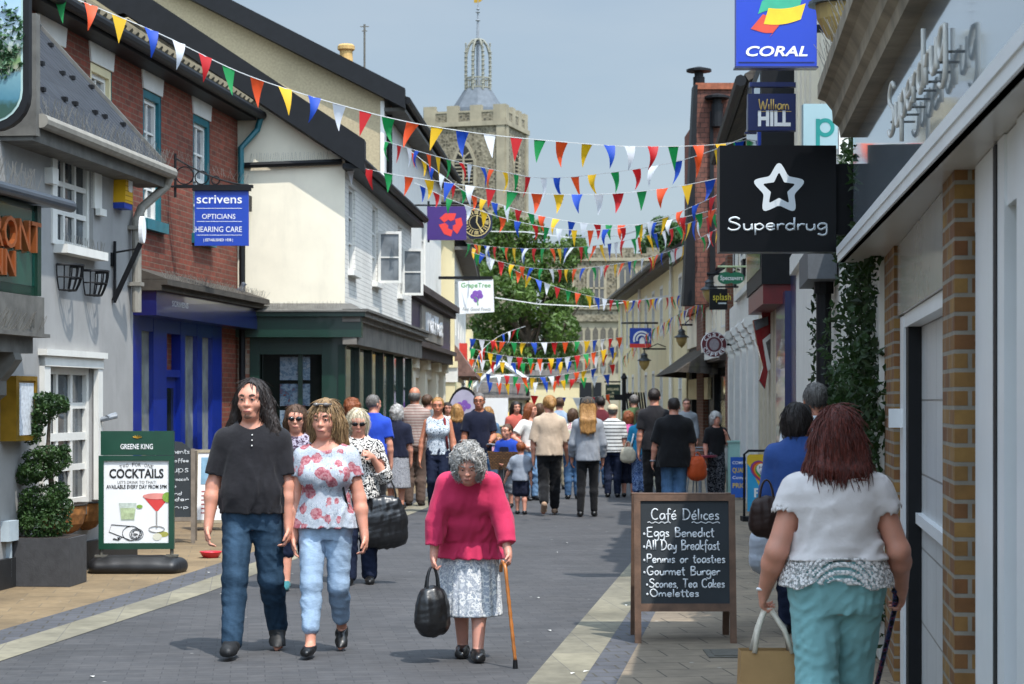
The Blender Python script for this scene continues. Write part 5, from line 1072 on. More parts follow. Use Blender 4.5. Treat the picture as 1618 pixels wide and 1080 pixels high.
# ------------------------------------------------------------------ people: one continuous skin each, grown from a distance field
class SDF:
    def __init__(s, lo, hi, v):
        s.lo = np.array(lo, float); s.v = v; s.n = np.ceil((np.array(hi)-s.lo)/v).astype(int)+1
        s.ax = [(s.lo[i]+v*np.arange(s.n[i])).astype(np.float32) for i in range(3)]; s.D = np.full(s.n, .12, np.float32)
    def sub(s, lo, hi):
        sl = []
        for i in range(3):
            a = int(max(0, math.floor((lo[i]-s.lo[i])/s.v))); b = int(min(s.n[i], math.ceil((hi[i]-s.lo[i])/s.v)+1))
            if b <= a: return None, None
            sl.append(slice(a, b))
        return tuple(sl), (s.ax[0][sl[0]][:, None, None], s.ax[1][sl[1]][None, :, None], s.ax[2][sl[2]][None, None, :])
    def add(s, fn, lo, hi, k=.02, mode='u', m=.07):
        sl, g = s.sub([a-m for a in lo], [a+m for a in hi])
        if sl is None: return
        a = s.D[sl]; b = fn(*g).astype(np.float32)
        if mode == 'u':
            h = np.clip(.5+.5*(a-b)/k, 0, 1); s.D[sl] = a+(b-a)*h-k*h*(1-h)
        else: s.D[sl] = np.maximum(a, -b)
    def cap(s, a, b, ra, rb, k=.02, sq=1., mode='u'):
        a = np.array(a, float); b = np.array(b, float); ab = b-a; L2 = max(1e-9, ab @ ab); r = max(ra, rb)*max(1, sq)
        def fn(X, Y, Z):
            px, py, pz = X-a[0], (Y-a[1]), Z-a[2]; t = np.clip((px*ab[0]+py*ab[1]+pz*ab[2])/L2, 0, 1)
            return np.sqrt((px-t*ab[0])**2+((py-t*ab[1])*(1/sq))**2+(pz-t*ab[2])**2)-(ra+t*(rb-ra))
        s.add(fn, np.minimum(a, b)-r, np.maximum(a, b)+r, k, mode)
    def ell(s, c, r, k=.02, M=None, mode='u'):
        c = np.array(c, float); r = np.array(r, float); R = np.eye(3) if M is None else M; rm = r.max()
        def fn(X, Y, Z):
            x, y, z = X-c[0], Y-c[1], Z-c[2]; q = [(x*R[0, i]+y*R[1, i]+z*R[2, i])/r[i] for i in range(3)]
            l = np.sqrt(q[0]**2+q[1]**2+q[2]**2); return (l-1)*r.min()*(.5+.5*np.clip(l, 0, 1))
        s.add(fn, c-rm, c+rm, k, mode)
    def cutz(s, z0=None, z1=None):
        Z = s.ax[2][None, None, :]
        if z0 is not None: s.D = np.maximum(s.D, z0-Z)
        if z1 is not None: s.D = np.maximum(s.D, Z-z1)
    def warp(s, amp, wl, seed, stretch=(1, 1, 1)):
        r = np.random.RandomState(seed); X, Y, Z = s.ax[0][:, None, None], s.ax[1][None, :, None], s.ax[2][None, None, :]; o = 0
        for i in range(5):
            d = r.normal(size=3)*np.array(stretch); d /= np.linalg.norm(d); w = wl*r.uniform(.6, 1.5); o = o+np.sin((d[0]*X+d[1]*Y+d[2]*Z)*2*math.pi/w+r.uniform(0, 6)+1.3*np.sin((d[1]*X-d[0]*Y+.6*d[2]*Z)*2*math.pi/(w*2.1)+r.uniform(0, 6)))
        s.D = s.D+(amp*.3*o).astype(np.float32)
    def folds(s, amp, wl, seed, vert=.4, ztop=None, zbot=None):
        """sharp cloth creases: ridged waves, warped, stronger towards the hem"""
        r = np.random.RandomState(seed); X, Y, Z = s.ax[0][:, None, None], s.ax[1][None, :, None], s.ax[2][None, None, :]; o = 0
        for i in range(4):
            d = r.normal(size=3)*np.array((1, 1, vert)); d /= np.linalg.norm(d); w = wl*r.uniform(.7, 1.5); f = r.normal(size=3); f /= np.linalg.norm(f)
            ph = (d[0]*X+d[1]*Y+d[2]*Z)/w*math.pi+r.uniform(0, 6)+1.7*np.sin((f[0]*X+f[1]*Y+f[2]*Z)*5/wl*.25+r.uniform(0, 6)); m = .5+.5*np.sin((f[1]*X+f[2]*Y+f[0]*Z)*2.2/wl+r.uniform(0, 6)); o = o+(np.abs(np.sin(ph))-.55)*m
        if ztop is not None: o = o*np.clip((ztop-Z)/(ztop-zbot), .25, 1)
        s.D = s.D+(amp*o).astype(np.float32)
    def mesh(s):
        D = s.D; I = D < 0; N = np.array(D.shape)-1
        c = [I[i:i+N[0], j:j+N[1], k:k+N[2]] for i in (0, 1) for j in (0, 1) for k in (0, 1)]
        al = np.logical_and.reduce(c); an = np.logical_or.reduce(c); act = an & ~al; idx = np.argwhere(act)
        if len(idx) == 0: return np.zeros((0, 3)), []
        num = np.full(act.shape, -1, np.int64); num[act] = np.arange(len(idx))
        cv = {(i, j, k): D[idx[:, 0]+i, idx[:, 1]+j, idx[:, 2]+k] for i in (0, 1) for j in (0, 1) for k in (0, 1)}
        P_ = np.zeros((len(idx), 3)); C = np.zeros(len(idx))
        for p in cv:
            for ax in range(3):
                if p[ax] == 0:
                    q = list(p); q[ax] = 1; q = tuple(q); a, b = cv[p], cv[q]; m = (a < 0) != (b < 0); t = np.where(m, a/np.where(m, a-b, 1), 0)
                    e = np.array(p, float)[None, :].repeat(len(idx), 0); e[:, ax] += t; P_[m] += e[m]; C[m] += 1
        vs = s.lo+(idx+P_/C[:, None])*s.v; fs = []
        for ax in range(3):
            o1, o2 = (ax+1) % 3, (ax+2) % 3; sl0 = [slice(1, n-1) for n in D.shape]; sl0[ax] = slice(0, D.shape[ax]-1); sl1 = list(sl0); sl1[ax] = slice(1, D.shape[ax])
            A, B = I[tuple(sl0)], I[tuple(sl1)]; ch = np.argwhere(A != B); base = ch.copy(); base[:, o1] += 1; base[:, o2] += 1
            q = []
            for d1, d2 in ((-1, -1), (0, -1), (0, 0), (-1, 0)):
                w = base.copy(); w[:, o1] += d1; w[:, o2] += d2; q.append(num[w[:, 0], w[:, 1], w[:, 2]])
            q = np.stack(q, 1); fl = A[tuple(ch.T)]; q[~fl] = q[~fl][:, ::-1]; fs.append(q)
        return vs, np.concatenate(fs)
    def build(s, name, m, parent):
        vs, fs = s.mesh(); me = bpy.data.meshes.new(name); nf = len(fs)
        if nf: 
            fs = fs[(fs >= 0).all(1)]; nf = len(fs)
            me.vertices.add(len(vs)); me.vertices.foreach_set('co', vs.astype(np.float32).ravel()); me.loops.add(nf*4); me.loops.foreach_set('vertex_index', fs.astype(np.int32).ravel())
            me.polygons.add(nf); me.polygons.foreach_set('loop_start', np.arange(0, nf*4, 4, dtype=np.int32)); me.update(calc_edges=True); me.validate()
            me.polygons.foreach_set('use_smooth', np.ones(len(me.polygons), bool))
        me.materials.append(m); o = bpy.data.objects.new(name, me); COL.objects.link(o); o.parent = parent; return o
def rotz(a): c, s = math.cos(a), math.sin(a); return np.array([[c, -s, 0], [s, c, 0], [0, 0, 1]])
def rotx(a): c, s = math.cos(a), math.sin(a); return np.array([[1, 0, 0], [0, c, -s], [0, s, c]])
def roty(a): c, s = math.cos(a), math.sin(a); return np.array([[c, 0, s], [0, 1, 0], [-s, 0, c]])
def nrm(v): v = np.array(v, float); return v/np.linalg.norm(v)
def skin(name, c):
    if name in _M: return _M[name]
    m = NT(name); v = m.coords(); c = lin(c); n = m.noise(v, 14, 4)
    m.col(m.mix([x*.9 for x in c], [min(1, c[0]*1.08), c[1]*1.0, c[2]*.98], m.ramp(n, [(.3, 0.), (.7, 1.)]))); m.b.inputs['Roughness'].default_value = .5
    m.b.inputs['Subsurface Weight'].default_value = .15; m.b.inputs['Subsurface Radius'].default_value = (.01, .004, .002); m.b.inputs['Subsurface Scale'].default_value = 1
    m.bump(m.noise(v, 160, 3), .15, .002); _M[name] = m.mat; return m.mat
def hairm(name, c1, c2):
    if name in _M: return _M[name]
    m = NT(name); v = m.coords(scale=(1, 1, .16)); n = m.noise(v, 130, 4, .6)
    m.col(m.mix(lin(c1), lin(c2), m.ramp(n, [(.35, 0.), (.65, 1.)]))); m.b.inputs['Roughness'].default_value = .5; m.bump(n, .9, .01); _M[name] = m.mat; return m.mat
def cloth(name, c, var=.1, bs=.25, rough=.85, weave=420):
    if name in _M: return _M[name]
    m = NT(name); v = m.coords(); c = lin(c); n = m.noise(v, 5, 4)
    m.col(m.mix([x*(1-var) for x in c], [min(1, x*(1+var)) for x in c], m.ramp(n, [(.3, 0.), (.7, 1.)]))); m.b.inputs['Roughness'].default_value = rough; m.b.inputs['Specular IOR Level'].default_value = .25; m.b.inputs['Sheen Weight'].default_value = .1
    ad = m.n('Math', operation='MULTIPLY_ADD', i_1=.15); m.l(m.noise(v, weave, 2), ad.inputs[0]); m.l(m.noise(v, 9, 3, .5), ad.inputs[2]); m.bump(ad.outputs[0], bs*1.6, .03); _M[name] = m.mat; return m.mat
def spots(name, base, stops, scale=30., kind='noise', rough=.85, aniso=(1, 1, 1), extra=None):
    """printed cloth: colour steps of a noise or cell pattern"""
    if name in _M: return _M[name]
    m = NT(name); v = m.coords(scale=aniso)
    if kind == 'noise': f = m.noise(v, scale, 3, .6)
    else: vo = m.n('TexVoronoi', i_Scale=scale, feature='F1'); m.l(v, vo.inputs['Vector']); f = vo.outputs['Distance']
    out = m.ramp(f, stops, 'CONSTANT')
    if extra:
        vo = m.n('TexVoronoi', i_Scale=extra[0]); m.l(v, vo.inputs['Vector']); wob = m.n('Math', operation='MULTIPLY_ADD', i_1=.35); m.l(m.noise(v, extra[0]*4, 3), wob.inputs[0]); m.l(vo.outputs['Distance'], wob.inputs[2])
        out = m.mix(m.ramp(m.noise(v, extra[0]*5, 2), [(.45, extra[3]), (.55, extra[2])]), out, m.ramp(wob.outputs[0], [(extra[1], 0.), (extra[1]+.03, 1.)]))
    m.col(out); m.b.inputs['Roughness'].default_value = rough; m.b.inputs['Specular IOR Level'].default_value = .25; m.bump(m.noise(m.coords(), 9, 3), .35, .03); _M[name] = m.mat; return m.mat
def stripes(name, c1, c2, period, duty=.5):
    if name in _M: return _M[name]
    m = NT(name); v = m.coords(); sp = m.n('SeparateXYZ'); m.l(v, sp.inputs[0]); d = m.n('Math', operation='DIVIDE', i_1=period); m.l(sp.outputs[2], d.inputs[0]); f = m.n('Math', operation='FRACT'); m.l(d.outputs[0], f.inputs[0])
    m.col(m.ramp(f.outputs[0], [(0, c1), (duty, c2)], 'CONSTANT')); m.b.inputs['Roughness'].default_value = .85; _M[name] = m.mat; return m.mat
SK = skin('skin_fair', '#c98f78'); SKT = skin('skin_tan', '#b87a5e'); SKO = skin('skin_pale_pink', '#c9927f')
m_eye = mat('eye_white', '#c8c0ba', .25, .02); m_iris = mat('eye_dark', '#1d1713', .2, .1); m_lip = mat('lip', '#8d4a43', .5, .1); m_shade = mat('sunglass_lens', '#0d0d0f', .1, .1); m_brow = mat('brow_hair', '#4a3a30', .8, .2)
m_sole = mat('sole', '#2a2624', .8, .2, 20)
ARM0 = ((.16, .02, -1), (.06, .16, -1))       # relaxed arm: directions of upper arm and forearm as (outwards, forwards, up)
class Person:
    def __init__(s, label, px, py, d, H, yaw=0., w=1., belly=0., bust=0., vox=.013, skinm=None, lean=0., stoop=0., head=(0, 0), arms=(ARM0, ARM0), legs=((0, 0, 0), (0, 0, 0)), curl=(.5, .5), child=False, group=None, hipw=1., thin=1., spread=None, nudge=0., low=None):
        s.H, s.w, s.v, s.belly, s.bust = H, w, vox, belly, bust; p = P(px, py, d) if py else P(px, 0, d)
        s.root = thing('person', label, 'person', (p.x, d, .004), group); s.root.rotation_euler = (0, 0, RD(yaw)); s.low = low
        s.skin = skinm or SK; s.lean, s.stoop, s.child = lean, stoop, child; h = H; s.fl = -1.                # facing local -Y
        hd = .147 if not child else .18; s.hh = hd*h; s.thin = thin
        zs = [.455, .50, .545, .60, .655, .715, .765, .80, .825, .845, .87]
        wa = [.076, .094, .098, .088, .083, .092, .099, .092, .062, .040, .033]
        de = [.056, .068, .068, .062, .059, .066, .066, .056, .046, .037, .035]
        if child: zs = [z*.96 for z in zs]
        s.tz = np.array(zs)*h; s.ta = np.array(wa)*h*w; s.td = np.array(de)*h*(w*.75+.25); s.ta[-2:] /= w**.6
        if hipw != 1: s.ta[:3] *= hipw; s.td[:3] *= (hipw+1)/2
        b = np.exp(-((s.tz/h-.61)/.07)**2)*belly; s.td += b*.6; s.ta += b*.5
        s.tc = s.curve(s.tz)-b*.45
        zz = np.linspace(s.tz[0], s.tz[-1], 60); s.ztab = zz
        def sm(a): q = np.interp(zz, s.tz, a); k = np.ones(7)/7; return np.convolve(np.pad(q, 3, mode='edge'), k, 'valid')
        s.at, s.dt, s.ct = sm(s.ta), sm(s.td), sm(s.tc)
        zsh = (.788 if not child else .755)*h; s.sh = {}; s.el = {}; s.wr = {}; s.hd = {}
        for i, sx in enumerate((-1, 1)):
            s.sh[sx] = np.array([sx*.095*h*w**.8, s.curve(zsh), zsh]); ua, fa = [np.array([sx*q[0], -q[1], q[2]], float) for q in arms[i][:2]]
            s.el[sx] = s.sh[sx]+nrm(ua)*.175*h; s.wr[sx] = s.el[sx]+nrm(fa)*.15*h; s.hd[sx] = nrm(np.array([sx*arms[i][2][0], -arms[i][2][1], arms[i][2][2]]) if len(arms[i]) > 2 else fa*.8+np.array([0, 0, -.3]))
        s.hip, s.kn, s.an = {}, {}, {}
        for i, sx in enumerate((-1, 1)):
            lx, ly, lz = legs[i][:3]; hp = np.array([sx*.05*h*hipw*w**.5, s.curve(.5*h), .505*h]); an = np.array([sx*(.052 if spread is None else spread)*h+lx, s.curve(.5*h)*.3-ly, .042*h+lz]); L1, L2 = .235*h, .232*h
            v = an-hp; L = min(np.linalg.norm(v), (L1+L2)*.999); a = (L1*L1-L2*L2+L*L)/(2*L); hh = math.sqrt(max(0, L1*L1-a*a)); vd = nrm(v); fw = np.array([0, -1., 0]); fw = nrm(fw-vd*(fw @ vd)); s.hip[sx] = hp; s.kn[sx] = hp+vd*a+fw*hh; s.an[sx] = hp+vd*L; s.sl = .010
            s.toe = getattr(s, 'toe', {}); s.toe[sx] = legs[i][3] if len(legs[i]) > 3 else 0.
        zn = s.tz[-1]-.01*h; s.nk = np.array([0, s.curve(zn), zn]); s.hc = s.nk+np.array([0, -.012*h-stoop*.12, s.hh*.49-stoop*.11]); s.HM = rotz(RD(head[0])) @ rotx(RD(head[1]))
        s.curl = curl
    def curve(s, z):
        t = (np.asarray(z)/s.H-.5)/.35; t = np.clip(t, 0, 1.2); return -(s.lean*t+s.stoop*.30*t*t)*s.H*.6
    def grid(s, lo, hi, v=None): return SDF(lo, hi, v or s.v)
    def torso(s, S, g=0., z0=None, z1=None, fit=1., flare=0., k=.03):
        z0 = s.tz[0] if z0 is None else z0; z1 = s.tz[-1] if z1 is None else z1; lo = (-.5, s.ct.min()-.35, z0-.02); hi = (.5, s.ct.max()+.35, z1+.02)
        def fn(X, Y, Z):
            Zc = np.maximum(Z, .52*s.H) if g > .012 else Z; a = np.interp(Zc, s.ztab, s.at)+g; d = np.interp(Zc, s.ztab, s.dt)+g; c = np.interp(Zc, s.ztab, s.ct)
            if fit != 1.:
                zt = s.H*.72; f = np.clip((zt-Z)/(zt-z0+1e-6), 0, 1); am, dm = np.interp(zt, s.ztab, s.at)+g, np.interp(zt, s.ztab, s.dt)+g; a = a+(np.maximum(a, am*fit)-a)*f; d = d+(np.maximum(d, dm*fit)-d)*f
            if flare: f = np.clip((s.H*.62-Z)/(s.H*.62-z0+1e-6), 0, 1); a = a+flare*f; d = d+flare*f*.8
            q = (np.abs(X/a)**2.3+np.abs((Y-c)/d)**2.3)**(1/2.3); e = (q-1)*np.minimum(a, d)*.95
            return np.maximum(np.maximum(e, z0-Z), Z-z1)
        S.add(fn, lo, hi, k, m=.03)
        for sx in (-1, 1): S.cap(s.sh[sx]*np.array([.3, 1, 1])+[0, .0, .016*s.H], s.sh[sx]+[-sx*.008*s.H, 0, -.012*s.H], .040*s.H+g, .033*s.H*s.w**.5+g, .045)
        if s.bust:
            zb = .715*s.H-s.bust*.2
            for sx in (-1, 1): S.ell([sx*.048*s.H*s.w, s.curve(zb)-.05*s.H*s.w-.02, zb], [.05*s.H*s.w+g, s.bust+.025+g, .045*s.H+g], .05)
    def arm(s, S, sx, g=0., frac=2., k=.025, fl=1.):
        """frac 0..1 along the upper arm, 1..2 along the forearm"""
        t = s.thin*s.w**.5*s.H; a, e, w = s.sh[sx], s.el[sx], s.wr[sx]
        f = min(1, frac); S.cap(a, a+(e-a)*f, .0295*t+g, (.0295-.004*f)*t+g*fl, k)
        if frac > 1: f = frac-1; m = e+(w-e)*.3; S.cap(e, m, .0255*t+g, .0262*t+g, k); S.cap(m, e+(w-e)*max(.31, f), .0262*t+g, (.0262-.0105*f)*t+g*fl, k)
    def hand(s, S, sx, fine):
        h = s.hd[sx]; q = s.H/1.75*(1.0 if not s.child else 1.1); w = s.wr[sx]; out = np.array([sx, 0, 0.]); m = nrm(-out-h*(-out @ h)); l = np.cross(h, m); l = l if l[1] < 0 else -l   # m palm faces body, l forwards (thumb side)
        M = np.stack([l, m, h], 1); c = s.curl[0 if sx < 0 else 1]; S.ell(w+h*.05*q, [.042*q, .018*q, .056*q], .012, M); S.cap(w-h*.02*q, w+h*.03*q, .024*q, .026*q, .015)
        for i, (o, L) in enumerate(((.030, .062), (.010, .07), (-.010, .066), (-.029, .052))):
            p = w+h*.092*q+l*o*q; d1 = nrm(h*math.cos(c*.9)+m*math.sin(c*.9)+l*o*2.2); d2 = nrm(h*math.cos(c*1.9)+m*math.sin(c*1.9)); a = p+d1*L*.55*q; S.cap(p-h*.02*q, a, .0095*q, .0088*q, .004); S.cap(a, a+d2*L*.55*q, .0088*q, .0072*q, .004)
        p = w+h*.03*q+l*.03*q; a = p+nrm(h*.75+l*.7+m*.25)*.045*q; S.cap(p, a, .0125*q, .011*q, .008); S.cap(a, a+nrm(h+l*.15+m*(.2+c*.4))*.035*q, .011*q, .0085*q, .005)
        s.grip = getattr(s, 'grip', {}); s.grip[sx] = w+h*.085*q+m*.028*q
    def leg(s, S, sx, g=0., z=(0, 2), k=.03, r=(.052, .036, .034, .0235), fl=0.):
        t = s.H*s.thin*s.w**.45; h, n, a = s.hip[sx], s.kn[sx], s.an[sx]; f = z[1]
        def lerp(p, q, u): return p+(q-p)*u
        if f <= 1: S.cap(h, lerp(h, n, f), r[0]*t+g, (r[0]+(r[1]-r[0])*f)*t+g+fl, k); return
        S.cap(h, n, r[0]*t+g, r[1]*t+g+fl*.4, k); u = f-1; cf = lerp(n, a, .3)+np.array([0, .008*s.H, 0])
        S.cap(n, cf, r[1]*t*.97+g+fl*.4, r[2]*t+g+fl*.6, k)
        if u > .3: S.cap(cf, lerp(n, a, u), r[2]*t+g+fl*.6, (r[2]+(r[3]-r[2])*(u-.3)/.7)*t+g+fl, k)
    def foot(s, S, sx, g=0., k=.012, heel=0., big=1.):
        q = s.H/1.75*big; a = s.an[sx]; T = s.toe[sx]; M = rotx(RD(T)); pt = lambda x, y, z: a+M @ (np.array([x, y, z])*q)
        z0 = -.042*s.H/q+.006+g*.6
        S.cap(pt(0, .035, z0+.032), pt(0, -.03, z0+.036), .032*q+g, .036*q+g, k); S.cap(pt(0, -.03, z0+.036), pt(sx*.012, -.125, z0+.02), .036*q+g, .028*q+g, .02); S.cap(pt(-sx*.014, -.10, z0+.018), pt(sx*.004, -.165, z0+.012), .022*q+g, .017*q+g, .02); S.cap(pt(sx*.02, -.10, z0+.016), pt(sx*.028, -.14, z0+.012), .02*q+g, .016*q+g, .02)
        S.cap(a, pt(0, .012, z0+.04), .026*q+g*.5, .032*q+g, .02)
    def headp(s, x, y, z): return s.hc+s.HM @ (np.array([x, y, z])*s.hh/.235)
    def body(s, feet=True, hands=True, hide=None):
        """the whole figure as one surface"""
        e = .12; xs = [p[0] for d in (s.wr, s.el, s.sh, s.an) for p in d.values()]; ys = [p[1] for d in (s.wr, s.el, s.an, s.kn) for p in d.values()]+[s.hc[1]-.08, .1]
        lo = [min(xs)-.22, min(ys)-.26, (s.low or -.01)]; hi = [max(xs)+.22, max(ys)+.24, max(s.hc[2]+s.hh*.62, 0)]
        S = s.grid(lo, hi); s.torso(S, -.009)
        for sx in (-1, 1):
            s.leg(S, sx, -hide if hide else 0.); s.arm(S, sx); 
            if hands: s.hand(S, sx, True)
            if feet: s.foot(S, sx)
        q = s.hh/.235; R = s.HM; E = lambda c, r, k=.02, mode='u', M=None: S.ell(s.headp(*c), np.array(r)*q, k*q, R if M is None else R @ M, mode); K = lambda a, b, ra, rb, k=.012: S.cap(s.headp(*a), s.headp(*b), ra*q, rb*q, k*q)
        S.cap(s.nk+np.array([0, .0, -.05*s.H]), s.headp(0, .012, -.06), .036*s.H*s.w**.4, .033*s.H*s.w**.4, .03)
        E((0, .014, .03), (.076, .093, .088)); E((0, -.022, -.045), (.060, .066, .072), .03); E((0, -.05, -.093), (.032, .034, .026), .025); E((0, -.06, .028), (.055, .03, .03), .03)
        for sx in (-1, 1): E((sx*.042, -.058, -.028), (.024, .024, .024), .025); E((sx*.078, .01, -.012), (.010, .020, .031), .008); K((sx*.012, -.083, .022), (sx*.052, -.07, .024), .009, .008, .014)
        for sx in (-1, 1): E((sx*.031, -.098, .004), (.017, .013, .010), .012, 's')
        K((0, -.080, .01), (0, -.101, -.028), .009, .0115); E((0, -.094, -.034), (.017, .013, .009), .012); E((0, -.090, -.060), (.024, .012, .008), .012); E((0, -.088, -.072), (.021, .012, .008), .01)
        s.bodyo = S.build('body', s.skin, s.root); return s.bodyo
    def face(s, brow=None, glasses=None, lips=None, beard=None):
        q = s.hh/.235; R = s.HM
        def disc(name, c, r, m, seg=12): 
            b = MB(); me = [(r[0]*math.cos(a)*math.cos(e), r[1]*math.sin(e), r[2]*math.sin(a)*math.cos(e)) for e in np.linspace(-1.57, 1.57, 7) for a in np.linspace(0, 2*math.pi, seg, endpoint=False)]
            vs = [tuple(s.headp(c[0]+x, c[1]+y, c[2]+z)) for x, y, z in me]; fs = [(i*seg+j, i*seg+(j+1) % seg, (i+1)*seg+(j+1) % seg, (i+1)*seg+j) for i in range(6) for j in range(seg)]; b.add(vs, fs)
            o = b.build(name, m, None, smooth=True); o.parent = s.root; return o
        for sx in (-1, 1):
            if glasses == 'dark': continue
            e = disc('eye', (sx*.031, -.081, .003), (.0135, .0105, .0065), m_eye); i_ = disc('iris', (sx*.031, -.0905, .003), (.0062, .003, .0062), m_iris); i_.parent = e
            b = MB(); b.tube([s.headp(sx*.015, -.094, .024), s.headp(sx*.033, -.092, .03), s.headp(sx*.05, -.078, .026)], [.006*q, .0065*q, .003*q], 6); o = b.build('eyebrow', brow or m_brow, None, smooth=True); o.parent = s.root
            b = MB(); b.tube([s.headp(sx*.016, -.088, .0085), s.headp(sx*.031, -.0935, .0115), s.headp(sx*.047, -.083, .007)], .0033*q, 6); o = b.build('eyelid', s.skin, None, smooth=True); o.parent = s.root
        disc('lip', (0, -.0975, -.066), (.022, .006, .006), lips or m_lip)
        if beard: disc('beard', (0, -.066, -.094), (.03, .024, .02), beard)
        if glasses:
            b = MB(); 
            for sx in (-1, 1):
                if glasses == 'dark': o = disc('sunglass_lens', (sx*.032, -.102, .002), (.027, .007, .02), m_shade)
                else: b.tube([s.headp(sx*.031+.022*math.cos(a), -.108+.01*abs(math.cos(a)), .002+.016*math.sin(a)) for a in np.linspace(0, 6.283, 13)], .0022*q, 5)
                b.tube([s.headp(sx*.056, -.1, .006), s.headp(sx*.08, -.05, .008), s.headp(sx*.083, .01, .0)], .003*q, 5)
            b.tube([s.headp(-.01, -.108, .006), s.headp(.01, -.108, .006)], .0025*q, 5); o = b.build('glasses', m_shade, None); o.parent = s.root
    def hair(s, style, m, seed=1, vox=None, sp=1., hs=1., fzo=None):
        q = s.hh/.235*hs; c = s.hc; hp_ = lambda *a: s.headp(*[v*hs for v in a]); r = .26*q; low = {'long': .34, 'longer': .46, 'bob': .17, 'mid': .24}.get(style, .15)*q
        S = s.grid(c-[r*1.1, r*.9, low+.05], c+[r*1.1, r*1.1, r*.85], vox or s.v*.8); R = s.HM; E = lambda a, rr, k=.02, mode='u': S.ell(hp_(*a), np.array(rr)*q, k, R, mode); K = lambda a, b, ra, rb, k=.02: S.cap(hp_(*a), hp_(*b), ra*q, rb*q, k)
        t = {'short': .004, 'fringe': .003, 'bald': .004, 'curly': .03, 'fluffy': .018}.get(style, .011)
        if style == 'fringe': E((0, .03, .0), (.080+t, .088+t, .075+t))
        else: E((0, .017, .032), (.077+t, .093+t, .088+t))
        if style in ('bob', 'fluffy', 'curly', 'mid', 'long', 'longer'):
            for sx in (-1, 1): E((sx*.055, .03, -.03), (.04+t*.5, .07, .085), .03)
            E((0, .07, -.035), (.075, .045, .09), .03)
        if style == 'curly': 
            rr = random.Random(seed)
            for k in range(70):
                a, b_ = rr.uniform(0, 6.28), rr.uniform(-.5, 1.4); E((.098*math.cos(a)*math.cos(b_), .02+.11*math.sin(a)*math.cos(b_), .028+.108*math.sin(b_)), (.022, .022, .022), .012)
        if style == 'fluffy':
            rr = random.Random(seed)
            for k in range(30): a, b_ = rr.uniform(0, 6.28), rr.uniform(-.4, 1.4); E((.085*math.cos(a)*math.cos(b_), .02+.1*math.sin(a)*math.cos(b_), .03+.098*math.sin(b_)), (.026, .026, .022), .015)
        if style in ('long', 'longer', 'mid'):
            L = {'mid': -.16, 'long': -.27, 'longer': -.36}[style]
            for x in (-.07, -.04, 0, .04, .07): K((x, .05+.03*(1-abs(x)/.07), -.02), (x*1.15, .08+(.06 if style != 'mid' else .01), max(L, -.2)+abs(x)*.3), .04, .03, .03); K((x*1.15, .08+(.06 if style != 'mid' else .01), max(L, -.2)+abs(x)*.3), (x*1.2, .08+(.075 if style != 'mid' else .01), L+abs(x)*.4), .03, .022, .03)
            for sx in (-1, 1): K((sx*.075, .01*sp, -.01), (sx*.088*sp, .02, L*.85), .026+.02*(sp-1), .02+.04*(sp-1), .025)
        if style == 'bun': E((0, .10, -.01), (.04, .045, .05))
        if style == 'ponytail': E((0, .10, .02), (.03, .03, .03)); K((0, .11, .01), (0, .125, -.2), .035, .015)
        S.warp(.0028 if style not in ('curly', 'fluffy') else .005, .028, seed, (1, 1, .25))
        fz = {'short': .045, 'fringe': .2, 'bald': .2, 'curly': .05, 'fluffy': .055, 'mid': .055, 'long': .075, 'bob': .035}.get(style, .055) if fzo is None else fzo
        if style == 'fringe': E((0, -.02, .13), (.09, .12, .085), mode='s')
        E((0, -.105, fz-.095), (.064 if style in ('bob', 'mid') else .070, .085, .095), mode='s')
        if style in ('short', 'fringe', 'bun'): E((0, -.06, -.10), (.12, .10, .085), mode='s'); 
        if style in ('short', 'fringe'): 
            for sx in (-1, 1): E((sx*.085, -.01, -.045), (.03, .05, .05), mode='s')
        o = S.build('hair', m, s.root); me = o.data; N = len(me.vertices); rr = random.Random(seed+50); b = MB()
        cnt = 900 if s.v < .0095 else (420 if s.v < .012 else 130)
        if style == 'fringe': cnt //= 6
        for _ in range(cnt if N else 0):
            vtx = me.vertices[rr.randrange(N)]; p = Vector(vtx.co); n_ = Vector(vtx.normal); j = Vector((rr.gauss(0, 1), rr.gauss(0, 1), rr.gauss(0, 1)))
            if style in ('curly', 'fluffy'): t = (j-n_*j.dot(n_)).normalized(); L = .035*q*rr.uniform(.6, 1.4); cv = .5
            else: t = Vector((0, .15, -1))+j*.16; t = (t-n_*t.dot(n_)); t = t.normalized() if t.length > .05 else j.normalized(); L = (.06 if style in ('mid', 'long', 'longer', 'bob', 'ponytail') else .025)*q*rr.uniform(.6, 1.5); cv = .12
            pts = [p+n_*(.001+cv*.02*q*math.sin(k/4*math.pi))+t*(L*k/4)+j*(.004*q*(k/4)**2)-Vector((0, 0, .012*q))*(k/4)**2 for k in range(5)]
            b.tube(pts, [.0026*q, .003*q, .0026*q, .002*q, .0006*q], 3, cap=False)
        if b.v: st = b.build('strands', m, None, smooth=True, fixn=False); st.parent = o
        return o
    def top(s, m, hem=.48, sleeve=.62, g=.014, fit=1.02, flare=0., neck=(.052, .06, .045), wr=.004, seed=3, name='shirt', vneck=0., sg=.008, cutoff=None, keep=None, sleeves=(1, 1)):
        h = s.H; xs = [p[0] for d in (s.wr, s.el, s.sh) for p in d.values()]; ys = [p[1] for d in (s.wr, s.el) for p in d.values()]
        S = s.grid([min(xs)-.18, min(min(ys), s.ct.min())-.32, hem*h-.05], [max(xs)+.18, max(max(ys), s.ct.max())+.32, s.tz[-1]+.06])
        s.torso(S, g, hem*h, None, fit, flare)
        for sx in (-1, 1):
            if sleeve > 0: s.arm(S, sx, g*.9+sg*.4, sleeve, .03, 1.5)
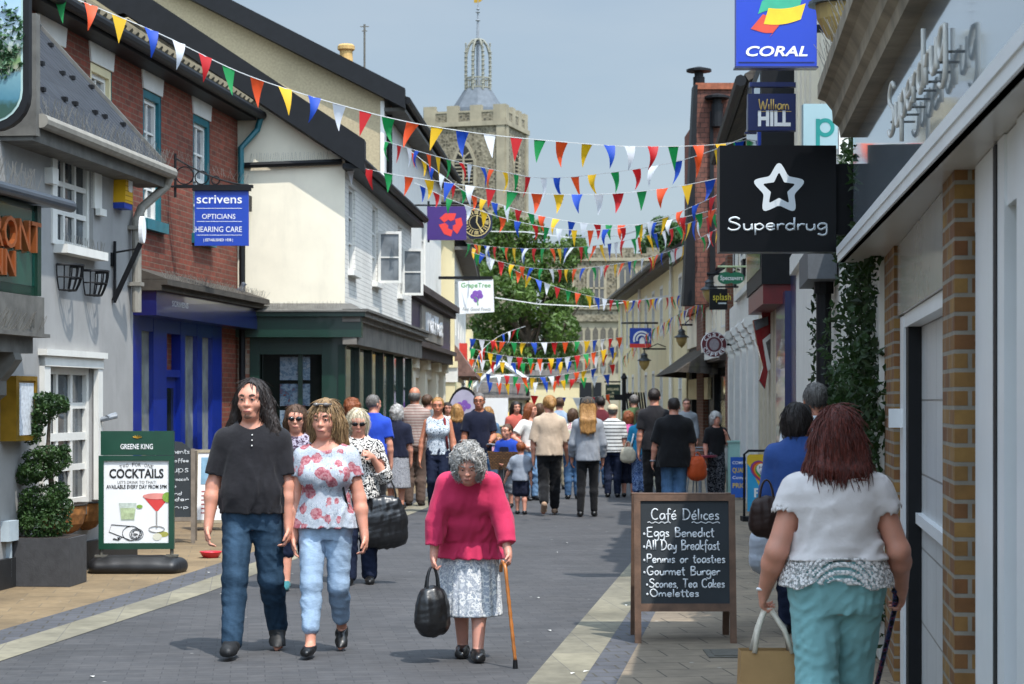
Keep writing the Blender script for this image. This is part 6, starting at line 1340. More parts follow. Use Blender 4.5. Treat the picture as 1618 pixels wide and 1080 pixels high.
        if 0 < sleeve < 1.85:
            for sx in (-1, 1):
                A_, B_, f_ = (s.sh[sx], s.el[sx], sleeve) if sleeve <= 1 else (s.el[sx], s.wr[sx], sleeve-1)
                pe = A_+(B_-A_)*f_; dr = nrm(B_-A_)
                def cutf(X, Y, Z, pe=pe, dr=dr): 
                    t = (X-pe[0])*dr[0]+(Y-pe[1])*dr[1]+(Z-pe[2])*dr[2]; r2 = np.sqrt(np.maximum(0, (X-pe[0])**2+(Y-pe[1])**2+(Z-pe[2])**2-t*t)); return np.maximum(np.maximum(-t, t-.08), r2-.046*h)
                S.add(cutf, pe-.14, pe+.14, mode='s', m=0)
        if wr: S.folds(wr*2.3, .075, seed, .45, s.H*.82, hem*h)
        nc = s.nk+np.array([0, -.02*h, .015*h]); S.ell(nc+np.array([0, -vneck*.25, -vneck*.3]), [neck[0]*h, neck[1]*h, neck[2]*h+vneck], mode='s')
        if sleeve <= 0:
            for sx in (-1, 1): S.ell(s.sh[sx]+np.array([sx*.05*h, 0, -.01]), [.048*h, .09*h, .075*h], mode='s')
        S.cutz(hem*h, s.tz[-1]-.005*h)
        return S.build(name, m, s.root)
    def trousers(s, m, waist=.60, to=1.93, g=.011, flare=0., r=(.054, .039, .036, .030), wr=.004, seed=5, name='trousers', k=.03):
        h = s.H; xs = [p[0] for p in s.an.values()]+[p[0] for p in s.hip.values()]; ys = [p[1] for d in (s.kn, s.an) for p in d.values()]+[s.ct.min()-.1, .0]
        S = s.grid([min(xs)-.28, min(ys)-.24, (s.low or 0)], [max(xs)+.28, max(ys)+.24, waist*h+.04])
        s.torso(S, g*.8, s.tz[0], waist*h)
        for sx in (-1, 1): s.leg(S, sx, g, (0, to), k, r, flare)
        if wr: S.folds(wr*1.15, .06, seed, .9)
        S.cutz(None, waist*h); return S.build(name, m, s.root)
    def skirt(s, m, waist=.60, hem=.26, flare=.05, pleat=.006, npl=26, name='skirt', dy=0.):
        h = s.H; S = s.grid([-.5, s.ct.min()-.5, hem*h-.03], [.5, .5, waist*h+.03]); a0, d0 = np.interp(.545*h, s.ztab, s.at)+.016, np.interp(.545*h, s.ztab, s.dt)+.018
        def fn(X, Y, Z):
            f = np.clip((.55*h-Z)/(.55*h-hem*h), 0, 1); up = np.clip((Z-.55*h)/(.06*h), 0, 1); a = a0+flare*f-up*.012*h; d = d0+flare*f*.9-up*.01*h; c = np.interp(np.maximum(Z, .5*h), s.ztab, s.ct)*(1-f*.8)+dy*f
            q = np.sqrt((X/a)**2+((Y-c)/d)**2); th = np.arctan2((Y-c)/d, X/a); e = (q-1)*np.minimum(a, d)+pleat*f*np.sin(th*npl+2*np.sin(th*3)); return np.maximum(np.maximum(e, hem*h-Z), Z-waist*h)
        S.add(fn, (-.5, s.ct.min()-.5, hem*h), (.5, .5, waist*h), .01); return S.build(name, m, s.root)
    def shoes(s, m, g=.007, big=1., low=False, name='shoe', sole=None):
        for sx in (-1, 1):
            a = s.an[sx]; S = s.grid(a-[.14, .27, .12], a+[.14, .17, .14], min(s.v, .008)); s.foot(S, sx, g, big=big)
            if s.toe[sx] == 0: S.cutz(max(.001, a[2]-.042*s.H+.0), a[2]+(.012 if not low else -.012))
            if low: S.ell(a+np.array([0, -.045, .01]), [.034, .07, .028], mode='s')
            o = S.build(name, m, s.root)
            if sole and s.toe[sx] == 0: b = MB(); z = a[2]-.042*s.H; b.prism([(0, 0)]*3, 0, 1) if False else None
    def loc(s, v): return Vector(v)
    def part(s, b, name, m, smooth=True): o = b.build(name, m, None, smooth=smooth); o.parent = s.root; return o
    def world(s, v):
        a = s.root.rotation_euler.z; c, t = math.cos(a), math.sin(a); return Vector((s.root.location.x+v[0]*c-v[1]*t, s.root.location.y+v[0]*t+v[1]*c, s.root.location.z+v[2]))
H_dark = hairm('hair_dark_brown', '#17100d', '#2c201b'); H_ash = hairm('hair_ash_blonde', '#6b5238', '#a3845a'); H_grey = hairm('hair_grey', '#85827f', '#c3c0bb'); H_blond = hairm('hair_pale_blonde', '#b6a688', '#d8ccb4')
H_red = hairm('hair_dark_red', '#38140d', '#6e2a1b'); H_brown = hairm('hair_brown', '#3a261a', '#5f4229'); H_ginger = hairm('hair_auburn', '#6a3416', '#94522a'); H_honey = hairm('hair_honey', '#7b5428', '#b98a4f'); H_sgrey = hairm('hair_short_grey', '#4c4845', '#7d7873')
def denim(name, c, fade=.5):
    if name in _M: return _M[name]
    m = NT(name); c = lin(c); n = m.noise(m.coords(scale=(1.6, 1, .55)), 4.5, 5, .6); t = m.noise(m.coords(scale=(60, 60, 260)), 1, 2)
    o = m.mix([x*(1-fade*.45) for x in c], [min(1, x*(1+fade)+.02*fade) for x in c], m.ramp(n, [(.35, 0.), (.7, 1.)])); o = m.mix(o, (.75, .75, .75), m.ramp(t, [(.4, 0.), (.6, .5)]), 'MULTIPLY')
    m.col(o); m.b.inputs['Roughness'].default_value = .85; m.b.inputs['Specular IOR Level'].default_value = .2
    ad = m.n('Math', operation='MULTIPLY_ADD', i_1=.5); m.l(m.noise(m.coords(scale=(1, 1, 1.8)), 22, 3, .5), ad.inputs[0]); m.l(m.noise(m.coords(scale=(1, 1, 1.3)), 9, 3, .5), ad.inputs[2]); m.bump(ad.outputs[0], .22, .03); _M[name] = m.mat; return m.mat
m_shoe = mat('black_shoe', '#101011', .4, .2, 12, .1, coat=.1)
# --- man in black henley
p = Person('man with long dark hair, black buttoned T-shirt and blue jeans, walking', 399, None, 13.2, 1.80, yaw=2, w=1.06, belly=.045, vox=.0075, head=(-14, 0), skinm=SK,
    arms=(((.26, .0, -1), (.10, .22, -1)), ((.20, .06, -1), (.0, .12, -1))), legs=((-.02, .24, 0), (.05, -.26, .07, 30)), curl=(.7, .8), thin=1.0)
p.body(hide=.011); p.face(beard=mat('grey_stubble', '#84614f', .8, .15, 60)); p.hair('long', H_dark, 4, sp=1.6, fzo=.125)
tee = cloth('charcoal_jersey', '#1c1b1f', .15, .3); p.top(tee, .515, .78, .02, 1.12, neck=(.056, .062, .06), wr=.005)
p.trousers(denim('blue_jeans', '#253c50', .6), .56, 1.99, .010, .004, wr=.003); p.shoes(mat('black_trainer', '#17181a', .6, .3, 30), .014, 1.05)
for k in range(3): z = p.tz[-1]-.115-.035*k; y = float(np.interp(z, p.ztab, p.ct)-np.interp(z, p.ztab, p.dt))-.028; b = MB(); b.lathe((0.01, y, z-.004), [(.003, -.004), (.0055, 0), (.003, .006)], 8); p.part(b, 'button', m_white)
# --- woman in floral top
p = Person('woman in grey floral rose print top and pale cropped jeans', 515, None, 13.2, 1.66, yaw=-2, w=.99, belly=.02, bust=.035, vox=.0075, head=(-12, 2), arms=(((.16, .04, -1), (.02, .1, -1)), ((.24, .02, -1), (.16, .2, -1))),
    legs=((.01, .20, 0), (-.01, -.24, .07, 28)), curl=(.5, .8), hipw=1.05)
p.body(hide=.006); p.face(); p.hair('mid', H_ash, 7, hs=1.05)
fl = spots('rose_print', None, [(0, '#aab0ba'), (.42, '#a0a8b2'), (.50, '#b4b9c0'), (.56, '#7d8894'), (.60, '#a9afb8')], 34, extra=(11.0, .60, '#95505a', '#ad7a7f'))
p.top(fl, .50, .5, .013, 1.02, .03, neck=(.075, .075, .075), wr=.005, name='top'); p.trousers(denim('pale_jeans', '#93a9c0', .25), .56, 1.72, .006, .001, wr=.0028); p.shoes(m_shoe, .006, 1., True)
b = MB(); b.tube([p.headp(-.06, -.055, .10), p.headp(-.03, -.088, .10), p.headp(0, -.09, .103), p.headp(.03, -.088, .1), p.headp(.06, -.055, .1)], .006, 6)
for sx in (-1, 1): b.lathe(p.headp(sx*.032, -.083, .098), [(.004, -.012), (.022, -.004), (.022, .008), (.004, .014)], 10)
p.part(b, 'sunglasses', mat('smoke_lens', '#6f6a66', .15, .1))
b = MB(); sh = p.sh[1]; b.tube([(sh[0]-.05, sh[1]-.07, sh[2]-.06), (sh[0]-.035, sh[1]-.03, sh[2]+.055), (sh[0]-.03, sh[1]+.05, sh[2]+.02), (sh[0]-.0, sh[1]+.09, sh[2]-.25)], .008, 6); b.tube([(sh[0]-.05, sh[1]-.07, sh[2]-.06), (sh[0]-.03, sh[1]-.115, sh[2]-.2), (sh[0]+.01, sh[1]-.06, sh[2]-.4)], .008, 6); p.part(b, 'bag_strap', m_black)
# --- old lady with stick
p = Person('elderly woman in pink jumper and grey skirt leaning forward on a cane', 742, None, 12.95, 1.46, yaw=0, w=1.04, belly=.085, bust=.035, vox=.0075, lean=.10, stoop=.84, head=(-3, 22), skinm=SKO,
    arms=(((.27, -.0, -1), (.06, .10, -1)), ((.30, .08, -1), (.16, .40, -.9), (.1, .5, -.8))), legs=((.03, -.10, .0), (-.02, .12, 0)), curl=(1.3, 1.35), thin=1.0)
p.body(); p.face(brow=mat('grey_brow', '#8d8782', .8)); p.hair('curly', H_grey, 5, fzo=.085)
p.top(cloth('pink_knit', '#bd2f55', .06, .25), .445, 1.72, .02, 1.0, .055, neck=(.05, .055, .04), wr=.005, name='jumper')
sk = spots('grey_floral_skirt', None, [(0, '#8f97a0'), (.38, '#c8cbce'), (.46, '#a2a8b2'), (.53, '#dcdcda'), (.6, '#98a0aa')], 17); p.skirt(sk, .50, .19, .03, .006, 22); p.shoes(mat('black_leather_clog', '#151516', .3, .2, coat=.3), .013, 1.0)
oldlady = p; gL, gR = p.world(p.grip[-1]), p.world(p.grip[1])
def cane():
    g = gR; S = thing('walking_stick', 'honey coloured bamboo walking stick held by the woman in pink', 'walking stick', (g.x+.07, g.y-.08, 0)); bx, by = g.x+.06, g.y-.12
    b = MB(); pts = [(g.x-.03, g.y+.055, g.z-.06), (g.x-.03, g.y+.05, g.z-.02), (g.x-.02, g.y+.02, g.z+.008), (g.x-.01, g.y-.03, g.z+.003), (g.x, g.y-.055, g.z-.035), (g.x+.005, g.y-.06, g.z-.09)]; k = 7
    low = Vector(pts[-1]); en = Vector((bx, by, .05)); rr = [.012]*len(pts)
    for i in range(1, k*3+1): pts.append(tuple(low+(en-low)*i/(k*3))); rr.append(.0135 if i % 3 == 0 else .0112)
    b.tube(pts, rr, 9); b.build('shaft', mat('bamboo', '#a5642a', .35, .25, 8, coat=.3), S, smooth=True)
    MB().tube([(bx, by, .055), (bx+.001, by, .0)], [.014, .017], 10).build('ferrule', m_black, S)
cane()
def handbag(name, label, g, w, h, t, m, cat='handbag', hl=.22, hw=None, body='soft', strapm=None, yaw=0.):
    """soft bag hanging from a grip point"""
    S = thing(name, label, cat, (g.x, g.y, g.z-hl-h)); S.rotation_euler = (0, 0, RD(yaw)); hw = hw or w*.55; D = SDF((-w*.8, -t*1.2-.03, -h-hl-.04), (w*.8, t*1.2+.03, -hl+.06), .011); b = MB()
    D.ell((0, 0, -hl-h*.55), (w*.5, t*.5, h*.5), .05); D.cap((-w*.22, 0, -hl-h*.12), (w*.22, 0, -hl-h*.12), t*.24, t*.24, .1); D.cap((-w*.3, 0, -hl-h*.45), (w*.3, 0, -hl-h*.45), t*.36, t*.36, .1); D.cap((-w*.34, 0, -hl-h*.80), (w*.34, 0, -hl-h*.80), t*.42, t*.42, .08); D.warp(.004, .06, 3)
    o = D.build('pouch', m, S); o.location = (0, 0, hl+h)
    for sy in (-1, 1): b.tube([(math.cos(a)*hw*.5, sy*t*.22*(1-math.sin(a)), hl+h-hl-h*.1+math.sin(a)*(hl+h*.1)) for a in np.linspace(0, math.pi, 11)], .008, 6)
    q = b.build('handle', strapm or m, None, smooth=True); q.parent = S
    return S
leather = mat('black_leather', '#101012', .35, .2, 20, .25, 60, coat=.25)
handbag('handbag', 'slouchy black leather handbag hanging from the elderly woman in pink', gL-Vector((.03, 0, 0)), .15, .27, .13, leather, hl=.15, yaw=20)
# --- woman in white top, seen from behind at the right
p = Person('woman seen from behind with dark red hair, white lace top and aqua trousers', 1322, None, 8.75, 1.63, yaw=180, w=1.15, belly=.04, vox=.0085, head=(6, 4), arms=(((.36, -.05, -1), (.22, .80, -.85)), ((.34, -.05, -1), (.16, .75, -.9))), legs=((.0, .24, 0), (.0, -.22, .05)), curl=(.9, 1.2), hipw=1.08, thin=1.08, low=.3)
p.body(feet=False, hide=.01); p.hair('mid', H_red, 9, sp=1.3, hs=1.03)
def lace():
    m = NT('white_lace'); v = m.coords(); m.col(lin('#d9d4d0')); vo = m.n('TexVoronoi', i_Scale=70); m.l(v, vo.inputs['Vector']); tr = m.n('BsdfTransparent'); mx = m.n('MixShader'); m.l(m.ramp(vo.outputs['Distance'], [(.42, 1.), (.58, .3)]), mx.inputs[0]); m.l(tr.outputs[0], mx.inputs[1]); m.l(m.b.outputs[0], mx.inputs[2]); m.l(mx.outputs[0], m.t.nodes['Material Output'].inputs[0]); return m.mat
m_wj = cloth('white_jersey', '#d4cdca', .05, .3); p.top(m_wj, .60, .34, .018, 1.1, .02, neck=(.06, .055, .04), wr=.005, seed=8, name='blouse')
p.trousers(cloth('aqua_twill', '#7fb0b1', .08, .35), .60, 1.9, .014, .012, wr=.005, seed=2)
h = p.H; S = p.grid([-.42, -.4, .50*h-.02], [.42, .4, .62*h]); p.torso(S, .03, .50*h, .61*h, 1.05, .03)
def sc(X, Y, Z): return Z-(.535*h+.018*np.sin(X*16+1)+.006*np.sin(X*60))
S.D = np.maximum(S.D, -sc(S.ax[0][:, None, None], S.ax[1][None, :, None], S.ax[2][None, None, :]))
S.D = np.maximum(S.D, -(S.D+.006)); S.build('lace_hem', lace(), p.root)
b = MB(); wr_ = p.wr[1]-p.hd[1]*.005; ring = []
b.tube([tuple(np.array(wr_)+np.array([.032*math.cos(a), .032*math.sin(a), .004*math.sin(a)])) for a in np.linspace(0, 6.283, 16)], .008, 6); p.part(b, 'bracelet', m_signw)
gA, gB = p.world(p.grip[1]), p.world(p.grip[-1])
def paper_bag(g):
    S = thing('paper_bag', 'brown paper carrier with pale rope handles, bottom right', 'bag', (g.x-.02, g.y, g.z-.72)); b = MB(); x, y, z = g.x+.02, g.y, g.z; z1 = z-.20; w, t = .15, .07; z0 = z1-.38
    vs = []
    for zz, ww, tt in ((z0, w, t), (z0+.15, w*1.01, t*1.05), (z1, w*.97, t*.8)):
        vs += [(x-ww, y-tt, zz), (x+ww, y-tt, zz), (x+ww, y, zz), (x+ww, y+tt, zz), (x-ww, y+tt, zz), (x-ww, y, zz)]
    for i in (8, 11): vs[i] = (vs[i][0]*.0+(x+w*.93 if i == 8 else x-w*.93), vs[i][1], vs[i][2])
    b.add(vs, [(0, 1, 2, 3, 4, 5)]+[(i*6+j, i*6+(j+1) % 6, i*6+6+(j+1) % 6, i*6+6+j) for i in (0, 1) for j in range(6)]); b.build('carrier', mat('kraft_paper', '#9c7a4e', .8, .12, 6, .5, 14), S)
    for sy, sw in ((-1, .0), (1, .01)): MB().tube([(x-.085, y+sy*t*.8, z1-.01), (x-.07+sw, y+sy*t*.7, z1+.09), (g.x-.012, y+sy*.012, z-.02), (g.x+.012, y+sy*.012, z-.02), (x+.05+sw, y+sy*t*.7, z1+.09), (x+.085, y+sy*t*.8, z1-.01)], .012, 8).build('rope_handle', mat('cotton_rope', '#c9c0b0', .9, .1, 40, .5), S, smooth=True)
paper_bag(gA)
b = MB(); g = gB; b.tube([(g.x-.0, g.y-.0, g.z+.05), (g.x-.005, g.y+.02, g.z-.04), (g.x-.10, g.y+.35, .03)], [.017, .013, .011], 8); b.tube([(g.x-.02, g.y-.05, g.z+.05), (g.x, g.y, g.z+.062), (g.x+.01, g.y+.07, g.z+.05)], .014, 8)
tag(b.build('walking_stick', spots('patterned_stick', None, [(0, '#15161d'), (.48, '#2b3a63'), (.56, '#7a3550'), (.62, '#15161d')], 40, rough=.3), smooth=True), 'dark patterned walking stick in the hand of the woman in white', 'walking stick')

# ------------------------------------------------------------------ the rest of the crowd
def per(label, px, d, H, yaw, hair, skinm=None, top=None, bot=None, shoe=None, face=None, vox=None, **kw):
    p = Person(label, px, None, d, H, yaw, vox=vox or (.0105 if d < 20 else .0145), skinm=skinm, **kw)
    p.body(hide=.011 if bot and bot[0] == 't' and bot[2].get('to', 1.93) > 1.6 else 0.); facing = abs(((yaw+kw.get('head', (0, 0))[0]+180) % 360)-180) < 110
    if facing: p.face(**(face or {}))
    if hair: p.hair(*hair)
    if top: p.top(top[0], **dict(dict(wr=.004), **top[1]))
    if bot:
        if bot[0] == 't': p.trousers(bot[1], **dict(dict(wr=.004), **bot[2]))
        else: p.skirt(bot[1], **bot[2])
    p.shoes(shoe or m_shoe, .008); return p
T_ = dict
swing = lambda a: ((.16, a, -1), (.05, a+.18, -1))
leop = spots('leopard_print', None, [(0, '#17161a'), (.47, '#d8d2ca'), (.60, '#1a191c')], 42)
navy = cloth('navy_cotton', '#11162b', .1); blackc = cloth('black_cotton', '#0d0d10', .15); navyd = denim('navy_denim', '#141d33')
p = per('woman in dark sunglasses and patterned lilac top behind the couple', 468, 17.7, 1.62, 2, ('mid', H_brown, 3), None, (spots('lilac_print', None, [(0, '#3d2c3c'), (.45, '#8d8494'), (.55, '#b9b2bd'), (.62, '#5a4658')], 40), T_(hem=.46, sleeve=.5)), ('t', navyd, T_(to=1.1, flare=.01)), cloth('teal_trainer', '#2f6f74'), T_(glasses='dark'), legs=((0, .12, 0), (0, -.14, .03, 15)))
p = per('silver blonde woman in sunglasses and leopard print top carrying black tote', 566, 18.2, 1.58, 3, ('bob', H_blond, 2), None, (leop, T_(hem=.49, sleeve=1.35, fit=1.1, g=.022)), ('t', navyd, T_(to=1.95, flare=.012)), None, T_(glasses='dark'), head=(4, 10), w=1.08, arms=(((.2, .0, -1), (.05, .1, -1)), ((.3, .15, -1), (-.45, .5, .75))), legs=((0, .05, 0), (.02, -.06, 0)), curl=(.5, 1.0))
g_ = Vector((p.root.location.x+.24, p.root.location.y-.05, .99))
handbag('tote_bag', 'big black leather tote on the arm of the silver blonde woman', g_, .40, .44, .16, leather, 'tote bag', hl=.2, yaw=8)
per('grey haired person in royal blue T-shirt facing away by the green shop', 590, 27.5, 1.74, 172, ('short', H_sgrey, 2), None, (cloth('royal_blue_tee', '#2346b4', .08), T_(hem=.48, sleeve=.7, fit=1.06, g=.02)), ('t', blackc, {}), head=(-30, 0), w=1.08)
per('auburn haired woman in grey behind the blue T-shirt', 556, 28.6, 1.68, 120, ('fluffy', H_ginger, 6), None, (cloth('slate_grey', '#55575c'), T_(sleeve=1.2)), ('t', navyd, {}))
p = per('stout woman in navy blouse and long grey patterned skirt facing away', 626, 30.8, 1.58, 170, ('fluffy', H_grey, 8), None, (navy, T_(hem=.50, sleeve=.9, fit=1.1, g=.022)), ('s', spots('grey_speckle_skirt', None, [(0, '#6f7076'), (.45, '#a4a5a9'), (.55, '#7f8087')], 60), T_(waist=.56, hem=.20, flare=.03)), w=1.15, belly=.02, head=(30, 0))
b = MB(); b.tube([(-.12, .0, 1.28), (-.02, .12, 1.22), (.2, .10, .95)], .008, 5); p.part(b, 'bag_strap', m_black)
per('tall bald man in brown striped shirt and brown trousers facing away', 655, 31.6, 1.87, 174, ('fringe', H_sgrey, 3), SKT, (stripes('brown_stripe', '#8a6f66', '#a5958c', .045), T_(hem=.50, sleeve=.8, fit=1.04, g=.02)), ('t', cloth('brown_twill', '#5b4a41'), T_(flare=.012)), cloth('brown_shoe', '#2b211c'), arms=(((.12, .1, -1), (-.2, .7, -.5)), ((.12, .1, -1), (-.2, .7, -.5))))
per('man in grey T-shirt and pale green shorts half hidden behind striped shirt', 676, 33.2, 1.76, 190, ('short', H_brown, 4), None, (cloth('grey_tee', '#5f6366'), T_(sleeve=.7)), ('t', cloth('sage_shorts', '#7d8c84'), T_(to=1.02, flare=.02)), cloth('tan_sandal', '#8a6340'), head=(-40, 0))
p = per('blonde woman in blue flecked vest top and navy trousers walking this way', 692, 29.8, 1.71, 0, ('short', H_honey, 5), SKT, (spots('blue_fleck', None, [(0, '#3a4a5c'), (.42, '#c9d0d6'), (.55, '#6d7f92'), (.62, '#d6d9dc')], 38), T_(hem=.50, sleeve=0, neck=(.07, .07, .075))), ('t', navyd, {}), None, {}, bust=.03, head=(0, 4), arms=(((.26, .0, -1), (.12, .1, -1)), ((.22, .05, -1), (.1, .2, -1))), legs=((0, -.1, .02), (0, .12, 0)))
b = MB(); b.tube([(.10, -.11, 1.41), (.12, -.12, 1.2), (.15, -.1, .95)], .02, 5); p.part(b, 'bag_strap', cloth('red_strap', '#7a2626'))
per('grey haired man in glasses and navy T-shirt beside the round banner', 757, 31.8, 1.78, 8, ('short', H_sgrey, 6), SKT, (navy, T_(hem=.48, sleeve=.75, fit=1.05, g=.02)), ('t', denim('mid_jeans', '#3b5878'), {}), None, T_(glasses='clear'), w=1.06, head=(-14, 0), arms=(((.2, .0, -1), (.1, .15, -1)), ((.2, .05, -1), (-.3, .85, -.25))))
per('woman with wavy dark blonde hair in navy top facing the round banner', 722, 33.5, 1.6, 185, ('mid', H_honey, 7), None, (navy, T_(sleeve=.6)), ('t', navyd, {}))
per('fair haired person behind the man in glasses', 771, 34.6, 1.55, 200, ('bob', H_honey, 2), None, (cloth('denim_blue', '#4d6a86'), T_(sleeve=1.2)), ('t', navyd, {}))
p = per('boy in navy hooded top with royal blue sleeves standing by a bicycle', 801, 31.2, 1.3, -15, ('short', H_brown, 8), None, (cloth('boy_blue', '#1c3f9c', .15), T_(hem=.47, sleeve=1.9, g=.025)), ('t', cloth('grey_jersey', '#8c8f94'), T_(to=1.1, flare=.02)), None, {}, child=True, head=(-20, 0), arms=(((.2, .1, -1), (-.4, .8, -.2)), ((.2, .1, -1), (-.5, .7, -.2))))
b = MB(); b.prism(rrect(-.075, .075, .72, .95, .03), -.175, -.165); p.part(b, 'chest_panel', navy, False)
per('small boy in pale grey T-shirt and navy shorts seen from behind', 823, 29.3, 1.06, 176, ('short', H_ginger, 9), None, (cloth('pale_grey_tee', '#8d949f', .1), T_(hem=.46, sleeve=.75, g=.022, fit=1.08)), ('t', navy, T_(to=.85, flare=.025)), child=True, arms=((( .2, .0, -1), (.1, .1, -1)), ((.45, .2, -1), (.45, .3, -1))), legs=((0, -.03, 0), (0, .06, 0)))
per('child in pink top half hidden beside the boy with the bicycle', 786, 32.6, 1.12, 10, ('bob', H_honey, 4), None, (cloth('pale_pink', '#c58fa0'), T_(sleeve=1.0)), ('t', denim('light_denim', '#6f8fb0'), {}), None, {}, child=True)
per('red haired young woman in white off shoulder top with hand on hip', 838, 33.4, 1.62, 35, ('mid', H_ginger, 3), None, (cloth('white_cotton', '#d5d2cc', .04), T_(hem=.5, sleeve=.7, neck=(.09, .09, .07), g=.025)), ('t', denim('light_denim', '#6f8fb0'), {}), None, {}, arms=(((.6, -.1, -.8), (-.5, .5, -.5)), ((.2, .1, -1), (0, .4, -1))), head=(30, 0))
per('woman in beige T-shirt and black joggers walking away in the road', 868, 29.1, 1.73, 180, ('bun', H_honey, 5), None, (cloth('beige_tee', '#b9a48e', .06), T_(hem=.50, sleeve=.95, fit=1.12, g=.026)), ('t', blackc, T_(to=1.85, flare=.006)), cloth('pale_sandal', '#9c7f68'), head=(20, 0), arms=(((.26, .1, -1), (.1, .45, -1)), ((.22, .0, -1), (.0, .15, -1))), legs=((.01, .16, 0), (-.01, -.26, .10, 38)))
p = per('girl with very long honey hair, dark cap and grey sweatshirt walking away', 929, 28.7, 1.70, 178, ('longer', H_honey, 6), None, (cloth('grey_marl', '#8d9198', .12), T_(hem=.47, sleeve=1.8, fit=1.06, g=.018)), ('t', blackc, T_(g=.006, wr=.002)), arms=(((.2, .05, -1), (.0, .35, -1)), ((.22, .1, -1), (.05, .5, -.9))), legs=((.0, .04, 0), (.02, -.06, 0)), thin=.92, w=.95)
S = p.grid(p.hc-[.16, .3, .02], p.hc+[.16, .2, .18], .012); q = p.hh/.235
S.ell(p.headp(0, .01, .045), np.array((.098, .115, .095))*q, .01); S.ell(p.headp(0, -.11, .045), np.array((.07, .085, .014))*q, .01); S.cutz(p.headp(0, 0, .035)[2]); S.build('cap', cloth('olive_cap', '#3d3833'), p.root)
per('brown haired woman in pink and green floral top facing away, left of grey sweatshirt', 905, 33.8, 1.52, 182, ('bob', H_brown, 3), None, (spots('bright_floral', None, [(0, '#b9c49a'), (.42, '#d8d2c6'), (.52, '#b5476f'), (.58, '#cfd3c0'), (.66, '#6f9a56')], 18), T_(hem=.48, sleeve=.8, fit=1.08)), ('t', denim('mid_jeans', '#3b5878'), {}))
p = per('man in flat cap and black striped white shirt facing away', 968, 34.4, 1.58, 176, ('short', H_sgrey, 4), None, (stripes('mariner_stripe', '#17181c', '#c9c9c6', .062, .28), T_(hem=.49, sleeve=.8, fit=1.06, g=.022)), ('t', navyd, {}), w=1.08)
S = p.grid(p.hc-[.16, .3, .02], p.hc+[.16, .2, .18], .012); q = p.hh/.235; S.ell(p.headp(0, .0, .05), np.array((.098, .125, .09))*q, .01); S.cutz(p.headp(0, 0, .04)[2]); S.build('cap', cloth('cream_cap', '#b9a98a'), p.root)
p = per('short woman in bright pink top and navy cropped trousers facing away', 993, 34.6, 1.46, 178, ('fluffy', H_ginger, 5), None, (cloth('bright_pink', '#cc5f93', .06), T_(hem=.50, sleeve=.85, fit=1.1, g=.022)), ('t', navy, T_(to=1.35, flare=.01)), w=1.08)
b = MB(); b.tube([(.1, .0, 1.2), (.0, .13, 1.1), (-.15, .1, .85)], .009, 5); p.part(b, 'bag_strap', m_black)
p = per('woman in teal top and blue patterned trousers with cream shoulder bag', 1013, 33.8, 1.5, 180, ('fluffy', H_brown, 7), None, (cloth('teal_top', '#1f7aa0', .06), T_(hem=.50, sleeve=.85, fit=1.08)), ('t', spots('blue_print', None, [(0, '#25406f'), (.48, '#8ea3c4'), (.56, '#2d4a7f')], 36), T_(to=1.7, flare=.012)), w=1.05)
b = MB(); b.tube([(.14, -.02, 1.2), (.13, .08, 1.1), (.2, .12, .82)], .014, 5); p.part(b, 'bag_strap', m_signw); 
handbag('shoulder_bag', 'slim cream shoulder bag on the woman in teal', p.world((.23, .12, .98)), .2, .22, .09, cloth('cream_leather', '#bdb29c'), 'bag', hl=.12)
per('tall dark haired man in charcoal T-shirt and black trousers facing away', 1034, 31.4, 1.85, 180, ('short', H_dark, 5), None, (tee, T_(hem=.48, sleeve=.75, fit=1.05, g=.02)), ('t', blackc, {}), head=(-12, 0))
p = per('broad man in loose black shirt and blue jeans facing away by the chalkboard', 1065, 28.6, 1.70, 178, ('short', H_dark, 6), None, (blackc, T_(hem=.42, sleeve=.85, fit=1.14, g=.032)), ('t', denim('faded_jeans', '#4a6a8c'), T_(flare=.012)), w=1.2, arms=(((.2, .0, -1), (.1, .1, -1)), ((.26, .02, -1), (.16, .2, -1))))
b = MB(); w_ = p.wr[1]; b.tube([tuple(np.array(w_)+np.array([.035*math.cos(a), .035*math.sin(a), .0])) for a in np.linspace(0, 6.283, 12)], .012, 5); p.part(b, 'watch', m_lead)
handbag('rucksack', 'orange soft rucksack hanging at the side of the man in black shirt', p.world((-.33, .0, .93)), .20, .30, .16, cloth('orange_nylon', '#b4481c', .15, .3, .5), 'rucksack', hl=.08, yaw=10)
p = per('woman with curly pale grey hair, black top and patterned loose trousers', 1131, 34.6, 1.45, 6, ('curly', H_grey, 9), None, (blackc, T_(hem=.50, sleeve=.9, neck=(.06, .06, .06))), ('t', spots('mono_print', None, [(0, '#15161c'), (.5, '#77787f'), (.56, '#1a1b22')], 26), T_(flare=.03)), None, {}, arms=(((.2, .05, -1), (.0, .3, -1)), ((.35, .2, -1), (-.3, .4, .85))), head=(10, 0))
handbag('shopping_bag', 'pale cloth shopping bag hanging beside the woman with curly grey hair', p.world((.22, .0, .93)), .2, .36, .1, cloth('pale_canvas', '#a9a4a0'), 'bag', hl=.1)
p = per('dark haired woman in blue top turning left near the ivy, seen from behind', 1262, 14.3, 1.64, 160, ('bob', H_dark, 4), SKT, (cloth('blue_top', '#2c4a86', .08), T_(hem=.48, sleeve=1.2, fit=1.08, g=.022)), ('t', navyd, {}), head=(-45, 0), w=1.14, bust=.03)
handbag('brown_bag', 'small dark brown bag at the side of the woman in blue', Vector((p.root.location.x-.27, 14.0, 1.12)), .18, .24, .1, cloth('brown_leather', '#2b1a15', .2, .2, .4), 'bag', hl=.14)
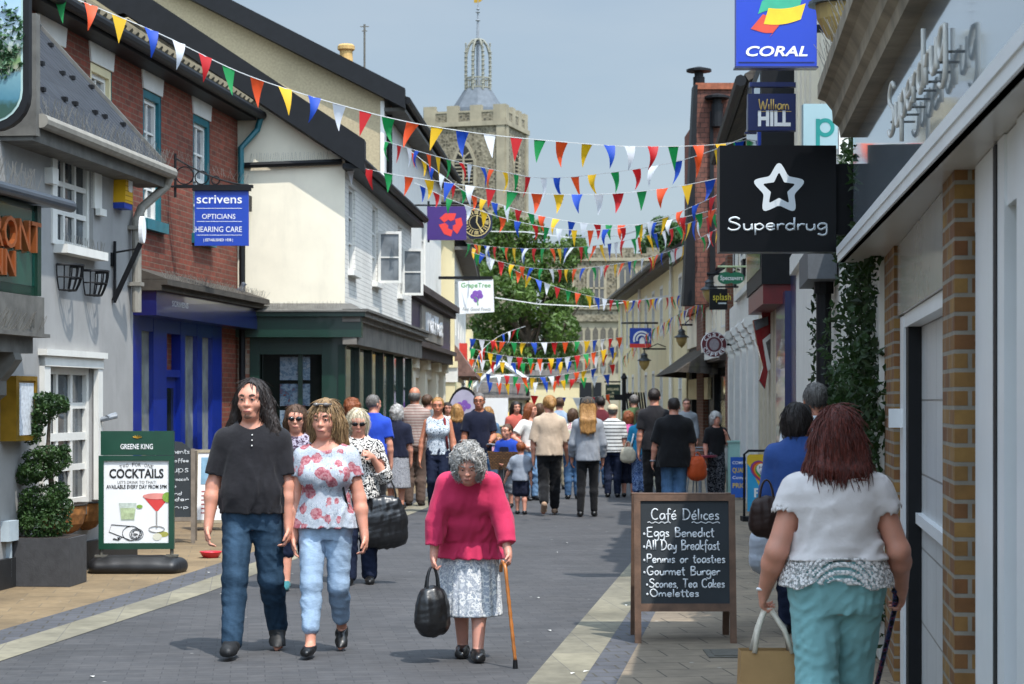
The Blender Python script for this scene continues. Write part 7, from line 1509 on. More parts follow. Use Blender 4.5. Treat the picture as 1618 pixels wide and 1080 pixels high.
p = per('dark grey haired man in white polo shirt walking away by the drainpipe', 1289, 15.6, 1.80, 178, ('short', H_sgrey, 7), SKT, (cloth('white_polo', '#cfd3da', .04), T_(hem=.48, sleeve=.8, fit=1.06, g=.022, neck=(.05, .055, .035))), ('t', denim('mid_jeans', '#3b5878'), {}), w=1.12, arms=(((.22, .0, -1), (.08, .12, -1)), ((.26, .0, -1), (.14, .1, -1))))
handbag('carrier_bag', 'thin white plastic carrier bag hanging low by the ivy shop couple', Vector((P(1216, 0, 14.5).x, 14.4, .95)), .26, .40, .14, mat('thin_plastic', '#c5cbd6', .3, .06, 9, .6, 30), 'bag', hl=.12)

per('man in pale checked shirt seen between beige T-shirt and grey sweatshirt, far back', 884, 37.5, 1.72, 182, ('short', H_brown, 3), None, (cloth('pale_blue_shirt', '#8fa0b4'), T_(sleeve=.9, fit=1.08)), ('t', cloth('stone_chinos', '#8d8470'), {}))
per('woman in mustard cardigan in the far crowd left of the beige T-shirt', 852, 38.5, 1.6, 170, ('bob', H_brown, 5), None, (cloth('mustard_knit', '#a8842e'), T_(sleeve=1.6, fit=1.08)), ('t', navyd, {}))
per('man in burgundy polo in the far crowd right of the grey sweatshirt', 949, 38.0, 1.74, 185, ('short', H_dark, 8), None, (cloth('burgundy_polo', '#5b2028'), T_(sleeve=.8, fit=1.06)), ('t', denim('mid_jeans', '#3b5878'), {}))
per('woman in white blouse far back just left of the round banner', 707, 40.0, 1.62, 10, ('bob', H_dark, 3), None, (cloth('white_cotton', '#d5d2cc'), T_(sleeve=.8)), ('t', navyd, {}))
per('man in green T-shirt far back between pink top and tall man', 1002, 40.5, 1.78, 178, ('short', H_sgrey, 4), None, (cloth('moss_tee', '#4f6340'), T_(sleeve=.8, fit=1.06)), ('t', navyd, {}))
per('woman in coral top far back behind the red haired young woman', 815, 40.0, 1.64, 20, ('mid', H_dark, 6), None, (cloth('coral_top', '#b85a4e'), T_(sleeve=.8)), ('t', navyd, {}))
per('person in light grey jacket approaching far back near the cream building', 1085, 43.0, 1.70, -5, ('short', H_brown, 5), None, (cloth('light_jacket', '#8f9296'), T_(sleeve=1.8, fit=1.06)), ('t', navyd, {}))
# ------------------------------------------------------------------ boards on the pavement
m_slatebd = mat('chalkboard', '#1d2429', .75, .25, 3, .1); m_chalk = mat('chalk', '#c9cdd0', .95, .2, 60); m_oak = mat('worn_oak', '#5e4636', .7, .35, 9, .5, 40, stain=.3)
class Tilt:
    """board plane leaning back: z is measured up the board"""
    def __init__(s, x, y, yaw, lean): s.x, s.y, s.c, s.s, s.l = x, y, math.cos(yaw), math.sin(yaw), lean
    def T(s, u, n, z):
        yy = z*math.sin(s.l)-n*math.cos(s.l); zz = z*math.cos(s.l)+n*math.sin(s.l); return (s.x+u*s.c-yy*s.s, s.y+u*s.s+yy*s.c, max(.003, zz))
def cafe_board():
    d = 13.75; x0, x1 = P(1003, 0, d).x, P(1164, 0, d).x; w = x1-x0; cx = (x0+x1)/2
    S = thing('chalkboard', 'large wooden cafe chalkboard handwritten with breakfast menu, right foreground', 'chalkboard', (cx, d+.15, 0))
    T = Tilt(cx, d, RD(0), RD(7)); T2 = Tilt(cx, d+.5, RD(180), RD(7)); h = w/2; t = .045; zb, zt = .22, 1.03
    for q, nm in ((T, 1), (T2, 0)):
        b = MB(q)
        b.box(-h, -h+t, -.02, .02, 0, zt); b.box(h-t, h, -.02, .02, 0, zt); b.box(-h+t, h-t, -.02, .02, zt-t, zt-.001); b.box(-h+t, h-t, -.02, .02, zb, zb+t*1.2); b.build('frame', m_oak, S)
        MB(q).box(-h+t, h-t, -.012, .008, zb+t*1.2, zt-t).build('slate', m_slatebd, S)
    lines = [('Café Délices', .12, .90, .795, .075), ('•Eggs Benedict', .03, .84, .675, .065), ('•All Day Breakfast', .03, .90, .585, .068), ('•Peninis or toasties', .03, .96, .495, .06), ('•Gourmet Burger', .03, .9, .41, .06), ('•Scones, Tea Cakes', .06, .95, .325, .058), ('•Omelettes', .06, .66, .252+.01, .052)]
    iw = w-2*t
    for s, a, c, z, hh in lines: stroke_word(T, S, s, -h+t+a*iw, -h+t+c*iw, z+.06, hh, m_chalk, r=.0052, n=.009, name='chalk_lettering')
    for a, c in ((.08, .34), (.58, .9)): MB(T).tube([(-h+t+(a+(c-a)*k/12)*iw, .009, .835+.006*math.sin(k*1.9)) for k in range(13)], .004, 4).build('underline', m_chalk, S)
cafe_board()
def pub_board():
    d = 19.4; x0, x1 = P(157, 0, d).x, P(275, 0, d).x; cx = (x0+x1)/2; h = (x1-x0)/2; S = thing('cocktail_board', 'green framed poster board advertising cocktails on a black rubber base', 'sign board', (cx, d, 0)); F_ = F(cx, d, cx+1, d+.06); mg = mat('pub_green', '#0c3d2c', .35, .12, coat=.2)
    zb, zt, zh = .23, 1.14, 1.38
    b = MB(F_); b.box(-h, -h+.05, -.04, .03, zb, zt); b.box(h-.05, h, -.04, .03, zb, zt); b.box(-h+.05, h-.05, -.04, .03, zt-.05, zt); b.box(-h+.05, h-.05, -.04, .03, zb, zb+.06); b.build('frame', mg, S)
    MB(F_).box(-h+.02, h-.0, -.035, .025, zt+.005, zh).build('header', mg, S)
    MB(F_).box(-h+.05, h-.05, -.02, .012, zb+.06, zt-.05).build('poster', m_signw, S)
    text(F_, S, 'GREENE KING', -h*.42, h*.44, zt+.065, .05, m_signw, n=.026, bold=.012)
    b = MB(F_)
    for k in range(5): a = RD(30+30*k); b.tube([(.01, .027, zh-.07), (.01+.05*math.cos(a), .027, zh-.075+.035*math.sin(a))], .006, 5)
    b.build('crest', m_gold, S)
    ink = mat('print_ink', '#1c1c1e', .6, .1); q = .0125
    for k, chh in enumerate('TWO FOR ONE'):
        if chh == ' ': continue
        t = (k-5)/5; text(FRot(F_, t*.15, 1.055-.022*t*t, -t*.25), S, chh, -.012, .012, -.018, .034, ink, n=q, name='letter')
    text(F_, S, 'COCKTAILS', -h*.72, h*.72, .925, .085, ink, n=q, bold=.03); text(F_, S, "LET'S DRINK TO THAT!", -h*.5, h*.52, .868, .028, mat('ink_grey', '#55524e', .6), n=q); text(F_, S, 'AVAILABLE EVERY DAY FROM 5PM', -h*.8, h*.8, .82, .036, ink, n=q, bold=.02)
    art = MB(F_); art.prism([(-.17, .68), (.0, .68), (-.02, .51), (-.15, .51)], q, q+.002); g = art.build('tumbler_print', mat('print_pale', '#b9c3b9', .5, .2, 30), S)
    MB(F_).prism([(-.155, .63), (-.01, .63), (-.025, .52), (-.145, .52)], q+.002, q+.004).build('drink_print', mat('print_lime', '#a9b78f', .5, .3, 25), S)
    MB(F_).prism([(.06, .745), (.33, .745), (.205, .60), (.185, .60)], q, q+.002).build('cocktail_print', mat('print_red', '#cf3f3c', .5, .08), S)
    MB(F_).prism(circ(.195, .745, .135, 24, .03), q+.002, q+.004).build('rim_print', mat('print_pink', '#dd8d84', .5), S)
    MB(F_).prism(circ(.3, .735, .05, 18), q+.004, q+.006).build('lime_print', mat('print_green', '#7da03f', .5, .2, 30), S); MB(F_).prism(circ(.03, .645, .03, 14, .018), q+.004, q+.006).build('lime_print', mat('print_green', '#7da03f'), S)
    b = MB(F_); b.tube([(.195, q+.002, .6), (.195, q+.002, .44)], .008, 6); b.tube([(.195+.075*math.cos(a), q+.002, .425+.03*math.sin(a)) for a in np.linspace(0, 6.28, 20)], .005, 5)
    b.build('stem_print', mat('print_grey', '#9b9894', .5), S)
    b = MB(F_)
    for cx_, cz_, rx, rz in ((-.05, .385, .085, .07), (-.0, .375, .065, .055), (-.0, .375, .05, .042)): b.tube([(cx_+rx*math.cos(a), q+.002, cz_+rz*math.sin(a)) for a in np.linspace(0, 6.28, 22)], .0035, 4)
    b.tube([(-.06, q+.002, .455), (-.24, q+.002, .47), (-.265, q+.002, .40), (-.06, q+.002, .318)], .0035, 4)
    r = random.Random(2)
    for k in range(26): a, rr = r.uniform(0, 6.28), r.uniform(0, .04); b.tube([(rr*math.cos(a), q+.002, .375+rr*.8*math.sin(a)), ((rr+.008)*math.cos(a), q+.002, .375+(rr+.008)*.8*math.sin(a))], .004, 4)
    for k in range(8): a = r.uniform(0, 3.1); b.tube([(-.17, q+.002, .32), (-.17+.06*math.cos(a), q+.002, .32+.03*math.sin(a))], .004, 4)
    b.build('line_drawing', ink, S)
    MB(F_).prism(circ(.25, .375, .06, 16, .028), q, q+.002).build('garnish_print', mat('print_olive', '#a3a04f', .5), S); MB(F_).prism(circ(.2, .35, .045, 16, .035), q+.002, q+.003).build('garnish_print', mat('print_cream', '#d3d0bd', .5), S)
    D = SDF((-.62, -.4, -.03), (.62, .4, .3), .014)
    D.cap((-.36, -.08, .06), (.36, -.08, .06), .085, .085, .1, 1.6); D.cap((-.40, .1, .06), (.40, .1, .06), .08, .08, .1, 1.6); D.cap((-.2, 0, .10), (.2, 0, .10), .09, .09, .08, 1.4); D.cutz(.004, .165); D.warp(.0015, .2, 3)
    o = D.build('base', mat('rubber_base', '#1c1c1e', .5, .25, 9, .15), S)
    b = MB(F_)
    for u in (-.34, .34): b.tube([(u, 0, .15), (u, 0, .24)], .018, 6); b.box(u-.06, u+.06, -.05, .05, .155, .175)
    b.build('spring_mount', m_iron, S)
pub_board()
def chalk_a():
    d = 23.3; x1 = P(308, 0, d).x; x0 = x1-.62; cx = (x0+x1)/2; h = .31; S = thing('chalkboard', 'dark chalkboard listing soups in white chalk, beside the cocktail board', 'chalkboard', (cx, d, 0)); T = Tilt(cx, d, RD(10), RD(9)); mw = mat('grey_wood', '#6d6358', .8, .25, 9, .4)
    b = MB(T); b.box(h-.05, h, -.02, .02, 0, 1.12); b.box(-h, -h+.05, -.02, .02, 0, 1.12); b.box(-h+.05, h-.05, -.02, .02, .26, .31); b.build('frame', mw, S)
    MB(T).prism([(-h+.05, .31), (h-.05, .31), (h-.05, 1.12), (h-.15, 1.2), (-h+.15, 1.24), (-h+.05, 1.12)], -.012, .006).build('slate', m_slatebd, S)
    for s, z, hh, a, c in (('Refreshments', 1.06, .06, -.26, .25), ('tea and coffee', .96, .04, -.25, .24), ('Soups', .84, .09, -.12, .24), ('leek & broccoli'.replace('&', 'and'), .74, .04, -.25, .24), ('tomato', .66, .04, -.25, .1), ('carrot and', .57, .04, -.25, .16), ('coriander', .5, .045, -.25, .24), ('parsnip', .41, .045, -.2, .24)):
        stroke_word(T, S, s.replace('R', 'P'), a, c, z, hh, m_chalk, r=.004, n=.008, name='chalk_lettering')
    T2 = Tilt(cx-.05, d+.45, RD(190), RD(9)); b = MB(T2); b.box(-h, -h+.05, -.02, .02, 0, 1.1); b.box(h-.05, h, -.02, .02, 0, 1.1); b.box(-h+.05, h-.05, -.012, .0, .3, 1.1); b.build('back_frame', mw, S)
chalk_a()
def white_a():
    d = 25.6; x0, x1 = P(306, 0, d).x, P(350, 0, d).x; cx = (x0+x1)/2+.05; h = (x1-x0)/2+.05; S = thing('pavement_sign', 'white framed pavement poster partly hidden behind the man in black', 'sign board', (cx, d, 0)); T = Tilt(cx, d, 0, RD(8))
    b = MB(T); b.box(-h, -h+.04, -.02, .02, 0, 1.05); b.box(h-.04, h, -.02, .02, 0, 1.05); b.box(-h+.04, h-.04, -.02, .02, 1.01, 1.05); b.box(-h+.04, h-.04, -.02, .02, .1, .14); b.build('frame', mat('pale_wood', '#9b917c', .7, .15, 9), S)
    MB(T).box(-h+.04, h-.04, -.01, .008, .14, 1.01).build('poster', m_signw, S); MB(T).box(-h+.08, h-.08, .008, .012, .6, .95).build('picture', mat('poster_blue', '#7fa5bd', .5, .3, 6), S)
    b = MB(T)
    for k in range(6): b.box(-h+.09, h-.12-.04*(k % 3), .008, .011, .5-.055*k, .515-.055*k)
    b.build('print_lines', mat('print_red2', '#a04a4a', .6), S)
    T2 = Tilt(cx, d+.4, RD(180), RD(8)); b = MB(T2); b.box(-h, h, -.01, .01, .1, 1.03); b.build('back_panel', m_signg, S)
white_a()
def lottery():
    d = 27.6; x0, x1 = P(1178, 0, d).x, P(1236, 0, d).x; cx = (x0+x1)/2; h = (x1-x0)/2; S = thing('pavement_sign', 'yellow and blue lottery pavement sign with rainbow heart in black frame', 'sign board', (cx, d, 0)); F_ = F(cx, d, cx+1, d+.03)
    MB(F_).prism(rrect(-h+.02, h-.02, .14, .93, .05), -.02, .02).build('panel', mat('lottery_yellow', '#d8b42c', .4, .06), S)
    MB(F_).prism([(-h+.02, .14), (h-.02, .14), (h-.02, .62), (-h*.3, .50), (-h+.08, .72), (-h+.02, .8)], .02, .023).build('blue_field', mat('lottery_blue', '#2f9ccc', .4, .06), S)
    def heart(s, cz): return [(.03+s*.0575*16*math.sin(t)**3/16*1.0, cz+s*.0575*(13*math.cos(t)-5*math.cos(2*t)-2*math.cos(3*t)-math.cos(4*t))/16) for t in np.linspace(0, 6.2, 30)]
    for s, c in ((3.9, '#7a3f8f'), (3.5, '#c23a34'), (3.1, '#e08a2c'), (2.75, '#4f9a4a')): MB(F_).prism(heart(s, .68), .023, .024+.003*(4-s)).build('rainbow', mat('heart_'+c[1:], c, .4, .03), S)
    MB(F_).prism(heart(2.4, .70), .023, .031).build('heart', m_signw, S)
    ink = mat('purple_ink', '#5a2d6b', .5); text(F_, S, 'The', -.02, .06, .78, .03, ink, n=.032); text(F_, S, 'Health', -.07, .13, .73, .045, ink, n=.032, bold=.01); text(F_, S, 'Lottery', -.06, .12, .66, .045, ink, n=.032, bold=.01)
    text(F_, S, 'Play', -h*.55, h*.55, .34, .12, m_signw, n=.024, bold=.03); text(F_, S, 'here', -h*.6, h*.55, .19, .10, m_signw, n=.024, bold=.03)
    b = MB(F_); b.tube([(-h-.02, 0, .02), (-h-.02, 0, .93), (-h+.04, 0, .98), (h-.04, 0, .98), (h+.02, 0, .93), (h+.02, 0, .02)], .018, 6); b.box(-h-.05, h+.05, -.18, .1, .004, .07); b.build('frame', m_black, S)
lottery()
def blue_board():
    d = 33.6; x0, x1 = P(1155, 0, d).x, P(1190, 0, d).x; cx = (x0+x1)/2; h = (x1-x0)/2; S = thing('pavement_sign', 'small blue pavement board with yellow and white lettering', 'sign board', (cx, d, 0)); T = Tilt(cx, d, 0, RD(6))
    MB(T).box(-h, h, -.02, .02, .04, .72).build('board', mat('board_blue', '#1c56b0', .4, .06), S); y = mat('board_yellow', '#d9b93a', .5)
    for s, z, hh, m in (('COMPARE', .6, .05, m_signw), ('QUALITY', .46, .08, y), ('Compare', .35, .05, m_signw), ('PRICES', .2, .08, y)): text(T, S, s, -h*.85, h*.85, z, hh, m, n=.022, bold=.015)
    b = MB(T); b.box(-h, -h+.03, -.02, .02, 0, .04); b.box(h-.03, h, -.02, .02, 0, .04); b.build('foot', m_black, S)
    d = 34.6; cx = P(1160, 0, d).x; b = MB(FC(d)); b.box(cx-.12, cx+.12, -.2, .15, .0, .95); b.box(cx-.14, cx+.14, -.22, .17, .95, .98); tag(b.build('display_stand', mat('mint_stand', '#8fb5ac', .5, .08)), 'pale mint display stand behind the small blue board', 'display stand')
blue_board()
# ------------------------------------------------------------------ planter with spiral topiary
def planter():
    F_ = F(P(20, 0, 17.9).x, 17.9, P(112, 0, 17.9).x, 17.86); w = F_.L; S = thing('planter', 'square dark grey stone planter by the pub wall', 'planter', F_.T(w/2, -.24, 0)); h = .44
    b = MB(F_); b.box(0, w, -.52, 0, .006, h); b.build('pot', mat('dark_stone', '#3c3c3e', .7, .2, 14, .4, 60, stain=.25), S); MB(F_).box(.03, w-.03, -.49, -.03, h, h+.004).build('soil', mat('soil', '#2a211a', 1, .3, 20), S)
    T = thing('topiary', 'clipped spiral box topiary growing in the dark planter', 'topiary', F_.T(w/2, -.25, h)); c = F_.T(w/2, -.25, 0)
    b = MB(); b.tube([(c[0], c[1], h), (c[0]+.03, c[1], .8), (c[0]-.02, c[1], 1.2), (c[0], c[1], 1.6)], [.03, .028, .022, .01], 8); b.build('stem', m_bark, T)
    bl = []; px = lambda x, y: P(x, y, 18.1)
    for x, y, rx, rz in ((70, 825, 36, 24), (50, 808, 20, 20), (90, 800, 22, 18), (66, 785, 30, 16), (92, 775, 16, 13), (42, 752, 20, 12), (62, 742, 28, 14), (90, 728, 20, 14), (78, 715, 26, 10), (50, 722, 12, 10), (52, 686, 15, 14), (56, 668, 14, 14), (68, 650, 20, 16), (84, 638, 22, 14), (70, 628, 16, 8), (98, 642, 10, 9), (100, 712, 10, 9)):
        p = px(x, y); r = rx*18.1/FPX*1.18; bl.append((p.x, p.y, p.z, r, r*.9, rz*18.1/FPX*1.2))
    leaves(bl, 11000, .036, 8, .3).build('foliage', foliage('box_leaf', '#26451f', '#4a6a34', 9.), T, fixn=False)
planter()
def blob(name, label, cat, pts, m, v=.012):
    lo = np.min([np.array(p[0])-p[2] for p in pts]+[np.array(p[1])-p[3] for p in pts], 0)-.04; hi = np.max([np.array(p[0])+p[2] for p in pts]+[np.array(p[1])+p[3] for p in pts], 0)+.04
    D = SDF(lo, hi, v); [D.cap(*p, .02) for p in pts]; o = D.build(name, m, None); return tag(o, label, cat)
c = P(377, 462, 30.4); blob('pigeon', 'grey pigeon perched on black rain pipe above the blue shop', 'pigeon', [((c.x-.1, c.y, c.z-.03), (c.x+.04, c.y, c.z+.03), .045, .06), ((c.x+.05, c.y, c.z+.05), (c.x+.07, c.y, c.z+.13), .04, .035), ((c.x-.1, c.y, c.z-.03), (c.x-.22, c.y, c.z-.1), .035, .015), ((c.x+.09, c.y, c.z+.13), (c.x+.13, c.y, c.z+.12), .018, .006)], mat('pigeon_grey', '#4a4f58', .7, .25, 20))
b = MB(); c = P(333, 852, 21.2); b.lathe((c.x, c.y, .006), [(.08, 0), (.115, .055), (.12, .065), (.10, .058), (.07, .012)], 18); tag(b.build('bowl', mat('red_plastic', '#d3303f', .35, .05), smooth=True), 'shallow red plastic bowl on tan paving behind the man in black', 'bowl')
# ------------------------------------------------------------------ bicycle with basket, cafe furniture, finger post, stall
def bicycle():
    d = 31.6; x = P(796, 0, d).x; S = thing('bicycle', 'bicycle with wicker front basket among the crowd beside the boy', 'bicycle', (x, d, 0)); r = .33
    for yy in (-.45, .5):
        b = MB(); b.tube([(x+.05*0, d+yy+r*math.cos(a), r+.005+r*math.sin(a)-.0) for a in np.linspace(0, 6.283, 25)], .018, 6); w = b.build('wheel', m_black, S, smooth=True); b = MB()
        for k in range(12): a = 6.283*k/12; b.tube([(x, d+yy, r), (x, d+yy+r*.96*math.cos(a), r+r*.96*math.sin(a))], .003, 4)
        b.build('spokes', m_wire, w)
    b = MB(); q = [(x, d-.45, r), (x, d-.33, .85), (x, d+.15, .8), (x, d+.05, .3), (x, d-.33, .75)]; b.tube(q, .018, 7); b.tube([(x, d+.5, r), (x, d+.05, .3)], .014, 6); b.tube([(x, d+.5, r), (x, d+.15, .8), (x, d+.16, .92)], .014, 6); b.build('frame', mat('bike_paint', '#3a2f2c', .4, .1), S)
    b = MB(); b.tube([(x-.26, d-.2, .98), (x-.2, d-.3, .99), (x, d-.34, .95), (x+.2, d-.3, .99), (x+.26, d-.2, .98)], .014, 6); b.build('handlebar', m_lead, S); b = MB(); b.box(x-.07, x+.07, d+.02, d+.3, .92, .98); b.build('saddle', m_black, S)
    b = MB(); vs = []; pr = [(.20, .13, .60), (.25, .17, .88)]
    for a, c_, z in pr: vs += [(x-a, d-.5-c_, z), (x+a, d-.5-c_, z), (x+a, d-.5+c_, z), (x-a, d-.5+c_, z)]
    b.add(vs, [(0, 1, 2, 3), (0, 1, 5, 4), (1, 2, 6, 5), (2, 3, 7, 6), (3, 0, 4, 7)]); b.build('basket', brick('wicker', '#8f6438', '#6f4a28', '#3d2818', .05, .025, .005, .8, .3, 1., bdist=.01), S)
bicycle()
def cafe_set():
    for i, (px, d, yaw, lab) in enumerate(((1092, 33.2, 20, 'slim metal cafe chair just right of the man in black shirt'), (1108, 35.2, 160, 'slim metal cafe chair beside the woman with curly grey hair'))):
        x = P(px, 0, d).x; S = thing('cafe_chair', lab, 'chair', (x, d, 0), 'cafe chairs by the right shops'); c, s = math.cos(RD(yaw)), math.sin(RD(yaw)); R_ = lambda u, v, z: (x+u*c-v*s, d+u*s+v*c, z)
        for u in (-.19, .19):
            for v in (-.19, .19): MB().tube([R_(u*1.1, v*1.1, 0.004), R_(u*.9, v*.9, .45)], .014, 6).build('leg', m_lead, S)
        b = MB(); b.add([R_(u, v, z) for z in (.44, .47) for u, v in ((-.2, -.2), (.2, -.2), (.2, .2), (-.2, .2))], [(0, 1, 2, 3), (7, 6, 5, 4), (0, 1, 5, 4), (1, 2, 6, 5), (2, 3, 7, 6), (3, 0, 4, 7)]); b.build('seat', m_signg, S)
        b = MB(); b.tube([R_(-.2, .2, .45), R_(-.2, .24, .85), R_(.2, .24, .85), R_(.2, .2, .45)], .014, 6)
        for z in (.6, .7, .8): b.tube([R_(-.2, .225, z), R_(.2, .225, z)], .012, 5)
        b.build('backrest', m_lead, S)
    x, d = P(1118, 0, 34.4).x-.14, 34.3; S = thing('cafe_table', 'small round cafe table with maroon edge between the metal chairs', 'table', (x, d, 0)); b = MB(); b.lathe((x, d, .7), [(.3, 0), (.3, .03)], 20); b.build('tabletop', mat('maroon_top', '#7a2438', .4), S); b = MB(); b.lathe((x, d, .003), [(.2, 0), (.2, .02), (.03, .05), (.03, .7)], 12); b.build('pedestal', m_lead, S)
cafe_set()
d = 60.; x = P(986, 0, d).x; S = thing('finger_post', 'black cast finger post in front of the cream building', 'signpost', (x, d, 0)); b = MB(); b.lathe((x, d, 0), [(.12, 0), (.12, .4), (.07, .5), (.06, 2.3), (.1, 2.35), (.03, 2.5)], 10); b.build('post', m_black, S)
b = MB(FC(d)); b.box(x-.3, x-.04, -.02, .02, 1.68, 1.85); b.box(x+.04, x+.28, -.02, .02, 1.72, 1.88); b.build('finger', m_black, S)
d = 40.; S = thing('railing', 'short black spiked railing behind the tall man in charcoal', 'railing', (P(1010, 0, 56).x, 56, 0)); b = MB(); d = 56.
for k in range(8): x = P(1003+4*k, 0, d).x; b.tube([(x, d, .0), (x-.25, d, 1.9)], .025, 5)
b.tube([(P(1003, 0, d).x, d, .4), (P(1033, 0, d).x, d, .4)], .03, 5); b.build('spikes', m_black, S)
def stall():
    d = 66.; x0, x1 = P(780, 0, d).x, P(826, 0, d).x; S = thing('market_stall', 'small market stall with yellow canopy in front of the museum', 'market stall', ((x0+x1)/2, d, 0)); z = P(0, 668, d).z
    b = MB(); b.add([(x0, d-.6, z), (x1, d-.6, z), (x1-.2, d+.3, z+.35), (x0+.2, d+.3, z+.35), (x0, d+1, z), (x1, d+1, z)], [(0, 1, 2, 3), (3, 2, 5, 4), (0, 3, 4), (1, 5, 2)]); b.build('canopy', mat('stall_yellow', '#c9a040', .8, .1), S)
    b = MB(); [b.tube([(x, y, 0), (x, y, z)], .03, 5) for x in (x0+.05, x1-.05) for y in (d-.55, d+.95)]; b.build('pole', m_lead, S); MB().box(x0+.1, x1-.1, d-.4, d+.8, 0, .8).build('counter', mat('stall_cloth', '#8fa3a0', .8, .2), S)
    for k, px in enumerate((772, 790)): b = MB(FC(60+k)); x = P(px, 0, 60+k).x; b.box(x-.25, x+.25, -.02, .02, .9, 1.75); b.box(x-.22, x-.19, -.02, .02, 0, .9); b.box(x+.19, x+.22, -.02, .02, 0, .9); tag(b.build('notice_board', m_signw), ('white notice board on legs near the street end, left one of two', 'white notice board on legs near the street end, right one of two')[k], 'notice board', 'white notice boards')
stall()
# ------------------------------------------------------------------ bunting
FLAGC = {'r': '#c01d22', 'g': '#0f8a45', 'o': '#e2501f', 'y': '#e3b41a', 'b': '#1546ad', 'w': '#dcdfe4'}
def flagm(k):
    m = NT('pennant_'+k); c = lin(FLAGC[k]); m.col(c); m.b.inputs['Roughness'].default_value = .6; tr = m.n('BsdfTranslucent'); tr.inputs[0].default_value = (*c, 1); mx = m.n('MixShader', i_0=.35); m.l(m.b.outputs[0], mx.inputs[1]); m.l(tr.outputs[0], mx.inputs[2]); m.l(mx.outputs[0], m.t.nodes['Material Output'].inputs[0]); return m.mat
FM = {k: flagm(k) for k in FLAGC}; m_cord = mat('white_cord', '#c9cac8', .8)
def bunting(label, pts, h=.30, w=.17, gap=.365, seq='rgoybw', off=0, seed=1, start=.2):
    """pts: (px, py, depth) points along the cord"""
    q = smooth_line([tuple(P(*p)) for p in pts], 8) if False else None
    V = [P(*p) for p in pts]; fine = []
    for i in range(len(V)-1):
        a, b_, c, d = V[max(i-1, 0)], V[i], V[i+1], V[min(i+2, len(V)-1)]
        for t in range(8): t /= 8; fine.append(.5*((2*b_)+(c-a)*t+(2*a-5*b_+4*c-d)*t*t+(3*b_-a-3*c+d)*t**3))
    fine.append(V[-1]); S = thing('bunting', label, 'bunting', tuple(V[0]), 'bunting strung across the street'); b = MB(); b.tube(fine, .006, 4); b.build('cord', m_cord, S)
    L = [0]; [L.append(L[-1]+(fine[i+1]-fine[i]).length) for i in range(len(fine)-1)]; r = random.Random(seed); s = start; k = off
    while s < L[-1]-.1:
        i = max(j for j in range(len(L)) if L[j] <= s); i = min(i, len(fine)-2); t = (fine[i+1]-fine[i]).normalized(); p = fine[i]+t*(s-L[i]); th = t.copy(); th.z *= .8; th.normalize()
        sw, bl, cu = r.gauss(-.03, .14), r.gauss(0, .28), r.uniform(-.07, .07); nn = Vector((-th.y, th.x, 0)); ww = w*r.uniform(.92, 1.06); hh = h*r.uniform(.94, 1.05); vs = []; fs = []
        for j in range(6):
            f = j/5; wd = ww*.5*(1-f)+.002; c = p+Vector((0, 0, -hh*f))+th*(sw*f*hh)+nn*(bl*f*hh*.6+cu*math.sin(f*3)); cr = nn*cu*.5*(1-f); vs += [tuple(c-th*wd+cr), tuple(c), tuple(c+th*wd+cr)]
        b = MB(); vs = [tuple(Vector(v)) for v in vs]; b.add(vs, [(3*j+a, 3*j+a+1, 3*j+a+4, 3*j+a+3) for j in range(5) for a in (0, 1)]); b.build('pennant', FM[seq[k % len(seq)]], S, smooth=True, fixn=False); s += gap*r.uniform(.9, 1.1); k += 1
bunting('nearest bunting string, dropping from the brick house eaves to the star sign', [(80, -18, 22), (250, 52, 22.6), (400, 122, 23.2), (600, 182, 24), (740, 208, 24.6), (880, 223, 25.2), (1000, 231, 25.8), (1130, 228, 26.4), (1215, 215, 27)], off=1, gap=.352, h=.31, seed=1, start=.12)
bunting('bunting string from under the pebbledash eaves rising right towards the navy sign', [(606, 222, 36), (702, 250, 34), (800, 272, 32), (863, 281, 31), (960, 273, 30), (1080, 252, 29), (1190, 212, 28)], off=2, gap=.40, h=.33, seed=2, seq='oygrwb')
bunting('bunting string starting at the white gable corner, lowest of the three big ones', [(536, 257, 31.3), (616, 274, 31), (700, 287, 30.6), (790, 300, 30.2), (860, 306, 30), (960, 306, 29.6), (1060, 296, 29.2), (1150, 278, 28.8)], off=5, gap=.345, h=.30, seed=3)
bunting('bunting string sagging from the pebbledash wall past the bank sign to the tiled house', [(645, 235, 40), (690, 270, 39.5), (740, 305, 39), (798, 325, 38.5), (860, 342, 38), (930, 353, 37.5), (1000, 355, 37), (1070, 345, 36.6), (1150, 325, 36)], off=4, gap=.30, h=.30, w=.16, seed=4, seq='bwrgoy')
bunting('bunting string between the clock and the right shops with widely spaced pennants', [(736, 384, 56), (800, 391, 53), (880, 392, 50), (960, 385, 47), (1040, 367, 44), (1110, 345, 41), (1165, 328, 39)], off=1, gap=.46, h=.40, w=.24, seed=5)
bunting('bunting string running diagonally down from the clock to the cream building', [(738, 386, 58), (784, 412, 58), (840, 438, 58), (902, 460, 58), (975, 474, 57), (1050, 470, 54), (1120, 458, 50), (1165, 448, 46)], off=3, gap=.30, h=.36, w=.19, seed=6)
bunting('bunting string rising from the distant lane to the green oval sign', [(985, 565, 66), (1020, 530, 58), (1060, 503, 52), (1100, 482, 47), (1150, 455, 41)], off=0, gap=.42, h=.42, w=.22, seed=7)
bunting('distant bunting string, topmost of those across the street end', [(738, 534, 62), (800, 540, 63), (860, 541, 64), (930, 538, 65), (1000, 530, 66), (1060, 522, 60)], off=2, gap=.42, h=.4, w=.24, seed=8, seq='gybwro')
bunting('distant bunting string hanging in front of the churchyard tree foot', [(738, 548, 64), (800, 562, 65), (870, 566, 66), (930, 558, 67), (990, 542, 68)], off=1, gap=.40, h=.44, w=.24, seed=9)
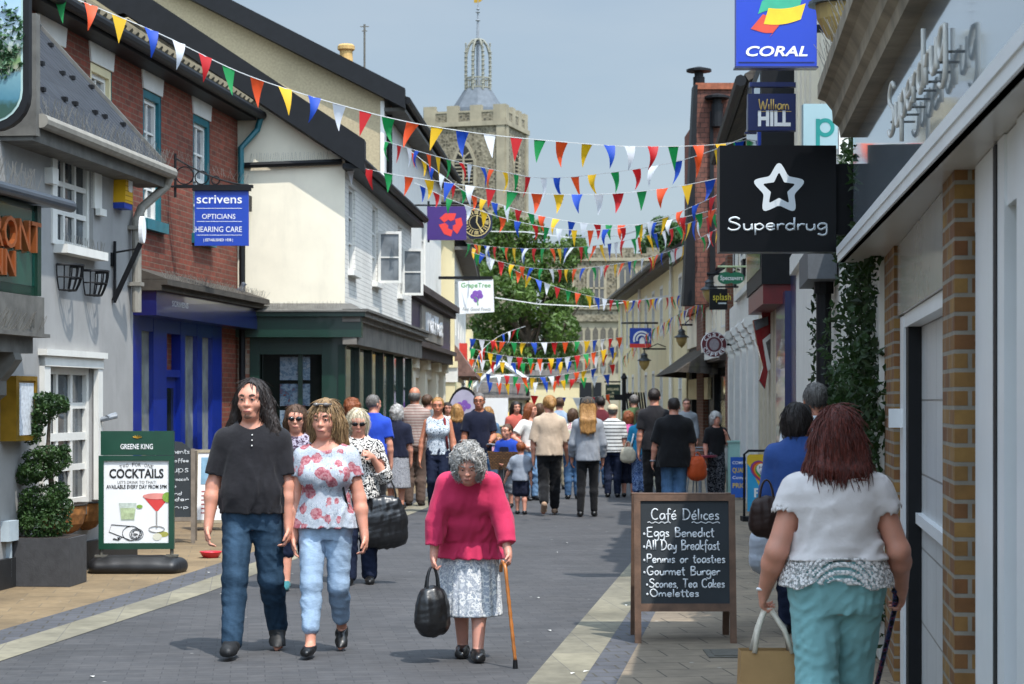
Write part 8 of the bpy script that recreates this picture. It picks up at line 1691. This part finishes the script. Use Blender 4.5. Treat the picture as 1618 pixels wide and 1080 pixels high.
bunting('distant bunting string above the museum gable', [(738, 566, 67), (800, 572, 68), (860, 573, 69), (920, 568, 70), (985, 553, 71)], off=4, gap=.42, h=.42, w=.25, seed=10, seq='rybgow')
bunting('distant bunting string crossing the museum roof', [(738, 586, 69), (790, 592, 70), (850, 596, 71), (910, 588, 72), (975, 574, 73)], off=2, gap=.40, h=.42, w=.25, seed=11)
bunting('distant bunting string low over the museum sign', [(738, 598, 71), (790, 605, 72), (850, 604, 73), (910, 598, 74), (970, 590, 74)], off=5, gap=.42, h=.42, w=.25, seed=12, seq='wboyrg')
bunting('lowest distant bunting string in front of the sunlit cream hall', [(836, 624, 74), (880, 627, 74), (930, 628, 74), (965, 622, 75)], off=0, gap=.55, h=.42, w=.28, seed=13, seq='rybwrgoy')
bunting('distant bunting string slanting up the left shop fronts', [(738, 612, 60), (748, 585, 62), (760, 555, 64), (790, 530, 66), (830, 515, 68)], off=3, gap=.5, h=.42, w=.24, seed=14)
bunting('bunting string from the white casement windows past the bank sign to the star sign', [(655, 288, 39), (720, 318, 38.5), (800, 345, 38), (890, 362, 37), (980, 360, 36), (1060, 340, 35), (1150, 300, 34)], off=3, gap=.38, h=.30, w=.16, seed=15, seq='wyobrg')
bunting('bunting string between the grape sign bracket and the amber lantern', [(745, 398, 55), (820, 420, 54), (900, 425, 52), (1000, 412, 49), (1080, 388, 45), (1150, 352, 42)], off=0, gap=.42, h=.36, w=.2, seed=16, seq='gwryob')
for pts, lab in (([(782, 470, 56), (850, 480, 57), (930, 484, 58), (1000, 476, 58), (1085, 462, 56)], 'bare white cable sagging across the street below the grape sign'), ([(760, 365, 60), (830, 366, 60), (900, 375, 60), (980, 372, 58), (1090, 340, 50)], 'bare white cable sagging across the street beside the clock')):
    b = MB(); V = [P(*p) for p in pts]; b.tube(V, .02, 4); tag(b.build('cable', m_cord), lab, 'cable')
# litter on the road
r = random.Random(12); ml = mat('litter_white', '#c9c7c0', .8)
LP = [(790, 862), (850, 945), (868, 997), (352, 939), (430, 855), (905, 1065), (926, 1062), (895, 858), (700, 905), (880, 873), (330, 905), (146, 1070), (760, 945), (990, 957), (1060, 820), (1215, 838)]
for i, (px, py) in enumerate(LP):
    d = 1.68*FPX/(py-HY); x = (px-CX)/FPX*d; b = MB(); a = r.uniform(0, 3); c_, s_ = math.cos(a)*.03, math.sin(a)*.03; b.add([(x-c_, d-s_, .006), (x+s_*.5, d-c_*.6, .01), (x+c_, d+s_, .007), (x-s_*.5, d+c_*.5, .012)], [(0, 1, 2, 3)])
    tag(b.build('litter', ml), 'small scrap of white paper litter lying flat on the paving', 'litter', 'scraps of litter')
